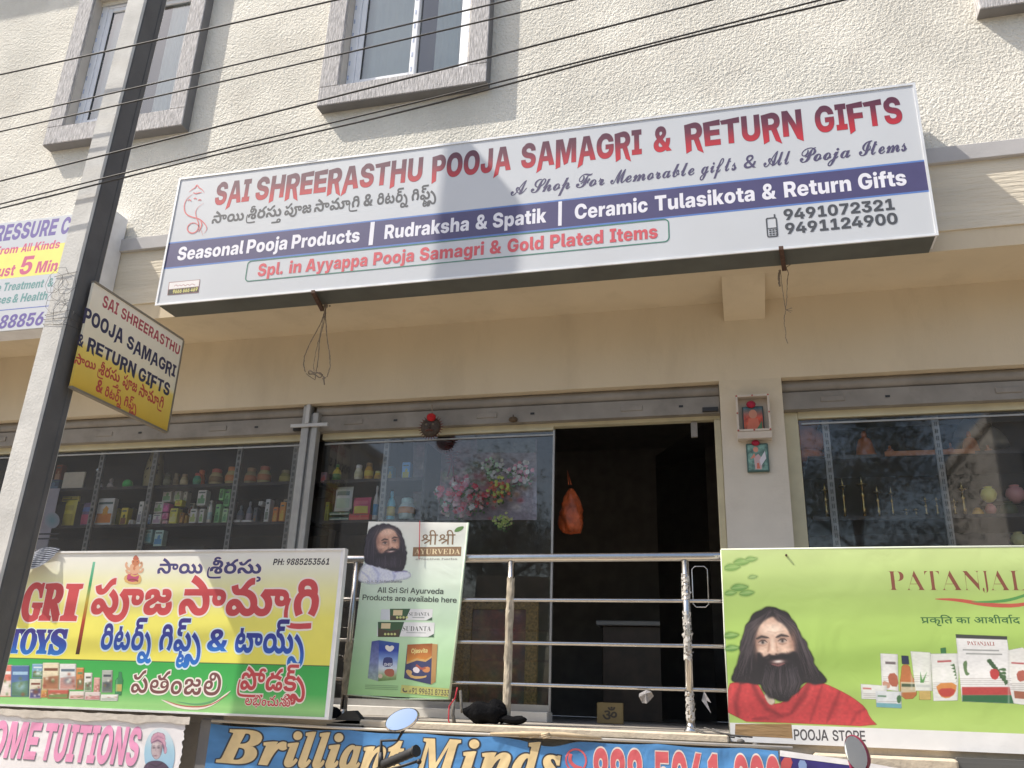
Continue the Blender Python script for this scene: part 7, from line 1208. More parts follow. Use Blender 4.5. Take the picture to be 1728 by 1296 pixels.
K.stroke([(545,640),(546,670),(547,694)], 9, (244,216,194), .8, False); K.stroke([(530,650),(528,684),(522,700)], 6, (160,116,96), .6); K.stroke([(562,650),(566,682),(570,698)], 5, (176,132,110), .5); K.blob(547,700,18,10,(232,194,170),.85); K.blob(531,709,6,4,(92,58,52),.9); K.blob(563,708,6,4,(92,58,52),.9)
K.stroke([(498,700),(490,724),(498,740)], 5, (156,112,94), .55); K.stroke([(612,694),(622,716),(614,734)], 5, (160,116,98), .55)
K.fill([(472,694),(498,728),(532,716),(580,712),(624,708),(654,692),(686,760),(696,842),(654,908),(602,936),(542,926),(500,874),(476,800)], (30,24,28), 9, rough=18)
for i in range(80): x = rng.uniform(490,680); K.stroke([(x*.8+116, rng.uniform(745,790)), (x+rng.uniform(-10,10), 840), (x*.75+145+rng.uniform(-14,14), rng.uniform(885,920))], 2.2, (84,74,80) if i % 4 else (12,8,12), .42)
K.blob(640,800,26,50,(78,72,80),.45); K.blob(572,744,30,11,(176,112,104),.9,-3); K.blob(572,742,23,6,(240,234,226),1.,-3); K.stroke([(540,754),(572,762),(604,750)], 4, (170,100,96), .8); K.stroke([(496,730),(528,716),(556,722),(590,714),(634,716)], 9, (30,23,27), .95)
K.grain(.12); K.build(GS, 'portrait_print')
BRN = ink(142,72,44)
words(P, [('P',1498,1526,975),('A',1527,1560,975),('T',1560,1586,975),('A',1586,1622,975),('N',1624,1655,975),('J',1655,1668,975),('A',1668,1702,975),('L',1704,1731,975),('I',1733,1747,975)], P.uv(1600,996.5)[1], P.uv(1600,963)[1], BRN, GS, 'sb', cap=676, bold=-20)
P.ribbon([f9(1310,448),f9(1420,452),f9(1560,478),f9(1728,480),f9(1850,430)], .02, ink(206,80,50), GS, 'swoosh', taper=True); P.ribbon([f9(1480,462),f9(1600,462),f9(1700,445),f9(1850,380)], .014, ink(80,160,70), GS, 'swoosh', taper=True)
GI = ink(48,110,48)
for k, a, b in (('prakriti',1245,1395),('ka',1410,1478),('ashirvad',1495,1712)): P.text([('dv',k)], f9(a,562), f9(b,563), f9((a+b)/2,534), GI, GS, cap=640, bold=14)
WH = ink(232,232,228)
KP = Canvas(P, f9, 950, 605, 1775, 970, 330, 6)
def pk(q, c, nm='product_print', s=0):
    KP.fill(q, c, 1.8, smooth=s)
    if not s:
        x0, x1, y0, y1 = min(a[0] for a in q), max(a[0] for a in q), min(a[1] for a in q), max(a[1] for a in q)
        if x1-x0 > 40 and y1-y0 > 50:
            h = y1-y0; KP.stroke([(x1-5, y0+8), (x1-3, y1-8)], 9, tuple(int(v*.8) for v in c), .55, False); KP.stroke([(x0+6, y0+8), (x0+6, y1-8)], 5, tuple(int(v*.88) for v in c), .5, False); KP.blob((x0+x1)/2-8, (y0+y1)/2, 12, h*.4, (244,244,242), .4)
            for k in range(4): KP.stroke([(x0+14, y0+h*.62+k*9), (x1-16-9*(k % 3), y0+h*.62+k*9)], 1.6, (150,140,136), .55, False)
pk([(1335,680),(1360,676),(1362,710),(1338,710)], (40,120,60))
pk([(1052,704),(1134,708),(1138,882),(1060,872)], (230,230,226)); pk([(1075,742),(1124,744),(1124,756),(1076,754)], (120,110,110)); pk([(1085,800),(1130,795),(1140,862),(1096,858)], (176,90,60), s=1); pk([(1062,830),(1100,845),(1096,870),(1064,866)], (200,140,110), s=1)
pk([(1153,756),(1190,758),(1196,800),(1224,850),(1222,916),(1152,920),(1142,850),(1150,800)], (190,110,44), s=1); pk([(1151,714),(1184,716),(1188,756),(1154,754)], (30,44,80)); pk([(1148,838),(1220,840),(1220,886),(1150,888)], (206,190,150)); pk([(1152,846),(1216,848),(1215,862),(1152,861)], (70,90,60))
pk([(1194,694),(1288,700),(1296,880),(1218,880)], (228,232,222)); pk([(1234,880),(1288,880),(1290,922),(1236,922)], (206,176,90)); pk([(1240,790),(1250,830),(1272,790),(1256,842),(1240,842)], (80,150,70)); pk([(1220,850),(1290,852),(1290,864),(1222,862)], (200,206,200))
pk([(1288,706),(1424,704),(1416,925),(1302,928)], (230,232,226)); pk([(1310,845),(1414,840),(1405,895),(1368,918),(1330,905)], (220,140,50), s=1); pk([(1318,870),(1408,866),(1396,905),(1340,910)], (200,60,40), s=1)
for k in range(6): pk([(1380+k*6,760+k*16),(1400+k*3,752+k*14),(1404+k*2,768+k*14)], (70,110,60))
pk([(1320,738),(1386,735),(1386,744),(1321,747)], (190,90,90))
pk([(1408,630),(1648,636),(1690,940),(1436,930)], (234,234,232)); pk([(1406,614),(1648,624),(1648,640),(1409,632)], (60,64,60))
pk([(1436,862),(1660,862),(1668,900),(1437,900)], (196,56,50)); pk([(1437,900),(1668,900),(1680,940),(1437,930)], (40,110,64))
for (a, b) in ((1440,684),(1455,702)): pk([(a,b),(a+170,b+4),(a+170,b+10),(a,b+6)], (150,154,150))
for k in range(9): pk([(1550+k*10,735+k*13),(1572+k*10,728+k*12),(1580+k*9,745+k*13),(1560+k*10,752+k*12)], (60,96,56), s=1)
for k in range(5): pk([(1600+k*9,780+k*18),(1640,770+k*16),(1646,790+k*16)], (66,106,60), s=1)
pk([(1565,780),(1600,775),(1615,800),(1600,830),(1572,822)], (190,44,44), s=1); pk([(1440,745),(1462,735),(1458,790),(1476,800),(1455,812),(1444,780)], (96,130,80), s=1)
pk([(1650,690),(1720,676),(1740,690),(1760,950),(1684,940)], (230,230,224)); pk([(1680,880),(1745,885),(1748,920),(1684,915)], (170,100,70)); pk([(1690,790),(1735,780),(1738,830),(1700,840)], (180,90,70), s=1); pk([(1668,745),(1728,748),(1728,756),(1668,752)], (190,90,90))
pk([(960,848),(1082,856),(1084,922),(964,918)], (226,228,222)); pk([(1030,880),(1150,884),(1152,962),(1034,956)], (220,226,228)); pk([(1034,936),(1150,942),(1152,962),(1034,956)], (110,176,186)); pk([(970,864),(1010,866),(1010,874),(970,872)], (200,120,110)); pk([(1040,900),(1080,902),(1080,910),(1040,908)], (110,150,120)); pk([(1128,905),(1150,898),(1150,935),(1132,940)], (70,120,70), s=1)
KP.grain(.06); KP.build(GS, 'product_print')
P.text(W('sb','PATANJALI'), f9(1462,664), f9(1590,668), f9(1500,648), ink(176,80,60), GS, cap=676)
P.text(W('m','POOJA'), f9(648,1111), f9(808,1114), f9(700,1062), ink(74,70,74), GS, bold=10); P.text(W('m','STORE'), f9(830,1114), f9(983,1117), f9(900,1067), ink(74,70,74), GS, bold=10)
tape = mat('brown_tape', (.33,.21,.10), .35, var=.2, scale=20, bump=.004, bscale=14, stretch=(.4,1,3))
tq = P.nxt(); t = MB(); p0, p1, p2, p3 = [P.uv(*f9(*a)) for a in ((370,1036),(634,1036),(640,1104),(368,1090))]
t.add([P.p3(*p0,tq),P.p3(*p1,tq),P.p3(*p2,tq),P.p3(*p3,tq)], [(0,3,2,1)]); obj('brown_tape', t, tape, GS)
obj('nail', MB().tube([(.243,4.93,2.29),(.243,4.915,2.29)], .006, 6), RUST, GS)
# ------------------------------------------------------------------ banners along the plinth
BN = thing('blue_banner', (-1.45, 4.84, .85), 'wrinkled blue cloth banner with cream serif words and a red phone number', 'banner')
WR = .016
P = Plane('y', 4.835); BX0, BX1, BZ0, BZ1 = -3.05, .13, .80, 1.322
BBL = mat('banner_print_blue', (.075,.235,.50), .5, var=.30, scale=3, stretch=(1,1,2.4), wr=WR, detail=3)
v = MB(); n = 70; vs = []; fs = []
for i in range(n+1):
    x = BX0+(BX1-BX0)*i/n
    zt_ = BZ1-.010*abs(math.sin(i*.33))-(.030*math.exp(-((x+1.02)/.12)**2))
    for j, z in enumerate((zt_, 1.2, 1.05, BZ0)): vs.append((x, 4.8358, z))
for i in range(n):
    for j in range(3): a = i*4+j; fs.append((a, a+1, a+5, a+4))
v.add(vs, fs, True); obj('cloth_sheet', v, BBL, BN)
CRM = mat('banner_cream_letters', lin(222,198,150), .5, var=.12, scale=9, wr=WR); BKL = ink(34,40,52)
zb = P.uv(500,1290)[1]; zt_ = P.uv(500,1233)[1]; zb, zt_ = 1.122, 1.296
words(P, [('B',368,437,1270),('r',440,482,1270),('i',483,505,1270),('l',507,529,1270),('l',531,553,1270),('i',553,575,1270),('a',576,608,1270),('n',611,651,1270),('t',653,680,1270),
          ('M',703,776,1270),('i',781,806,1270),('n',811,862,1270),('d',866,911,1270),('s',912,945,1270)], zb, zt_, CRM, BN, 'sbi', cap=683, bold=24, halo=BKL, halo_w=54)
PKR = ink(214,74,84); PKH = ink(222,206,196)
words(P, [('888',1001,1084,1285),('5061',1105,1217,1290),('900',1239,1316,1290)], 1.045, 1.283, PKR, BN, 'b', bold=8, halo=PKH, halo_w=34)
c0 = P.uv(972,1283); rr = .058
ring_print(P, [(c0[0]+rr*math.cos(k*.314), c0[1]+rr*math.sin(k*.314)) for k in range(20)], [(c0[0]+rr*.84*math.cos(k*.314), c0[1]+rr*.84*math.sin(k*.314)) for k in range(20)], PKR, BN, 'phone_mark')
P.ribbon([(963,1272),(961,1284),(970,1294),(982,1297)], .018, PKR, BN, 'phone_mark')
obj('hanging_pipe', MB().tube([(-3.05,4.842,1.338),(-2.3,4.84,1.330),(.2,4.842,1.330)], .008, 8), mat('white_pipe', (.6,.56,.5), .5, dirt=.3), BN)
kn = MB()
for k in range(3):
    kn.tube([(-1.16+.06*k+.03*math.sin(j*1.7+k), 4.825-.008*k, 1.338+.012*math.cos(j*1.1+k)) for j in range(7)], .007, 6)
kn.tube([(-1.35,4.83,1.335),(-1.1,4.815,1.345),(-.95,4.82,1.347),(-.75,4.83,1.338)], [.006,.012,.012,.006], 7)
obj('knotted_cord', kn, mat('cream_cloth_cord', (.45,.36,.24), .9, var=.2), BN)

TB = thing('tuitions_banner', (-3.8, 4.78, .8), 'pale tattered banner with pink capital letters and a small oval portrait under the yellow board', 'banner')
WR = .009
P = Plane('y', 4.75); TX0, TX1 = -6.0, -3.162
v = MB(); vs = []; fs = []; n = 40
for j in range(n+1): vs.append((TX1+rng.uniform(-.008,.008), 4.7515, .8+.545*j/n))
for j in range(n+1): vs.append((TX0, 4.7515, .8+.545*j/n))
for j in range(n): fs.append((j, j+1, n+2+j, n+1+j)[::-1])
v.add(vs, fs); obj('sheet', v, mat('banner_print_pale', lin(224,222,226), .5, var=.05, scale=3, wr=WR, dirt=.1, dirtcol=(.45,.4,.38)), TB)
st = MB(); vs = []; fs = []
for k in range(61):
    x = -5.6+(TX1+.03+5.6)*k/60; vs += [(x, 4.742, 1.356+rng.uniform(-.002,.003)), (x, 4.742, 1.318+rng.uniform(-.006,.004)+.006*math.sin(k*.7))]
fs = [(2*k, 2*k+1, 2*k+3, 2*k+2) for k in range(60)]
st.add(vs, fs); obj('torn_strip', st, mat('torn_strip_dirty', (.55,.51,.46), .7, var=.12, scale=12, dirt=.35, dirtcol=(.22,.17,.12), bump=.004, bscale=20), TB)
PK = mat('pink_letters', lin(222,150,188), .5, var=.08, scale=6, wr=WR); PKS = ink(110,110,124)
ws_ = [('HOME',-43,66,1260),('TUITIONS',73,237,1260)]
zc0, zc1 = 1.082, 1.288
words(P, ws_, zc0-.006, zc1-.006, PKS, TB, 'b', slant=.1, bold=2); words(P, [(a, b-1.3, c-1.3, d) for a, b, c, d in ws_], zc0, zc1, PK, TB, 'b', slant=.1)
fo = zpx(0,0,4.32,0,1180)
OV = mat('oval_print_blue', (.4,.55,.7), .5, var=.05, grad=[(0,lin(130,170,206)), (.6,lin(160,196,216)), (1,lin(206,214,220))])
P.poly([fo(1163+112*math.cos(k*.2618), 400+190*math.sin(k*.2618)) for k in range(24)], OV, TB, 'oval_print')
K = Canvas(P, fo, 1045, 215, 1285, 505, 90, 4)
K.fill([(1040,520),(1060,470),(1110,446),(1190,452),(1240,510),(1262,560),(1040,560)], (74,54,84), 5); K.fill([(1106,330),(1118,298),(1172,294),(1186,350),(1174,412),(1142,444),(1114,422),(1102,380)], (182,164,172), 5)
K.blob(1178,380,14,44,(120,96,112),.7); K.blob(1132,330,20,16,(214,200,204),.7); K.fill([(1098,322),(1108,262),(1158,236),(1202,256),(1208,330),(1218,392),(1196,397),(1182,330),(1150,302),(1114,320)], (198,144,170), 5, rough=8); K.stroke([(1110,300),(1150,270),(1200,290)], 6, (150,100,136), .6); K.stroke([(1104,318),(1150,298),(1186,318)], 7, (96,70,100), .8); K.stroke([(1184,320),(1192,350),(1186,396)], 9, (84,62,92), .7)
for ex in (1122,1156): K.blob(ex,354,10,5,(60,46,62),.95); K.stroke([(ex-12,342),(ex+10,340)], 3, (70,54,72), .8)
K.stroke([(1138,350),(1132,382)], 4, (150,128,140), .6); K.blob(1132,412,16,5,(130,86,98),.9); K.stroke([(1090,470),(1140,490),(1190,462)], 6, (40,28,52), .7); K.stroke([(1080,480),(1070,505)], 6, (110,90,120), .6)
K.grain(.12); K.build(TB, 'portrait_print')

PB_ = thing('purple_banner', (.75, 4.82, .8), 'dark purple banner with a white top hem, low below the green board', 'banner')
P = Plane('y', 4.815)
a0, a1 = P.uv(1316,1268), P.uv(1660,1328)
v = MB().add([(a0[0],4.8158,a0[1]),(a1[0],4.8158,a1[1]-.0),(a1[0],4.8158,.8),(a0[0],4.8158,.8)], [(0,3,2,1)])
obj('sheet', v, mat('banner_print_purple', lin(52,44,110), .45, var=.35, scale=5, bump=.005, bscale=6), PB_)
P.poly([(1316,1266),(1440,1283),(1520,1297),(1519,1306),(1438,1292),(1316,1276)], ink(226,224,226), PB_, 'white_hem')
P.poly([(1318,1278),(1340,1279),(1330,1310),(1318,1312)], ink(190,60,60), PB_, 'printed_shape', 1); P.poly([(1346,1282),(1362,1284),(1360,1310),(1350,1310)], ink(120,150,200), PB_, 'printed_shape', 1)

# ------------------------------------------------------------------ motorbikes at the kerb
def rot(o, P0, a): return Vector((P0.x+o.x*math.cos(a)-o.y*math.sin(a), P0.y+o.x*math.sin(a)+o.y*math.cos(a), P0.z+o.z))
def motorbike(mirror, grip_a, grip_b, label, shell, red):
    """the mirror, its stem and one grip stand where the photograph shows them; the rest of the bike hangs below"""
    base = Vector((grip_a.x-.05, grip_a.y+.35, .2))
    T = thing('motorbike', base, label, 'motorbike')
    bar = MB().tube([grip_b, grip_a, grip_a+(grip_a-grip_b)*.9+Vector((-.02,.06,-.05)), grip_a+(grip_a-grip_b)*2.2+Vector((-.02,.09,-.05)), grip_a+(grip_a-grip_b)*3.6], .011, 8)
    obj('handlebar', bar, mat('handlebar_black', (.03,.03,.03), .4, .4), T)
    d = (grip_b-grip_a)
    g_ = MB(); pts = [grip_a+d*(k/14) for k in range(15)]; g_.tube(pts, [.0165 if k % 2 else .0185 for k in range(15)], 12)
    g_.tube([grip_b, grip_b+d*.06], .0215, 12)
    gr = obj('grip', g_, BLACK, T)
    obj('lever', MB().tube([grip_a+Vector((.0,-.02,-.025)), grip_a+d*.5+Vector((.01,-.035,-.03)), grip_b+Vector((.02,-.03,-.032))], [.006,.0055,.0055], 7).ball(grip_b+Vector((.03,-.03,-.032)), .010), BLACK, T)
    # mirror
    c, nrm, rx, rz, tilt = mirror; nrm = nrm.normalized(); ux = nrm.cross(Vector((0,0,1))).normalized(); uz = ux.cross(nrm)
    ux, uz = ux*math.cos(tilt)+uz*math.sin(tilt), uz*math.cos(tilt)-ux*math.sin(tilt)
    n = 28; prof = [(1.0,.004),(1.06,0),(1.07,-.012),(.9,-.03),(.5,-.04)]; vs = []; fs = []
    for (s_, h) in prof:
        for k in range(n): q = 2*math.pi*k/n; vs.append(c+ux*(rx*s_*math.cos(q))+uz*(rz*s_*math.sin(q))+nrm*h)
    for i in range(len(prof)-1):
        for k in range(n): k2 = (k+1) % n; fs.append((i*n+k, i*n+k2, (i+1)*n+k2, (i+1)*n+k))
    fs.append(tuple(range((len(prof)-1)*n, len(prof)*n)))
    ho = obj('mirror_housing', MB().add(vs, fs, True), shell, T)
    vs = [c+nrm*.0045]; fs = []
    for k in range(n): q = 2*math.pi*k/n; vs.append(c+ux*(rx*.985*math.cos(q))+uz*(rz*.985*math.sin(q))+nrm*.003)
    for k in range(n): fs.append((0, 1+k, 1+(k+1) % n))
    obj('mirror_glass', MB().add(vs, fs, True), mat('mirror_silver', (.86,.89,.92), .03, 1., var=0), ho)
    st0 = grip_a+Vector((-.012,.0,.012)); e = c-nrm*.035-uz*rz*.55
    obj('mirror_stem', MB().tube([st0, st0+Vector((-.015,.02,.07)), e+(st0-e)*.35+Vector((0,.01,-.005)), e], [.009,.007,.0055,.006], 8), shell if red else BLACK, T)
    obj('stem_boot', MB().tube([st0-Vector((0,0,.02)), st0+Vector((-.006,.004,.03))], [.013,.009], 8), BLACK, T)
    # lower machine, out of the frame
    hb = grip_a+(grip_a-grip_b)*1.9; bd = mat('bike_paint_red' if red else 'bike_paint_black', (.35,.02,.04) if red else (.03,.03,.035), .3)
    head = Vector((hb.x, hb.y+.02, .95))
    obj('headlamp', MB().lathe([(.03,.09),(.085,.05),(.095,0),(.08,-.02),(.0,-.03)], head+Vector((0,.10,-.02)), 18, 'y'), mat('lamp_glass', (.6,.62,.65), .1), T)
    obj('fork', MB().tube([hb+Vector((-.07,0,-.03)), (hb.x-.07, hb.y+.24, .5)], .02, 8).tube([hb+Vector((.07,0,-.03)), (hb.x+.07, hb.y+.24, .5)], .02, 8), STEEL, T)
    for yy, nm in ((hb.y+.26, 'front_wheel'), (hb.y-1.0, 'rear_wheel')):
        w = obj('wheel', MB().tube([(hb.x, yy+.25*math.cos(k*.2618), .5+.25*math.sin(k*.2618)) for k in range(24)], .045, 8, closed=True), BLACK, T)
        rm = MB().tube([(hb.x, yy+.2*math.cos(k*.2618), .5+.2*math.sin(k*.2618)) for k in range(24)], .012, 6, closed=True)
        for k in range(8): rm.tube([(hb.x,yy,.5),(hb.x,yy+.2*math.cos(k*.785),.5+.2*math.sin(k*.785))], .006, 5)
        obj('rim', rm, STEEL, w)
    tk = MB().ball((hb.x, hb.y-.35, .88), .13, .27, .11, 14, 9); obj('fuel_tank', tk, bd, T)
    obj('seat', MB().ball((hb.x, hb.y-.85, .82), .13, .36, .06, 14, 7), BLACK, T); obj('engine', MB().bevbox(hb.x-.14, hb.x+.14, hb.y-.6, hb.y-.25, .38, .72, .03), mat('engine_metal', (.2,.2,.2), .5, .6), T)
    obj('chassis', MB().tube([(hb.x,hb.y,.9),(hb.x,hb.y-.3,.74),(hb.x,hb.y-1.1,.74)], .025, 8).tube([(hb.x,hb.y-.1,.85),(hb.x,hb.y-.3,.36),(hb.x,hb.y-1.0,.5)], .022, 8), bd, T)
    return T
YM = 3.35
mc = at(678,1214,YM); ga = at(648,1290,YM+.02); gb = at(700,1268,YM-.06)
motorbike((mc, Vector((.10,-1,.30)), .064, .036, -.42), ga, gb, 'black motorbike by the blue banner with a silvery oval mirror on a long stem', mat('mirror_chrome', (.6,.6,.62), .15, 1.), False)
mc = at(1445,1271,YM); ga = at(1452,1325,YM+.02); gb = at(1510,1312,YM-.06)
motorbike((mc, Vector((-.62,-1,.1)), .036, .056, -.36), ga, gb, 'red motorbike with a dark red tilted oval mirror in front of the green board', mat('mirror_red_plastic', (.22,.02,.055), .3), True)

# ------------------------------------------------------------------ small things on the wall and under the sign
def hook(px0, px1, w, label):
    a = at(px0[0], px0[1], 5.06); b = at(px1[0], px1[1], 5.42); b.z = a.z+.0
    return obj('iron_arm', MB().add([p for p in (Vector((a.x-w,a.y,a.z-.012)),Vector((a.x+w,a.y,a.z-.012)),Vector((b.x+w,5.36,a.z-.012)),Vector((b.x-w,5.36,a.z-.012)),Vector((a.x-w,a.y,a.z+.012)),Vector((a.x+w,a.y,a.z+.012)),Vector((b.x+w,5.36,a.z+.012)),Vector((b.x-w,5.36,a.z+.012)))],
        [(0,3,2,1),(4,5,6,7),(0,1,5,4),(1,2,6,5),(2,3,7,6),(3,0,4,7)]), RUST, None, label, 'bracket')
hook((528,492), (551,520), .014, 'rusty iron arm under the big signboard with a string hanger tied to it')
hook((1318,418), (1323,465), .014, 'rusty iron arm under the right end of the big signboard with frayed strings')
# string hanger
YH = 5.33
HG = thing('string_hanger', at(535,640,YH), 'empty knotted string hanger with a ring, hanging under the left half of the big signboard', 'hanger')
fh = zpx(0,0,5.636,480,470); hp = lambda x, y, dy=0: at(*fh(x,y), YH+dy)
def ropey(pts, r=.0035):
    P_ = [Vector(p) for p in pts]; Q = []
    for i in range(len(P_)-1):
        for k in range(8): Q.append(P_[i].lerp(P_[i+1], k/8)+Vector((rng.uniform(-1,1),rng.uniform(-1,1),0))*.0016)
    Q.append(P_[-1]); return MB().tube(Q, [r*rng.uniform(.75,1.3) for _ in Q], 6)
obj('strand', ropey([hp(390,290),hp(345,430),hp(240,620),hp(190,740),hp(182,820),hp(198,890)]), STRING, HG); obj('strand', ropey([hp(392,290),hp(392,400),hp(405,560),hp(430,720),hp(436,840),hp(404,935)]), STRING, HG)
obj('strand', ropey([hp(390,290,.02),hp(375,420,.02),hp(332,580,.03),hp(328,700,.03),hp(312,840,.03),hp(300,885,.04)]), STRING, HG); obj('strand', ropey([hp(388,290,-.02),hp(350,480,-.02),hp(300,690,-.03),hp(275,830,-.04),hp(285,900,-.04)], .0022), STRING, HG)
c = hp(296,908); obj('ring', MB().tube([c+Vector((.05*math.cos(k*.2618), .05*math.sin(k*.2618)*1.0, .008*math.sin(k*.9)-.01*math.cos(k*.2618))) for k in range(24)], .0045, 7, closed=True), STRING, HG)
obj('cross_strings', ropey([hp(205,905),hp(290,965),hp(300,885,.03),hp(390,945)], .003), STRING, HG)
obj('knot', MB().ball(hp(392,262), .018, .014, .022).ball(hp(430,262), .008).ball(hp(372,950), .01).tube([hp(372,950),hp(380,1010)], .005, 6), STRING, HG)
fq = zpx(0,0,5.893,1260,400); hq = lambda x, y: at(*fq(x,y), 5.36)
SN = thing('frayed_string', hq(410,1060), 'thin frayed string dangling from the right iron arm under the big signboard', 'string')
obj('strand', ropey([hq(335,330),hq(350,480),hq(375,640),hq(390,730),hq(372,800),hq(376,880),hq(392,950),hq(388,1000),hq(410,1058)], .0022), STRING, SN)
obj('strand', ropey([hq(395,300),hq(415,360),hq(402,460),hq(400,600),hq(388,720)], .0026), STRING, SN); obj('tuft', ropey([hq(390,725),hq(450,705)], .002).tube([hq(390,725),hq(455,735)], .0015, 5).tube([hq(390,722),hq(440,752)], .0015, 5), STRING, SN)
obj('knot', ropey([hq(330,330),hq(318,400),hq(330,490)], .007).tube([hq(380,310),hq(450,265)], .003, 5), STRING, SN)

# shrine box and tile on the column
fs_ = zpx(0,0,4.469,1200,640); yc = 5.95
SB = thing('wall_shrine', at(*fs_(320,440), yc), 'small open shrine box on the column with red dots on its rim', 'shrine')
s0, s1 = at(*fs_(182,120), 5.87), at(*fs_(455,370), 5.87); bw = mat('shrine_white', (.55,.48,.40), .8, var=.06, dirt=.2, dirtcol=(.3,.2,.12)); e = .014
x0, x1, z1, z0 = s0.x, s1.x, s0.z-.0, s1.z-.012
obj('case', MB().box(x0, x0+e, 5.87, yc, z0, z1).box(x1-e, x1, 5.87, yc, z0, z1).box(x0+e, x1-e, 5.87, yc, z1-e, z1).box(x0+e, x1-e, 5.87, yc, z0, z0+e).box(x0+e, x1-e, yc-.006, yc-.001, z0+e, z1-e).box(x0, x1, 5.875, yc, z0-.05, z0-.002), bw, SB)
dm = ink(170,50,30); dt = MB()
for (x, z) in ((x0+.007,z0+.007),(x1-.007,z0+.007),(x0+.007,z1-.007),(x1-.007,z1-.007),((x0+x1)/2,z1-.007),((x0+x1)/2,z0+.007),(x0+.007,(z0+z1)/2),(x1-.007,(z0+z1)/2)): dt.ball((x,5.869,z), .0065, .002, .0065, 8, 5)
obj('painted_dots', dt, dm, SB)
xa, xb = at(*fs_(232,215),5.92).x, at(*fs_(392,215),5.92).x; zb_, za_ = z0+e, at(*fs_(300,208),5.92).z
SP = thing('shrine_picture', ((xa+xb)/2, 5.92, zb_), 'small dark framed orange deity picture standing inside the shrine box', 'picture')
fr = mat('picture_frame_dark', (.03,.05,.05), .5)
obj('frame', MB().bevbox(xa, xb, 5.91, 5.925, zb_, za_, .003), fr, SP)
P = Plane('y', 5.909)
P.urect(xa+.008, xb-.008, zb_+.006, za_-.008, mat('deity_picture_orange', (.5,.15,.05), .4, var=.5, scale=26, grad=[(0,lin(170,80,40)), (.5,lin(190,70,40)), (.8,lin(110,90,80)), (1,lin(40,90,100))]), SP)
cx = (xa+xb)/2; cz = zb_+(za_-zb_)*.5
P.polys([[[(cx+.028*math.cos(k*.628), cz+.03+.034*math.sin(k*.628)) for k in range(10)]]], ink(196,120,80), SP, 'deity_print'); P.polys([[[(cx-.045,zb_+.01),(cx+.045,zb_+.01),(cx+.03,cz),(cx-.03,cz)]]], ink(206,90,40), SP, 'deity_print'); P.polys([[[(cx+.02,zb_+.01),(xb-.012,zb_+.01),(xb-.014,cz-.02)]]], ink(60,110,60), SP, 'deity_print')
FLW = mat('marigold_red_flower', (.35,.012,.04), .8, var=.3, scale=60, bump=.006, bscale=60)
obj('red_flower', MB().ball(at(*fs_(300,190),5.9), .032, .02, .026, 12, 8), FLW, None, 'dark red flower resting on top of the picture in the shrine box', 'flower')
xa, xb = at(*fs_(262,500),5.94).x, at(*fs_(428,500),5.94).x; za_, zb_ = at(*fs_(340,488),5.94).z, at(*fs_(350,700),5.94).z
TP = thing('wall_picture', ((xa+xb)/2, 5.945, zb_), 'small green framed deity picture fixed to the column below the shrine box', 'picture')
obj('frame', MB().bevbox(xa, xb, 5.925, 5.95, zb_, za_, .004), mat('frame_green', (.05,.11,.10), .5, var=.2), TP)
P = Plane('y', 5.924)
P.urect(xa+.01, xb-.01, zb_+.01, za_-.01, mat('deity_picture_green', (.12,.22,.18), .4, var=.7, scale=34), TP)
cx = (xa+xb)/2; h = za_-zb_
P.polys([[[(cx-.02,zb_+.015),(cx+.022,zb_+.015),(cx+.03,zb_+h*.45),(cx+.005,zb_+h*.62),(cx-.025,zb_+h*.5)]]], ink(196,160,160), TP, 'deity_print'); P.polys([[[(cx-.01+.017*math.cos(k*.628), zb_+h*.78+.02*math.sin(k*.628)) for k in range(10)]]], ink(210,130,100), TP, 'deity_print')
P.polys([[[(cx-.01,zb_+h*.1),(cx+.012,zb_+h*.1),(cx+.006,zb_+h*.3),(cx-.006,zb_+h*.3)]]], ink(206,90,50), TP, 'deity_print'); P.polys([[[(cx+.01,zb_+h*.4),(cx+.05,zb_+h*.72),(cx+.055,zb_+h*.45),(cx+.02,zb_+h*.2)]]], ink(206,200,206), TP, 'deity_print')
P.polys([[[(cx-.05,zb_+h*.45),(cx-.02,zb_+h*.65),(cx-.015,zb_+h*.5)]]], ink(214,120,90), TP, 'deity_print')
obj('red_flower', MB().ball(at(*fs_(335,480),5.92), .028, .018, .020, 12, 8), FLW, None, 'dark red flower stuck on the top edge of the green framed wall picture', 'flower')

# round mask charm below the shutter
fm = zpx(0,0,3.927,540,690)
MK = thing('mask_charm', at(*fm(735,200),5.93), 'round dark demon mask charm with a spiky rim and red pompom hung from the shutter', 'charm')
c = at(*fm(735,122),5.93)
obj('disc', MB().lathe([(0,-.035),(.05,-.03),(.075,-.012),(.08,0),(.07,.01),(0,.012)], c, 20, 'y'), mat('mask_dark_brown', (.05,.032,.022), .6, var=.4, scale=50, bump=.006, bscale=50), MK)
sp = MB()
for k in range(26): q = k*2*math.pi/26; sp.tube([c+Vector((.072*math.cos(q),0,.072*math.sin(q))), c+Vector((.102*math.cos(q),-.004,.102*math.sin(q)))], [.006,.001], 5)
obj('spiky_rim', sp, mat('mask_rim_red', (.14,.02,.02), .6), MK)
for s in (-1, 1): obj('eye', MB().ball(c+Vector((s*.026,-.03,.015)), .011, .006, .009), mat('mask_eye', (.14,.11,.07), .5), MK)
obj('mouth', MB().tube([c+Vector((-.03,-.03,-.036)), c+Vector((0,-.036,-.028)), c+Vector((.03,-.03,-.036))], .008, 6), mat('mask_mouth', (.09,.03,.02), .6), MK); obj('nose', MB().ball(c+Vector((0,-.036,-.004)), .012, .01, .018), mat('mask_dark_brown', (.05,.03,.02), .6), MK)
obj('pompom', MB().ball(c+Vector((.01,-.035,.068)), .036, .03, .032, 14, 9), mat('pompom_red', (.5,.015,.02), .9, bump=.01, bscale=90), MK)
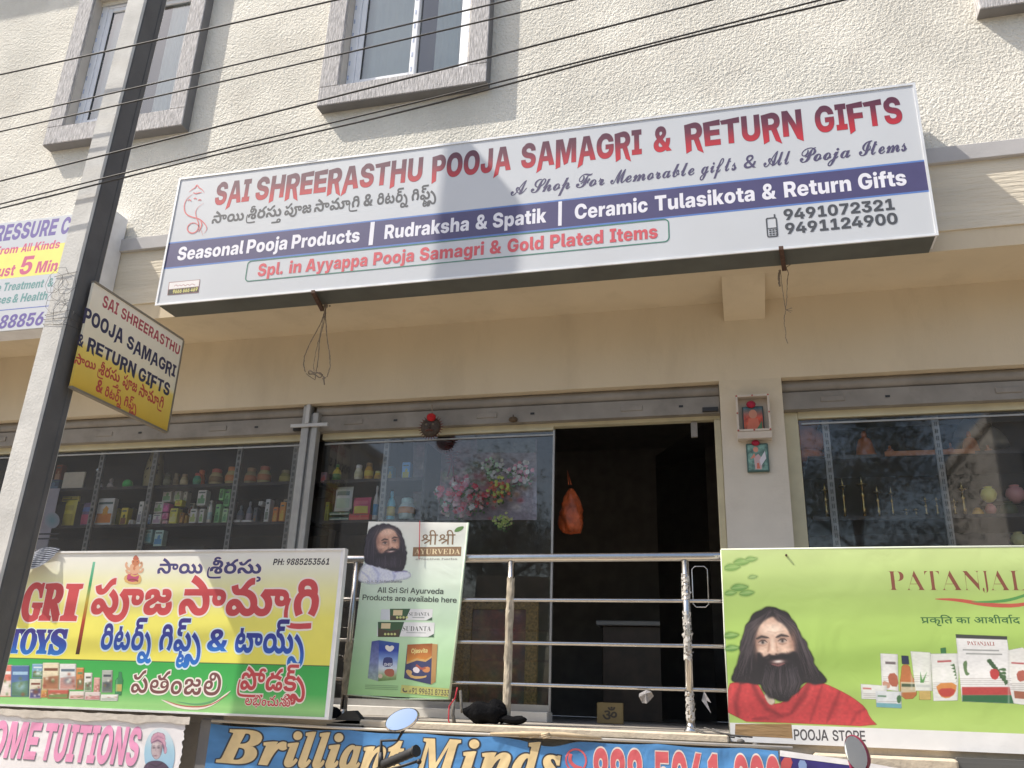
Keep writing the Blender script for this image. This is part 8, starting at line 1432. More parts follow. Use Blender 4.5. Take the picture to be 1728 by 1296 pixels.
obj('hanging_cord', MB().tube([c+Vector((.008,0,.09)), at(*fm(742,0),5.935), at(*fm(742,-28),5.935)], .004, 6), STRING, MK)
obj('coconut_charm', MB().ball(at(866,708,6.0), .035, .03, .022, 12, 8).tube([at(866,700,6.0), at(866,706,6.0)], .004, 5), mat('dried_gourd', (.09,.06,.035), .8, var=.3, bump=.004, bscale=60), None, 'small dried dark lump stuck on the cream frame above the shop window', 'charm')

# paper scrap, bags, plate on the step
ps = MB(); c = at(1090,1174,4.97); vs = []; n = 9
for k in range(n): q = 2*math.pi*k/n; vs.append(c+Vector((0.04*math.cos(q)*rng.uniform(.5,1.2), rng.uniform(-.02,.02), 0.036*math.sin(q)*rng.uniform(.6,1.3))))
vs.append(c+Vector((0,-.02,.01))); ps.add(vs, [(k, (k+1) % n, n) for k in range(n)])
obj('paper_scrap', ps, mat('torn_paper', (.30,.29,.29), .9, bump=.01, bscale=20), None, 'crumpled scrap of white paper caught on the lowest rail', 'paper')
pp = MB().add([at(1188,1166,4.98), at(1200,1186,4.97), at(1192,1182,4.98), at(1200,1204,4.97), at(1184,1182,4.97)], [(0,4,2,1),(2,4,3)])
obj('paper_strip', pp, mat('torn_paper', (.6,.58,.57), .9), None, 'small torn white paper strip hanging from the lowest rail beside the right post', 'paper')
BG = MB(); c = at(818,1203,4.97)
BG.ball(c+Vector((.0,0,.0)), .125, .07, .058, 26, 16).ball(c+Vector((.16,0,-.03)), .09, .05, .022, 18, 9).ball(c+Vector((.06,.01,.025)), .07, .05, .045, 18, 10)
for p in BG.v: p += Vector((math.sin(p.z*90+p.x*40), math.sin(p.x*70)*1.2, math.sin(p.x*55+p.z*30)))*.006+Vector((rng.uniform(-1,1),0,rng.uniform(-1,1)))*.002
bg_ = obj('black_bundle', BG, mat('black_cloth', (.010,.010,.011), 1., bump=.02, bscale=26, spec=.05), None, 'black cloth bundle lying on the slab edge at the foot of the peeling post', 'bundle')
WD = MB(); a, b = at(556,1224,4.88), at(615,1222,4.88)
WD.add([(a.x,4.84,a.z-.012),(b.x,4.84,a.z-.012),(b.x,4.95,a.z-.012),(a.x,4.95,a.z-.012),(a.x,4.84,a.z+.008),(b.x,4.84,a.z+.008),(b.x,4.95,a.z+.008),(a.x,4.95,a.z+.008)], [(0,3,2,1),(4,5,6,7),(0,1,5,4),(1,2,6,5),(2,3,7,6),(3,0,4,7)])
q = [at(558,1220,4.87), at(583,1200,4.87), at(597,1199,4.87), at(608,1212,4.87), at(607,1222,4.87)]; m0 = len(q)
WD.add(q+[p+Vector((0,.06,0)) for p in q], [tuple(range(m0))[::-1], tuple(range(m0,2*m0))]+[(k,(k+1) % m0,m0+(k+1) % m0,m0+k) for k in range(m0)])
obj('black_foot_bracket', WD, mat('black_painted_metal', (.03,.028,.026), .6), None, 'black wedge-shaped metal foot on the slab below the small poster', 'bracket')
obj('black_sack', MB().ball(at(562,1208,4.93), .05, .05, .05, 12, 8), mat('black_cloth', (.012,.012,.014), .9), None, 'dark lump squeezed between the yellow board and the black metal foot', 'bundle')
TW = MB().tube([at(766,1180,4.93), at(764,1205,4.92), at(768,1226,4.92)], .010, 6).tube([at(777,1165,4.94), at(779,1195,4.94), at(780,1203,4.94)], .008, 6)
obj('twisted_rag', TW, mat('grey_rag', (.16,.15,.13), .9, var=.4, scale=40, bump=.006, bscale=60), None, 'grey twisted rag tied down from the small poster to the slab edge', 'rag')
OP = thing('om_plate', (at(1029,1228,6.35).x, 6.35, 1.38), 'small square brass coloured plate with an om sign inside the shop doorway', 'plate')
a, b = at(1007,1185,6.35), at(1052,1232,6.35)
obj('plate', MB().bevbox(a.x, b.x, 6.35, 6.37, 1.38, a.z, .004), mat('brass_plate_dull', (.26,.19,.08), .5, .2, var=.1), OP)
P = Plane('y', 6.349); P.text([('dv','om')], (1017,1216), (1041,1216), (1028,1199), ink(60,46,26), OP, cap=640, bold=20)
cab = MB()
for k in range(5): cab.tube([at(1160+k*14, 1226+k*2+rng.uniform(-3,3), 4.9), at(1185+k*12, 1238+rng.uniform(-3,3), 4.88), at(1230+k*10, 1243+rng.uniform(-4,4), 4.88)], .004, 5)
cab.ball(at(1250,1251,4.86), .02, .015, .012).ball(at(1275,1257,4.86), .016, .012, .01)
obj('tangled_cable', cab, mat('cable_grey', (.10,.095,.09), .7), None, 'tangle of thin grey cables on the slab edge left of the green board', 'cable')
# ------------------------------------------------------------------ goods in the shop windows
fp = zpx(0,0,3.456,60,720)
GRP = 'goods on the shop window shelves'
def M_(c, **k): return mat('goods_%d_%d_%d' % c, tuple(min(.82, v*1.85) for v in lin(*c)), k.pop('rough', .5), var=.06, scale=20, **k)
def carton(r, Y, zb, c, c2, label, d=.07, c3=None, f=fp, nm='carton', deco=True):
    a, b = at(*f(r[0],r[3]),Y), at(*f(r[2],r[1]),Y); h = b.z-at(*f(r[2],r[3]),Y).z; w = b.x-a.x
    x0, x1 = a.x, a.x+w*.97; z0 = zb if zb is not None else a.z; z1 = z0+h
    T = thing(nm, ((x0+x1)/2, Y+d/2, z0), label, nm.replace('_', ' '), GRP)
    obj('body', MB().bevbox(x0, x1, Y, Y+d, z0, z1, .003), M_(c), T)
    if deco:
        m = MB(); m.quad((x0+.008,Y-.001,z0+h*.12), (x1-.008,Y-.001,z0+h*.12), (x1-.008,Y-.001,z0+h*.45), (x0+.008,Y-.001,z0+h*.45)); obj('printed_panel', m, M_(c2), T)
        m = MB(); n = 8; cx, cz = x0+(x1-x0)*.55, z0+h*.52; rr = min(w, h)*.2
        m.add([(cx+rr*math.cos(k*.785)*(.7+.5*(k % 2)), Y-.0016, cz+rr*math.sin(k*.785)*(.7+.4*(k % 3))) for k in range(n)], [tuple(range(n))[::-1]]); obj('printed_motif', m, M_(c3 or c2), T)
        m = MB(); m.quad((x0+.01,Y-.001,z1-h*.22), (x1-.012,Y-.001,z1-h*.22), (x1-.012,Y-.001,z1-h*.14), (x0+.01,Y-.001,z1-h*.14)); obj('printed_title', m, M_((70,90,90)), T)
    return T
def jar(r, Y, zb, c, lid, label, motif=None, f=fp):
    a, b = at(*f(r[0],r[3]),Y), at(*f(r[2],r[1]),Y); h = b.z-at(*f(r[2],r[3]),Y).z; R = (b.x-a.x)*.53; h *= 1.08; x = (a.x+b.x)/2; z0 = zb
    T = thing('jar', (x, Y+R, z0), label, 'jar', GRP); c0 = Vector((x, Y+R, z0))
    obj('body', MB().lathe([(R*.62,0),(R*.86,h*.1),(R,h*.38),(R*.96,h*.6),(R*.7,h*.78),(R*.62,h*.82)], c0, 16), M_(c, rough=.25), T)
    obj('lid', MB().lathe([(R*.66,h*.8),(R*.7,h*.82),(R*.7,h*.97),(R*.6,h)], c0, 16), M_(lid, rough=.3), T)
    obj('label_band', MB().lathe([(R*1.003,h*.3),(R*1.01,h*.4),(R*.985,h*.58)], c0, 16), M_(motif or (150,120,90)), T)
    return T
def bottle(r, Y, zb, c, cap, label, lab=(200,200,200), f=fp):
    a, b = at(*f(r[0],r[3]),Y), at(*f(r[2],r[1]),Y); h = b.z-at(*f(r[2],r[3]),Y).z; R = (b.x-a.x)/2; x = (a.x+b.x)/2; z0 = zb if zb is not None else a.z
    T = thing('bottle', (x, Y+R, z0), label, 'bottle', GRP); c0 = Vector((x, Y+R, z0))
    obj('body', MB().lathe([(R*.9,0),(R,h*.04),(R,h*.55),(R*.75,h*.68),(R*.36,h*.78),(R*.34,h*.84)], c0, 16), M_(c, rough=.3), T)
    obj('cap', MB().lathe([(R*.42,h*.83),(R*.42,h*.94),(R*.3,h)], c0, 12), M_(cap, rough=.3), T)
    obj('label_band', MB().lathe([(R*1.01,h*.14),(R*1.01,h*.46)], c0, 16), M_(lab), T)
    return T
Y1 = 6.30
# top shelf, left window
carton((60,282,150,355),Y1,ZS1,(60,72,90),(80,100,120),'dark blue box at the far left end of the top window shelf',.1)
carton((112,186,168,282),6.42,ZS1+.13,(120,70,56),(150,120,100),'reddish brown box standing behind the blue box at the left end of the top shelf',.06)
carton((150,248,298,355),6.26,ZS1,(176,166,150),(176,166,150),'large blank grey card leaning on the top window shelf',.012,nm='card',deco=False)
def figurine(r, Y, zb, c, label):
    a, b = at(*fp(r[0],r[3]),Y), at(*fp(r[2],r[1]),Y); h = b.z-at(*fp(r[2],r[3]),Y).z; R = (b.x-a.x)*.62; x = (a.x+b.x)/2
    T = thing('figurine', (x, Y+R, zb), label, 'figurine', GRP); c0 = Vector((x, Y+R, zb))
    obj('base', MB().lathe([(R,0),(R*.95,h*.12),(R*.7,h*.2)], c0, 14), M_(c), T)
    obj('body', MB().ball(c0+Vector((0,0,h*.42)), R*.72, R*.6, h*.28).ball(c0+Vector((R*.5,0,h*.35)), R*.35, R*.3, h*.16).ball(c0+Vector((-R*.5,0,h*.35)), R*.35, R*.3, h*.16), M_(c), T)
    obj('head', MB().ball(c0+Vector((0,0,h*.82)), R*.4, R*.38, h*.17), M_(c), T)
figurine((318,275,380,358), Y1, ZS1, (166,160,160), 'white seated figurine just right of the grey card on the top shelf')
figurine((394,278,450,356), Y1, ZS1, (156,146,146), 'second white figurine on the top shelf, partly behind the metal upright')
cb = thing('crystal_ball', at(*fp(368,262),6.24), 'small bright crystal ball above the white figurines on the top shelf', 'crystal ball', GRP)
obj('ball', MB().ball(at(*fp(368,254),6.24), .024, n=14, m=10), mat('crystal_bright', (.8,.9,.95), .05, .8), cb); obj('stand', MB().lathe([(.02,-.05),(.008,-.02)], at(*fp(368,254),6.24), 10), M_((90,90,90)), cb)
gb_ = at(*fp(538,334),Y1); obj('green_ball', MB().ball(Vector((gb_.x, Y1, ZS1+.045)), .045, n=14, m=10), M_((40,150,70)), None, 'bright green ball on the top shelf left of the carved cream vase', 'ball', GRP)
v = thing('carved_vase', (at(*fp(635,350),Y1).x, Y1+.09, ZS1), 'tall cream vase with a dark carved leaf pattern on the top shelf', 'vase', GRP); c0 = Vector((at(*fp(635,350),Y1).x, Y1+.09, ZS1))
obj('body', MB().lathe([(.06,0),(.075,.06),(.08,.16),(.068,.27),(.055,.32),(.05,.40),(.06,.42)], c0, 18), M_((120,112,84)), v)
mm = MB()
for k in range(22):
    q = -1.57+rng.uniform(-1,1); z = rng.uniform(.1,.28); R = .082; cc = c0+Vector((R*math.cos(q), R*math.sin(q), z)); t = Vector((-math.sin(q), math.cos(q), 0)); a = rng.uniform(0,3)
    e1 = t*math.cos(a)+Vector((0,0,math.sin(a))); e2 = t*-math.sin(a)+Vector((0,0,math.cos(a))); mm.add([cc-e1*.016, cc+e2*.006, cc+e1*.02, cc-e2*.006], [(0,1,2,3)])
obj('carved_leaves', mm, M_((40,34,26)), v)
for r, c, l, lb, mo in (((730,260,782,348),(96,100,84),(90,90,80),'small dull green jar, first jar right of the carved vase',(120,120,100)), ((788,262,832,346),(110,100,84),(100,90,70),'narrow brownish jar second from the carved vase',(90,80,60)),
    ((832,252,882,332),(150,140,110),(120,100,80),'small cream jar third from the carved vase',(170,160,130)), ((990,230,1075,335),(150,138,104),(150,80,70),'fat cream jar with a reddish lid, left of the jar by the upright',(110,90,60)),
    ((1085,222,1165,335),(156,140,96),(170,110,60),'fat cream jar with an orange lid touching the third metal upright',(170,110,60)), ((1200,226,1275,330),(140,128,96),(140,110,80),'fat jar with a painted flower just right of the third metal upright',(160,100,60)),
    ((1272,220,1356,332),(150,138,100),(150,90,70),'largest painted cream jar right of the third metal upright',(150,96,60)), ((1405,240,1475,326),(120,112,64),(110,100,70),'olive yellow jar alone near the right end of the top shelf',(140,130,70)), ((1535,222,1580,322),(140,132,90),(130,110,70),'half hidden jar at the right end of the top shelf beside the aluminium post',(120,110,80))):
    jar(r, Y1, ZS1, c, l, lb, mo)
jar((905,262,955,335), 6.24, ZS1, (70,130,110), (150,60,50), 'little green pot with a red lid in front of the orange pot', (70,140,110)); jar((928,204,988,325), 6.45, ZS1, (160,84,44), (170,90,50), 'tall orange pot behind the little green pot on the top shelf', (150,76,40))
# pale poster sheet painted with the glass's bright reflected patch, far left
a, b = at(56,935,6.16), at(101,824,6.16); PW = thing('window_poster_reflection', ((a.x+b.x)/2, 6.16, a.z), 'pale pink and blue poster sheet painted as a bright reflection beside the concrete pole', 'poster'); obj('sheet', MB().box(a.x, b.x, 6.16, 6.165, a.z, b.z), mat('pale_poster_reflection', lin(186,180,192), .5, var=.12, scale=6), PW)
P = Plane('y', 6.16); P.soft([(88+13*math.cos(k*.5236), 878+14*math.sin(k*.5236)) for k in range(12)], (176,182,196), (130,176,190), PW, n=5); P.rect(60,900,99,902,ink(60,60,70),PW); P.rect(60,908,98,910,ink(60,60,70),PW); P.soft([(62,850),(74,846),(76,890),(62,896)], (186,172,186), (200,150,170), PW, n=4)
# middle shelf, left window
Z = ZS2
carton((155,388,262,418),6.3,ZS1-.088,(170,160,60),(120,110,40),'flat yellow strip sign under the top shelf at the left',.02)
def pouch(r, Y, zb, c, c2, label, f=fp, c3=None):
    a, b = at(*f(r[0],r[3]),Y), at(*f(r[2],r[1]),Y); h = b.z-at(*f(r[2],r[3]),Y).z; x0, x1 = a.x, b.x; n = 6; vs = []; fs = []
    T = thing('packet', ((x0+x1)/2, Y+.03, zb), label, 'packet', GRP)
    for i in range(n+1):
        for j in range(n+1):
            u, v = i/n, j/n; bl = math.sin(math.pi*u)**.7*math.sin(math.pi*min(1,v*1.05))**.6 if 0 < u < 1 and 0 < v < 1 else 0
            vs.append((x0+(x1-x0)*(u*(1-.06*math.sin(math.pi*v))+.03*math.sin(math.pi*v)), Y+.03-.03*bl, zb+h*v))
    m0 = len(vs); vs += [(p[0], Y+.06-(p[1]-Y), p[2]) for p in vs]
    for i in range(n):
        for j in range(n):
            a_ = i*(n+1)+j; fs.append((a_, a_+n+1, a_+n+2, a_+1)); fs.append((m0+a_, m0+a_+1, m0+a_+n+2, m0+a_+n+1))
    obj('bag', MB().add(vs, fs, True), M_(c, rough=.3), T)
    for (v0, v1, u0, u1, cc) in ((.12,.5,.12,.88,c2),(.62,.8,.15,.85,c3 or c2)):
        m = MB(); k = 5; q = []
        for i in range(k+1):
            for vv in (v0, (v0+v1)/2, v1):
                u = u0+(u1-u0)*i/k; bl = math.sin(math.pi*u)**.7*math.sin(math.pi*min(1,vv*1.05))**.6; q.append((x0+(x1-x0)*u, Y+.03-.03*bl-.002, zb+h*vv))
        m.add(q, [(3*i+j, 3*i+3+j, 3*i+4+j, 3*i+1+j) for i in range(k) for j in range(2)], True); obj('printed_panel', m, M_(cc), T)
    return T
pouch((130,426,236,598),6.22,Z-.02,(160,150,46),(140,128,40),'bulging plain yellow packet near the left end of the middle shelf'); pouch((240,440,332,586),6.26,Z,(86,70,100),(150,60,90),'dull purple packet with pink checks right of the yellow packet',c3=(70,90,140))
carton((338,418,468,582),6.22,Z-.005,(196,190,180),(190,110,50),'broad orange and white box at the second metal upright on the middle shelf',.05,(200,130,50)); carton((456,452,492,566),6.32,Z,(150,150,60),(110,130,60),'slim yellow green box squeezed behind the orange and white box')
carton((486,460,546,568),6.26,Z,(176,160,60),(110,70,50),'yellow box with a brown round picture on the middle shelf',.06,(60,70,40)); carton((540,535,572,566),6.22,Z,(170,170,170),(120,120,120),'tiny grey white box beside the yellow box with the brown picture',.05)
carton((582,440,634,578),6.22,Z,(196,196,200),(120,120,130),'tall thin white box left of the second metal upright',.05)
for a in (((676,510,736,572),6.20,Z,(200,196,196),(150,130,150),'lowest white carton at the left of the white and magenta pile'), ((686,444,748,508),6.24,Z+.105,(206,206,204),(120,150,110),'white carton on top of the lowest left one in the pile'), ((732,380,796,455),6.30,Z+.21,(206,206,204),(110,150,120),'white carton with a green sprig standing topmost left in the pile'),
          ((800,376,852,455),6.30,Z+.215,(206,204,200),(120,150,110),'white carton topmost in the middle of the pile'), ((850,390,886,482),6.32,Z+.17,(200,200,196),(110,140,110),'narrow white carton at the right shoulder of the pile'), ((736,462,780,510),6.22,Z+.11,(160,70,130),(180,90,150),'upper magenta box in the middle of the carton pile'), ((732,512,772,550),6.20,Z+.04,(176,110,150),(150,60,110),'lower pale magenta box in the carton pile'), ((735,550,770,572),6.20,Z,(190,150,160),(170,120,130),'flat pinkish box at the very bottom of the carton pile'),
          ((772,482,832,572),6.19,Z,(196,176,80),(200,190,120),'pale yellow box in the front of the carton pile'), ((806,446,852,482),6.24,Z+.16,(190,176,60),(170,140,50),'small bright yellow box high in the carton pile'), ((834,500,868,566),6.20,Z,(120,84,40),(160,120,60),'brown box at the right foot of the carton pile'), ((864,512,886,560),6.19,Z,(150,120,60),(110,84,40),'little ochre box at the right foot of the carton pile'),
          ((890,486,944,572),6.20,Z,(206,206,202),(150,160,110),'white carton right of the pile, left one of a pair'), ((944,486,986,572),6.20,Z,(206,206,204),(120,150,110),'white carton right of the pile, right one of a pair'), ((932,396,998,486),6.22,Z+.155,(196,204,196),(90,130,100),'white carton with a dark leaf stacked on the white pair'),
          ((1036,444,1084,560),6.24,Z,(120,170,120),(80,130,90),'mid green carton beside the white squeeze bottle'), ((1082,470,1126,556),6.21,Z,(150,190,140),(90,140,100),'light green carton in front on the right of the green stack'), ((1064,346,1106,440),6.26,Z+.205,(110,170,110),(60,100,70),'bright green carton topmost of the green stack'), ((1092,362,1142,462),6.28,Z+.155,(100,160,104),(60,110,70),'bright green carton leaning right at the top of the green stack'),
          ((1326,430,1372,566),6.21,Z,(206,206,204),(110,120,110),'tall white carton with a dark plant drawing near the right post'), ((1376,470,1416,560),6.22,Z,(190,110,50),(210,140,70),'orange box, shorter one of the orange pair near the right post'), ((1414,440,1462,560),6.23,Z,(186,120,50),(200,150,60),'orange box, taller one of the orange pair near the right post'), ((1482,434,1516,560),6.21,Z,(200,200,200),(40,40,44),'narrow white box with black marks by the fourth metal upright'),
          ((1298,436,1326,460),6.25,Z+.15,(190,196,200),(150,150,150),'small pale box high beside the tall white carton')):
    carton(*a, d=.06)
bottle((986,438,1032,572),6.18,Z,(204,206,206),(210,210,210),'white squeeze bottle between the white cartons and the green stack',(150,170,190))
bottle((1162,440,1212,548),6.24,Z,(90,100,116),(110,120,130),'grey blue bottle, left one of a pair right of the third upright',(110,110,120)); bottle((1216,420,1264,550),6.24,Z,(100,104,116),(130,130,136),'grey blue bottle, right one of a pair right of the third upright',(140,130,140))
for r, lb in (((1134,536,1194,552),'flat white soap box under the left grey blue bottle'), ((1200,538,1260,552),'flat white soap box under the right grey blue bottle'), ((1478,544,1526,558),'flat white soap box at the foot of the aluminium post')): carton(r,6.19,Z,(210,208,206),(180,180,180),lb,.05,deco=False,nm='soap_box')
# lower shelf
Z = ZS3
for a in (((622,596,686,676),6.2,Z+.225,(120,150,150),(90,140,150),'teal white carton, left one of the raised pair on the bottom shelf'), ((684,596,752,690),6.2,Z+.20,(150,180,190),(80,130,170),'pale blue carton, right one of the raised pair on the bottom shelf'), ((750,668,816,742),6.2,Z+.055,(196,200,200),(150,120,110),'grey white carton, first of four in a row on the bottom shelf'), ((818,660,882,740),6.2,Z+.055,(196,196,196),(150,110,100),'grey white carton, second of four in a row on the bottom shelf'),
          ((888,664,946,740),6.2,Z+.055,(196,204,206),(150,120,120),'grey white carton, third of four in a row on the bottom shelf'), ((946,668,1008,740),6.2,Z+.055,(180,196,190),(150,120,110),'grey white carton, last of four in a row on the bottom shelf'), ((1126,684,1144,740),6.2,Z+.055,(196,180,130),(150,130,80),'thin cream box at the third upright on the bottom shelf'), ((1144,684,1174,740),6.2,Z+.055,(190,110,50),(160,90,40),'little orange box at the third upright on the bottom shelf'), ((322,698,406,745),6.2,Z+.05,(150,170,160),(190,190,180),'pale green white box low on the bottom shelf right of the first upright')):
    carton(*a, d=.06)
obj('carton_riser', MB().box(-4.75, -4.2, 6.2, 6.5, Z, Z+.20).box(-4.2, -3.7, 6.22, 6.5, Z, Z+.05), SHELF, None, 'dark low riser board under the cartons on the bottom shelf', 'riser')
bottle((1050,655,1092,742),6.2,Z+.05,(170,160,120),(180,170,130),'cream bottle alone on the bottom shelf near the third upright',(170,150,110))
for k, (x, lb) in enumerate(((480,'clear glass bowl, left one of three on the bottom shelf'), (530,'clear glass bowl, middle one of three on the bottom shelf'), (580,'clear glass bowl, right one of three on the bottom shelf'))):
    c0 = at(*fp(x,735),6.3); c0.z = Z+.02; obj('glass_bowl', MB().lathe([(.03,0),(.07,.05),(.085,.12),(.08,.12),(.06,.06)], c0, 16), mat('bowl_glass', (.35,.36,.36), .1, .3), None, lb, 'bowl', GRP)

# middle window
fm3 = zpx(0,0,3.927,540,690)
def Zs(k): return (ZS1, ZS2)[k]
bottle((70,345,135,470),6.26,ZS1,(176,160,50),(60,110,60),'yellow bottle with a green foot on the upper shelf of the middle window',(60,110,60),fm3)
carton((4,395,50,460),6.24,ZS1,(140,110,120),(170,90,90),'pinkish box beside the post on the upper shelf of the middle window',.06,f=fm3)
jar((216,355,276,462),6.26,ZS1,(190,180,160),(206,200,190),'white jar on the upper shelf of the middle window',(196,186,150),fm3); jar((282,345,345,462),6.26,ZS1,(170,130,50),(120,90,40),'amber jar on the upper shelf of the middle window',(190,160,60),fm3); jar((350,390,400,455),6.26,ZS1,(180,160,70),(190,180,120),'small yellow jar on the upper shelf of the middle window',(160,130,60),fm3)
carton((440,345,490,440),6.26,ZS1,(60,110,130),(170,160,70),'teal box on the upper shelf of the middle window',.06,f=fm3); carton((540,322,604,440),6.26,ZS1,(80,130,190),(150,150,60),'blue and yellow box at the right end of the upper shelf',.06,f=fm3)
carton((30,565,70,700),6.26,ZS2,(120,130,50),(90,100,40),'olive box at the left end of the lower shelf of the middle window',.06,f=fm3)
pouch((82,498,216,660),6.24,ZS2+.09,(170,190,180),(150,170,160),'white packet with a dark herb picture on the lower shelf of the middle window',fm3,(90,110,110)); pouch((205,558,335,680),6.22,ZS2+.045,(170,70,100),(190,170,80),'pink packet with a yellow band on the lower shelf of the middle window',fm3,(190,90,110))
for i, (lb, c) in enumerate((('flat green soap box, upper one under the white packet',(70,100,80)), ('flat green soap box, lower one under the white packet',(60,90,80)))): carton((60,682+22*i,200,702+22*i),6.22,ZS2+.04*(1-i)+.01,c,(160,170,160),lb,.06,f=fm3,nm='soap_box')
carton((190,690,332,735),6.2,ZS2,(186,60,60),(190,90,80),'flat red box under the pink packet',.08,f=fm3)
bottle((338,505,392,735),6.2,ZS2,(206,206,206),(210,210,210),'tall white bottle with a blue label right of the pink packet',(90,140,180),fm3); bottle((428,535,496,730),6.2,ZS2,(90,160,190),(80,150,190),'blue bottle with a yellow and red label on the lower shelf',(190,160,70),fm3)
jar((500,585,612,725),6.2,ZS2,(160,190,200),(150,190,206),'wide pale blue tub with a white lid at the right end of the lower shelf',(190,120,70),fm3)
# poster, garland, flowers and framed picture behind the middle window
a, b = at(695,875,6.55), at(905,742,6.55)
WP = thing('wall_poster', ((a.x+b.x)/2, 6.56, a.z), 'large pale lilac poster with printed pink flowers hanging inside the middle window', 'poster')
obj('sheet', MB().box(a.x, b.x, 6.55, 6.565, a.z, b.z), mat('lilac_poster', lin(150,140,160), .5, var=.1, scale=3), WP)
P = Plane('y', 6.55)
K = Canvas(P, fm3, 618, 196, 1436, 736, 150, 12); K.fill([(600,180),(1450,180),(1450,750),(600,750)], (158,146,166), 2, smooth=0); r_ = random.Random(9)
K.fill([(640,215),(1000,215),(1000,320),(640,320)], (176,150,172), 6, smooth=0); K.fill([(1040,190),(1430,190),(1430,290),(1040,290)], (118,136,146), 6, smooth=0)
K.fill([(740,610),(665,540),(660,460),(690,430),(735,440),(755,470),(790,440),(830,450),(835,520),(790,570)], (196,130,164), 8)
for k in range(150):
    x, y = r_.gauss(1040,180), r_.gauss(500,80); c = r_.choice(((222,120,150),(236,200,212),(206,70,96),(180,200,150),(120,150,96),(230,220,224),(214,150,110))); R = r_.uniform(12,34); K.blob(x, y, R, R*.8, c, .8); K.blob(x+R*.2, y+R*.2, R*.35, R*.3, tuple(int(v*.7) for v in c), .6)
K.grain(.2); K.build(WP, 'flower_print')
GA = thing('red_garland', at(770,760,6.32), 'dark red tinsel garland hanging inside the middle window behind the mask charm', 'garland'); m = MB(); c0 = at(*fm3(880,250),6.32)
for k in range(70):
    q = rng.uniform(0,6.28); z = rng.uniform(-.14,.2); e = Vector((math.cos(q),math.sin(q),rng.uniform(-.3,.3)))*.085*(1-.5*abs(z)/.2); t = Vector((0,0,.012)); cc = c0+Vector((0,0,z)); m.add([cc-t, cc+e, cc+t], [(0,1,2)])
obj('tinsel', m, mat('tinsel_red', (.20,.015,.03), .5), GA); obj('cord', MB().tube([c0+Vector((0,0,-.1)), c0+Vector((.02,0,-.22)), c0+Vector((.05,0,-.36))], .008, 6).tube([c0+Vector((0,0,-.1)), c0+Vector((-.03,0,-.25))], .008, 6), mat('tinsel_red', (.2,.02,.03), .5), GA)
def bouquet(px_, Y, R, cols, label, n=26):
    c0 = at(*px_, Y); T = thing('flower_bunch', c0+Vector((0,0,-R)), label, 'artificial flowers', 'bunches of artificial flowers in the middle window')
    lf = MB(); bl = [MB() for _ in cols]
    for k in range(n):
        d = Vector((rng.gauss(0,1), rng.gauss(0,.6), rng.gauss(0,1))); d = d.normalized()*R*rng.uniform(.3,1); p = c0+d
        b_ = bl[k % len(cols)]
        for j in range(6):
            a = j*1.047; e = Vector((math.cos(a), -.25, math.sin(a)))*R*rng.uniform(.13,.19); s_ = Vector((-math.sin(a), 0, math.cos(a)))*R*.07; b_.add([p, p+e*.6+s_, p+e, p+e*.6-s_], [(0,1,2,3)])
        q = c0+d*1.05+Vector((0,.02,-.02)); e = Vector((rng.uniform(-1,1), -.1, rng.uniform(-1,1)))*R*.3; s_ = Vector((-e.z, 0, e.x))*.35; lf.add([q, q+e*.5+s_, q+e, q+e*.5-s_], [(0,1,2,3)])
    obj('leaves', lf, M_((70,100,60)), T)
    for b_, c in zip(bl, cols): obj('blossoms', b_, M_(c), T)
bouquet((772,838),6.4,.17,((206,110,130),(220,150,160),(200,60,80),(226,190,196)),'bunch of pink and red artificial flowers in the middle of the window',110); bouquet((806,842),6.42,.09,((190,70,80),(210,140,140)),'small bunch of red artificial flowers right of the big pink one',50)
bouquet((842,826),6.42,.10,((206,90,70),(170,180,90)),'bunch of orange and green artificial flowers in the window',56); bouquet((880,800),6.46,.12,((220,180,190),(190,120,140)),'pale pink bunch of artificial flowers high at the right',60); bouquet((832,790),6.48,.10,((150,190,150),(190,200,180)),'pale green bunch of artificial flowers high in the window',50); bouquet((848,878),6.42,.08,((206,200,120),(150,170,90)),'yellowish bunch of artificial flowers low in the window',44)
a, b = at(789,1204,6.5), at(908,1010,6.5)
FP = thing('framed_picture', ((a.x+b.x)/2, 6.52, a.z), 'large framed deity picture with an ornate gold border behind the railing', 'picture')
obj('frame', MB().box(a.x-.30, a.x, 6.5, 6.54, a.z, b.z).box(b.x-.09, b.x, 6.5, 6.54, a.z, b.z).box(a.x, b.x-.09, 6.5, 6.54, b.z-.08, b.z).box(a.x, b.x-.09, 6.5, 6.54, a.z, a.z+.07), mat('gold_frame_ornate', (.30,.19,.06), .5, .2, var=.6, scale=60, bump=.008, bscale=70), FP)
P = Plane('y', 6.52); P.urect(a.x-.29, b.x-.09, a.z+.07, b.z-.08, mat('picture_red_ground', (.30,.06,.05), .4, var=.5, scale=6), FP)
K = Canvas(P, lambda x, y: (x, y), 690, 1012, 905, 1200, 110, 5); K.fill([(600,1000),(1000,1000),(1000,1300),(600,1300)], (110,44,36), 2, smooth=0); r_ = random.Random(3)
for k in range(200): K.blob(r_.uniform(690,905), r_.uniform(1012,1200), r_.uniform(3,11), r_.uniform(3,11), r_.choice(((70,110,120),(150,120,60),(150,60,50),(60,80,60),(120,70,110),(180,150,90),(50,50,90))), .75)
K.blob(800,1070,26,30,(150,120,100),.8); K.blob(800,1120,34,40,(170,120,60),.8); K.blob(756,1070,14,20,(80,120,140),.8); K.blob(860,1075,18,28,(170,60,56),.8); K.blob(800,1066,10,12,(90,60,50),.8); K.blob(820,1150,40,18,(200,160,80),.7)
K.grain(.3); K.build(FP, 'deity_print')
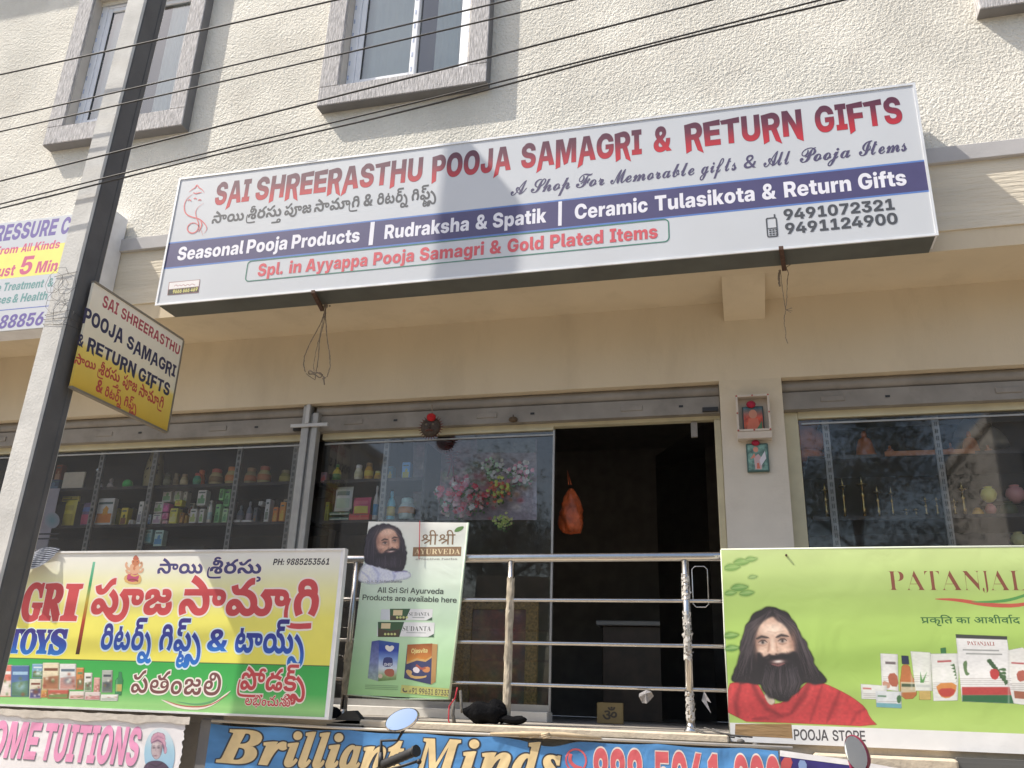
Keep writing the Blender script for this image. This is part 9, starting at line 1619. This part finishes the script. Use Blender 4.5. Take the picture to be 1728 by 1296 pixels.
# orange bag in the doorway
c0 = at(949,846,6.0); OB = thing('orange_bag', c0+Vector((0,0,-.22)), 'orange translucent plastic bag hanging at the left edge of the doorway', 'bag'); n = 26; vs = []; fs = []
prof = [(.012,.17),(.035,.14),(.055,.10),(.07,.05),(.08,0),(.086,-.05),(.088,-.09),(.08,-.13),(.06,-.16),(.0,-.17)]
for (r_, h) in prof:
    for k in range(n): q = k*2*math.pi/n; rr = r_*(1+.14*math.sin(q*5+h*30)+.10*math.sin(q*9-h*50)+rng.uniform(-.06,.06)); vs.append((c0.x+rr*math.cos(q)*1.0, 6.34+rr*math.sin(q)*.8, c0.z+h+rng.uniform(-.008,.008)))
for i in range(len(prof)-1):
    for k in range(n): k2 = (k+1) % n; fs.append((i*n+k, i*n+k2, (i+1)*n+k2, (i+1)*n+k))
obj('bag', MB().add(vs, fs, True), mat('orange_plastic', (.42,.085,.025), .4, var=.5, scale=14, bump=.012, bscale=22), OB); obj('handle_loop', MB().tube([Vector((c0.x-.01,6.28,c0.z+.19)), Vector((c0.x-.02,6.27,c0.z+.3)), Vector((c0.x+.01,6.28,c0.z+.19))], .004, 5), mat('orange_plastic', (.62,.12,.03), .35), OB)

# right window
fr_ = zpx(0,0,4.235,1320,640)
def bell(r, Y, zb, c, label):
    a, b = at(*fr_(r[0],r[3]),Y), at(*fr_(r[2],r[1]),Y); h = b.z-a.z; R = (b.x-a.x)/2; x = (a.x+b.x)/2; T = thing('clay_bell', (x, Y+R, zb), label, 'bell', 'orange clay bells in the right window'); c0 = Vector((x, Y+R, zb)); mt = mat('terracotta_orange', (.50,.15,.04), .6, var=.25, scale=14)
    obj('body', MB().lathe([(R,0),(R*.98,h*.06),(R*.72,h*.22),(R*.6,h*.5),(R*.45,h*.68),(R*.1,h*.76)], c0, 18), mt, T); obj('rim', MB().lathe([(R*1.02,0),(R*1.04,h*.03),(R,h*.06)], c0, 18), mat('terracotta_rim', (.45,.20,.06), .5), T); obj('crown', MB().ball(c0+Vector((0,0,h*.84)), R*.22, R*.22, h*.13, 10, 8), mt, T)
bell((520,365,690,592),6.25,ZR1,None,'clay bell in the middle of the right window between two metal uprights'); bell((735,465,825,575),6.3,ZR1,None,'small clay bell low beside the big one in the right window'); bell((1290,360,1440,570),6.3,ZR1,None,'clay bell with a pale top at the right of the second upright')
bell((1180,430,1250,570),6.4,ZR1,None,'narrow clay bell half behind the second upright'); bell((1440,440,1530,560),6.4,ZR1,None,'clay bell furthest right on the upper shelf of the right window')
T = thing('clay_idol', (at(1358,780,6.25).x, 6.32, ZR1), 'large orange clay idol at the left edge of the right window', 'idol'); c0 = Vector((at(1362,780,6.25).x, 6.34, ZR1)); mt = mat('terracotta_orange', (.50,.15,.04), .6)
obj('base', MB().lathe([(.14,0),(.135,.05),(.11,.07)], c0, 18), mt, T); obj('body', MB().ball(c0+Vector((0,0,.17)), .12, .09, .12, 14, 10).ball(c0+Vector((-.09,-.02,.15)), .05, .05, .08).ball(c0+Vector((.09,-.02,.15)), .05, .05, .08), mt, T)
obj('head', MB().ball(c0+Vector((0,-.01,.33)), .075, .07, .08, 14, 10), mt, T); obj('halo', MB().lathe([(0,-.004),(.11,-.004),(.125,0),(.11,.008),(0,.008)], c0+Vector((0,.08,.34)), 20, 'y'), mt, T)
def lamp(x, y0, y1, label, w=16):
    Y = 6.32; c0 = at(*fr_(x,y1),Y); c0.z = ZR2; h = at(*fr_(x,y0),Y).z-at(*fr_(x,y1),Y).z; T = thing('oil_lamp', c0, label, 'oil lamp', 'brass oil lamps in the right window'); k = w/16
    br = mat('brass_polished', (.62,.47,.20), .25, 1., var=.1)
    obj('stem', MB().lathe([(.012*k,.03),(.009*k,h*.2),(.014*k,h*.24),(.009*k,h*.3),(.008*k,h*.5),(.015*k,h*.54),(.008*k,h*.6),(.007*k,h*.8)], c0, 12), br, T); obj('base', MB().lathe([(.045*k,0),(.045*k,.008),(.02*k,.02),(.012*k,.035)], c0, 16), br, T)
    obj('bowl', MB().lathe([(.01*k,h*.72),(.032*k,h*.77),(.036*k,h*.79),(.03*k,h*.785)], c0, 16), br, T); obj('finial', MB().lathe([(.006*k,h*.78),(.009*k,h*.86),(.004*k,h*.93),(.0,h)], c0, 10), br, T)
for x, y0, y1, lb, w in ((325,740,1012,'tall brass lamp nearest the first metal upright',18), (455,700,1010,'second tall brass lamp right of the first upright',14), (595,690,1010,'brightest tall brass lamp in the row',18), (700,760,1010,'shorter brass lamp after the brightest one',14), (800,770,1008,'thin brass lamp before the gap in the row',11), (895,925,1008,'tiny brass lamp, left of the tiny pair',12), (965,925,1008,'tiny brass lamp, right of the tiny pair',12), (1040,840,1008,'short lamp left of the second upright',13), (1120,840,1008,'short lamp touching the second upright',13), (1245,850,1000,'brass lamp just right of the second upright',13), (1312,720,985,'tall silvery lamp right of the second upright',15)): lamp(x, y0, y1, lb+' in the right window', w)
for (x, y, r, c, lb) in ((1475,825,52,(190,180,90),'pale yellow round pot in the right window'), (1665,822,60,(190,130,130),'dusky pink round pot at the right edge of the window'), (1620,940,58,(70,76,50),'dark olive round pot below the pink one'), (1490,930,36,(180,120,120),'rosy cup under the pale yellow pot'), (1400,960,36,(190,140,60),'golden cup left of the rosy cup'), (1690,1150,52,(190,176,130),'cream pot low at the right edge of the window')):
    c0 = at(*fr_(x,y),6.35); R = r/4.235*6.35/1462*.98; T = thing('round_pot', c0-Vector((0,0,R)), lb, 'pot', 'round pots in the right window')
    obj('body', MB().lathe([(R*.35,-R),(R*.8,-R*.6),(R,0),(R*.8,R*.6),(R*.42,R*.85)], c0, 18), M_(c, rough=.3), T); obj('rim', MB().lathe([(R*.42,R*.83),(R*.55,R*.98),(R*.5,R)], c0, 18), M_(c), T)
obj('pot_riser', MB().box(1.55, 2.05, 6.3, 6.5, ZR2, ZR2+.02).box(1.62, 2.05, 6.34, 6.5, ZR2+.12, ZR2+.14), SHELF, None, 'dark little stand under the round pots in the right window', 'stand')
for (x, y0, y1, lb) in ((1330,280,420,'grey white shape standing in for a building reflection, left in the right window'), (1520,340,480,'grey white shape standing in for a building reflection, right in the right window')):
    c0 = at(*fr_(x,y1),6.55); h = at(*fr_(x,y0),6.55).z-c0.z; T = thing('reflected_figure', c0, lb, 'reflected_shape', 'pale shapes standing in for reflections in the right window')
    obj('reflection_cone', MB().lathe([(.10,0),(.09,h*.3),(.05,h*.75),(.01,h)], c0, 9), M_((120,120,116)), T); obj('cord', MB().tube([c0+Vector((0,0,h)), c0+Vector((0,0,h+.3))], .004, 5), STRING, T)  # pale cone added in place of the building mirrored in the glass

# ------------------------------------------------------------------ the other side of the street (seen only mirrored in the glass)
def tree(x, y, h, cw, n, label, seed):
    r = random.Random(seed); T = thing('street_tree', (x, y, .2), label, 'tree', 'trees across the road'); bark = mat('bark_brown', (.09,.065,.045), .95, var=.3, bump=.02, bscale=14)
    tr = MB(); tr.tube([(x,y,.2),(x+.1,y,1.2),(x-.05,y,h*.5),(x+.1,y,h*.75)], [.16,.13,.10,.05], 8); obj('trunk', tr, bark, T)
    lb_ = MB(); tips = []
    for k in range(11):
        a = r.uniform(0,6.28); l = r.uniform(.5,1)*cw; z0 = h*r.uniform(.3,.7); e = Vector((x+l*math.cos(a), y+l*math.sin(a), z0+r.uniform(.4,1.5))); lb_.tube([(x,y,z0), ((x+e.x)/2, (y+e.y)/2, (z0+e.z)/2+.25), e], [.05,.03,.012], 6); tips.append(e); tips.append(Vector(((x+e.x)/2,(y+e.y)/2,(z0+e.z)/2+.4)))
    obj('limbs', lb_, bark, T); cr = MB()
    for k in range(n):
        p = tips[k % len(tips)]+Vector((r.gauss(0,.42), r.gauss(0,.42), r.gauss(0,.34))); e = Vector((r.uniform(-1,1), r.uniform(-1,1), r.uniform(-.7,.4))).normalized()*r.uniform(.05,.10); s_ = e.cross(Vector((r.uniform(-1,1),r.uniform(-1,1),1))).normalized()*.03; cr.add([p, p+e*.5+s_, p+e, p+e*.5-s_], [(0,1,2,3)])
    obj('crown', cr, mat('leaf_green_dark', (.04,.062,.022), .85, var=.4, scale=3, spec=.15), T)
tree(-5.2, -7.6, 7.6, 2.4, 22000, 'leafy tree across the road, mirrored in the middle shop window', 3)
tree(2.6, -8.2, 9.2, 2.7, 22000, 'leafy tree across the road, mirrored in the right shop window', 5)
OBL = thing('opposite_building', (8.8, -13.5, .2), 'plain pale block across the road, mirrored in the right shop window', 'building'); obj('wall', MB().box(6.6, 14, -18, -12, .2, 8.8), mat('pale_wall_opposite', (.55,.52,.48), .9), OBL)
obj('roof_parapet', MB().box(6.5, 14.1, -18.1, -11.9, 8.8, 9.1), mat('pale_wall_opposite', (.55,.52,.48), .9), OBL)
for x in (7.2, 9.4, 11.6):
    for z in (1.4, 4.4, 6.8): w = obj('window', MB().box(x, x+1.1, -12.02, -11.98, z, z+1.3), mat('window_dark_opposite', (.05,.06,.07), .2), OBL); obj('sill', MB().box(x-.1, x+1.2, -11.98, -11.85, z-.08, z), mat('pale_wall_opposite', (.55,.52,.48), .9), w)
OBM = thing('opposite_building', (-16, -14, .2), 'tall plain block across the road, mirrored in the left shop window', 'building'); obj('wall', MB().box(-30, -13.2, -18, -12.5, .2, 10), mat('pale_wall_opposite', (.55,.52,.48), .9), OBM)
obj('roof_parapet', MB().box(-30.1, -13.1, -18.1, -12.4, 10, 10.3), mat('pale_wall_opposite', (.55,.52,.48), .9), OBM)

# ------------------------------------------------------------------ inside the doorway
CT = thing('shop_counter', (-.75, 8.0, 1.376), 'dim wooden counter deep inside the dark doorway', 'counter'); wd = mat('dark_wood', (.07,.045,.028), .5, var=.3, scale=8)
obj('body', MB().bevbox(-1.2, -.32, 7.8, 8.3, 1.376, 2.15, .006), wd, CT); obj('counter_top', MB().bevbox(-1.25, -.28, 7.75, 8.35, 2.15, 2.19, .006), mat('counter_top_grey', (.3,.29,.28), .3), CT)
# a second row behind the front goods of the left window
for i, (x0, y0, x1, y1, c, c2, lb) in enumerate(((592,470,632,570,(150,90,60),(190,150,90),'brownish box half hidden behind the tall thin white box'), (646,480,684,560,(150,160,170),(90,110,140),'pale blue grey box half hidden behind the second metal upright'), (888,420,934,490,(180,180,170),(150,100,90),'cream box peeping over the white pair of cartons'), (1000,400,1040,480,(170,180,170),(90,130,90),'pale box behind the white squeeze bottle'),
    (1130,400,1170,550,(90,80,84),(120,110,110),'dusky box standing behind the left grey blue bottle'), (1262,450,1300,560,(110,110,116),(150,120,90),'dull grey box between the bottles and the tall white carton'), (1440,400,1482,480,(150,140,120),(110,80,60),'tan box behind the taller orange box'), (548,420,584,540,(120,110,90),(160,140,90),'khaki box behind the tiny grey white box'))):
    carton((x0,y0,x1,y1),6.46,ZS2+(.13 if y1 < 500 else .02),c,c2,lb,.05)
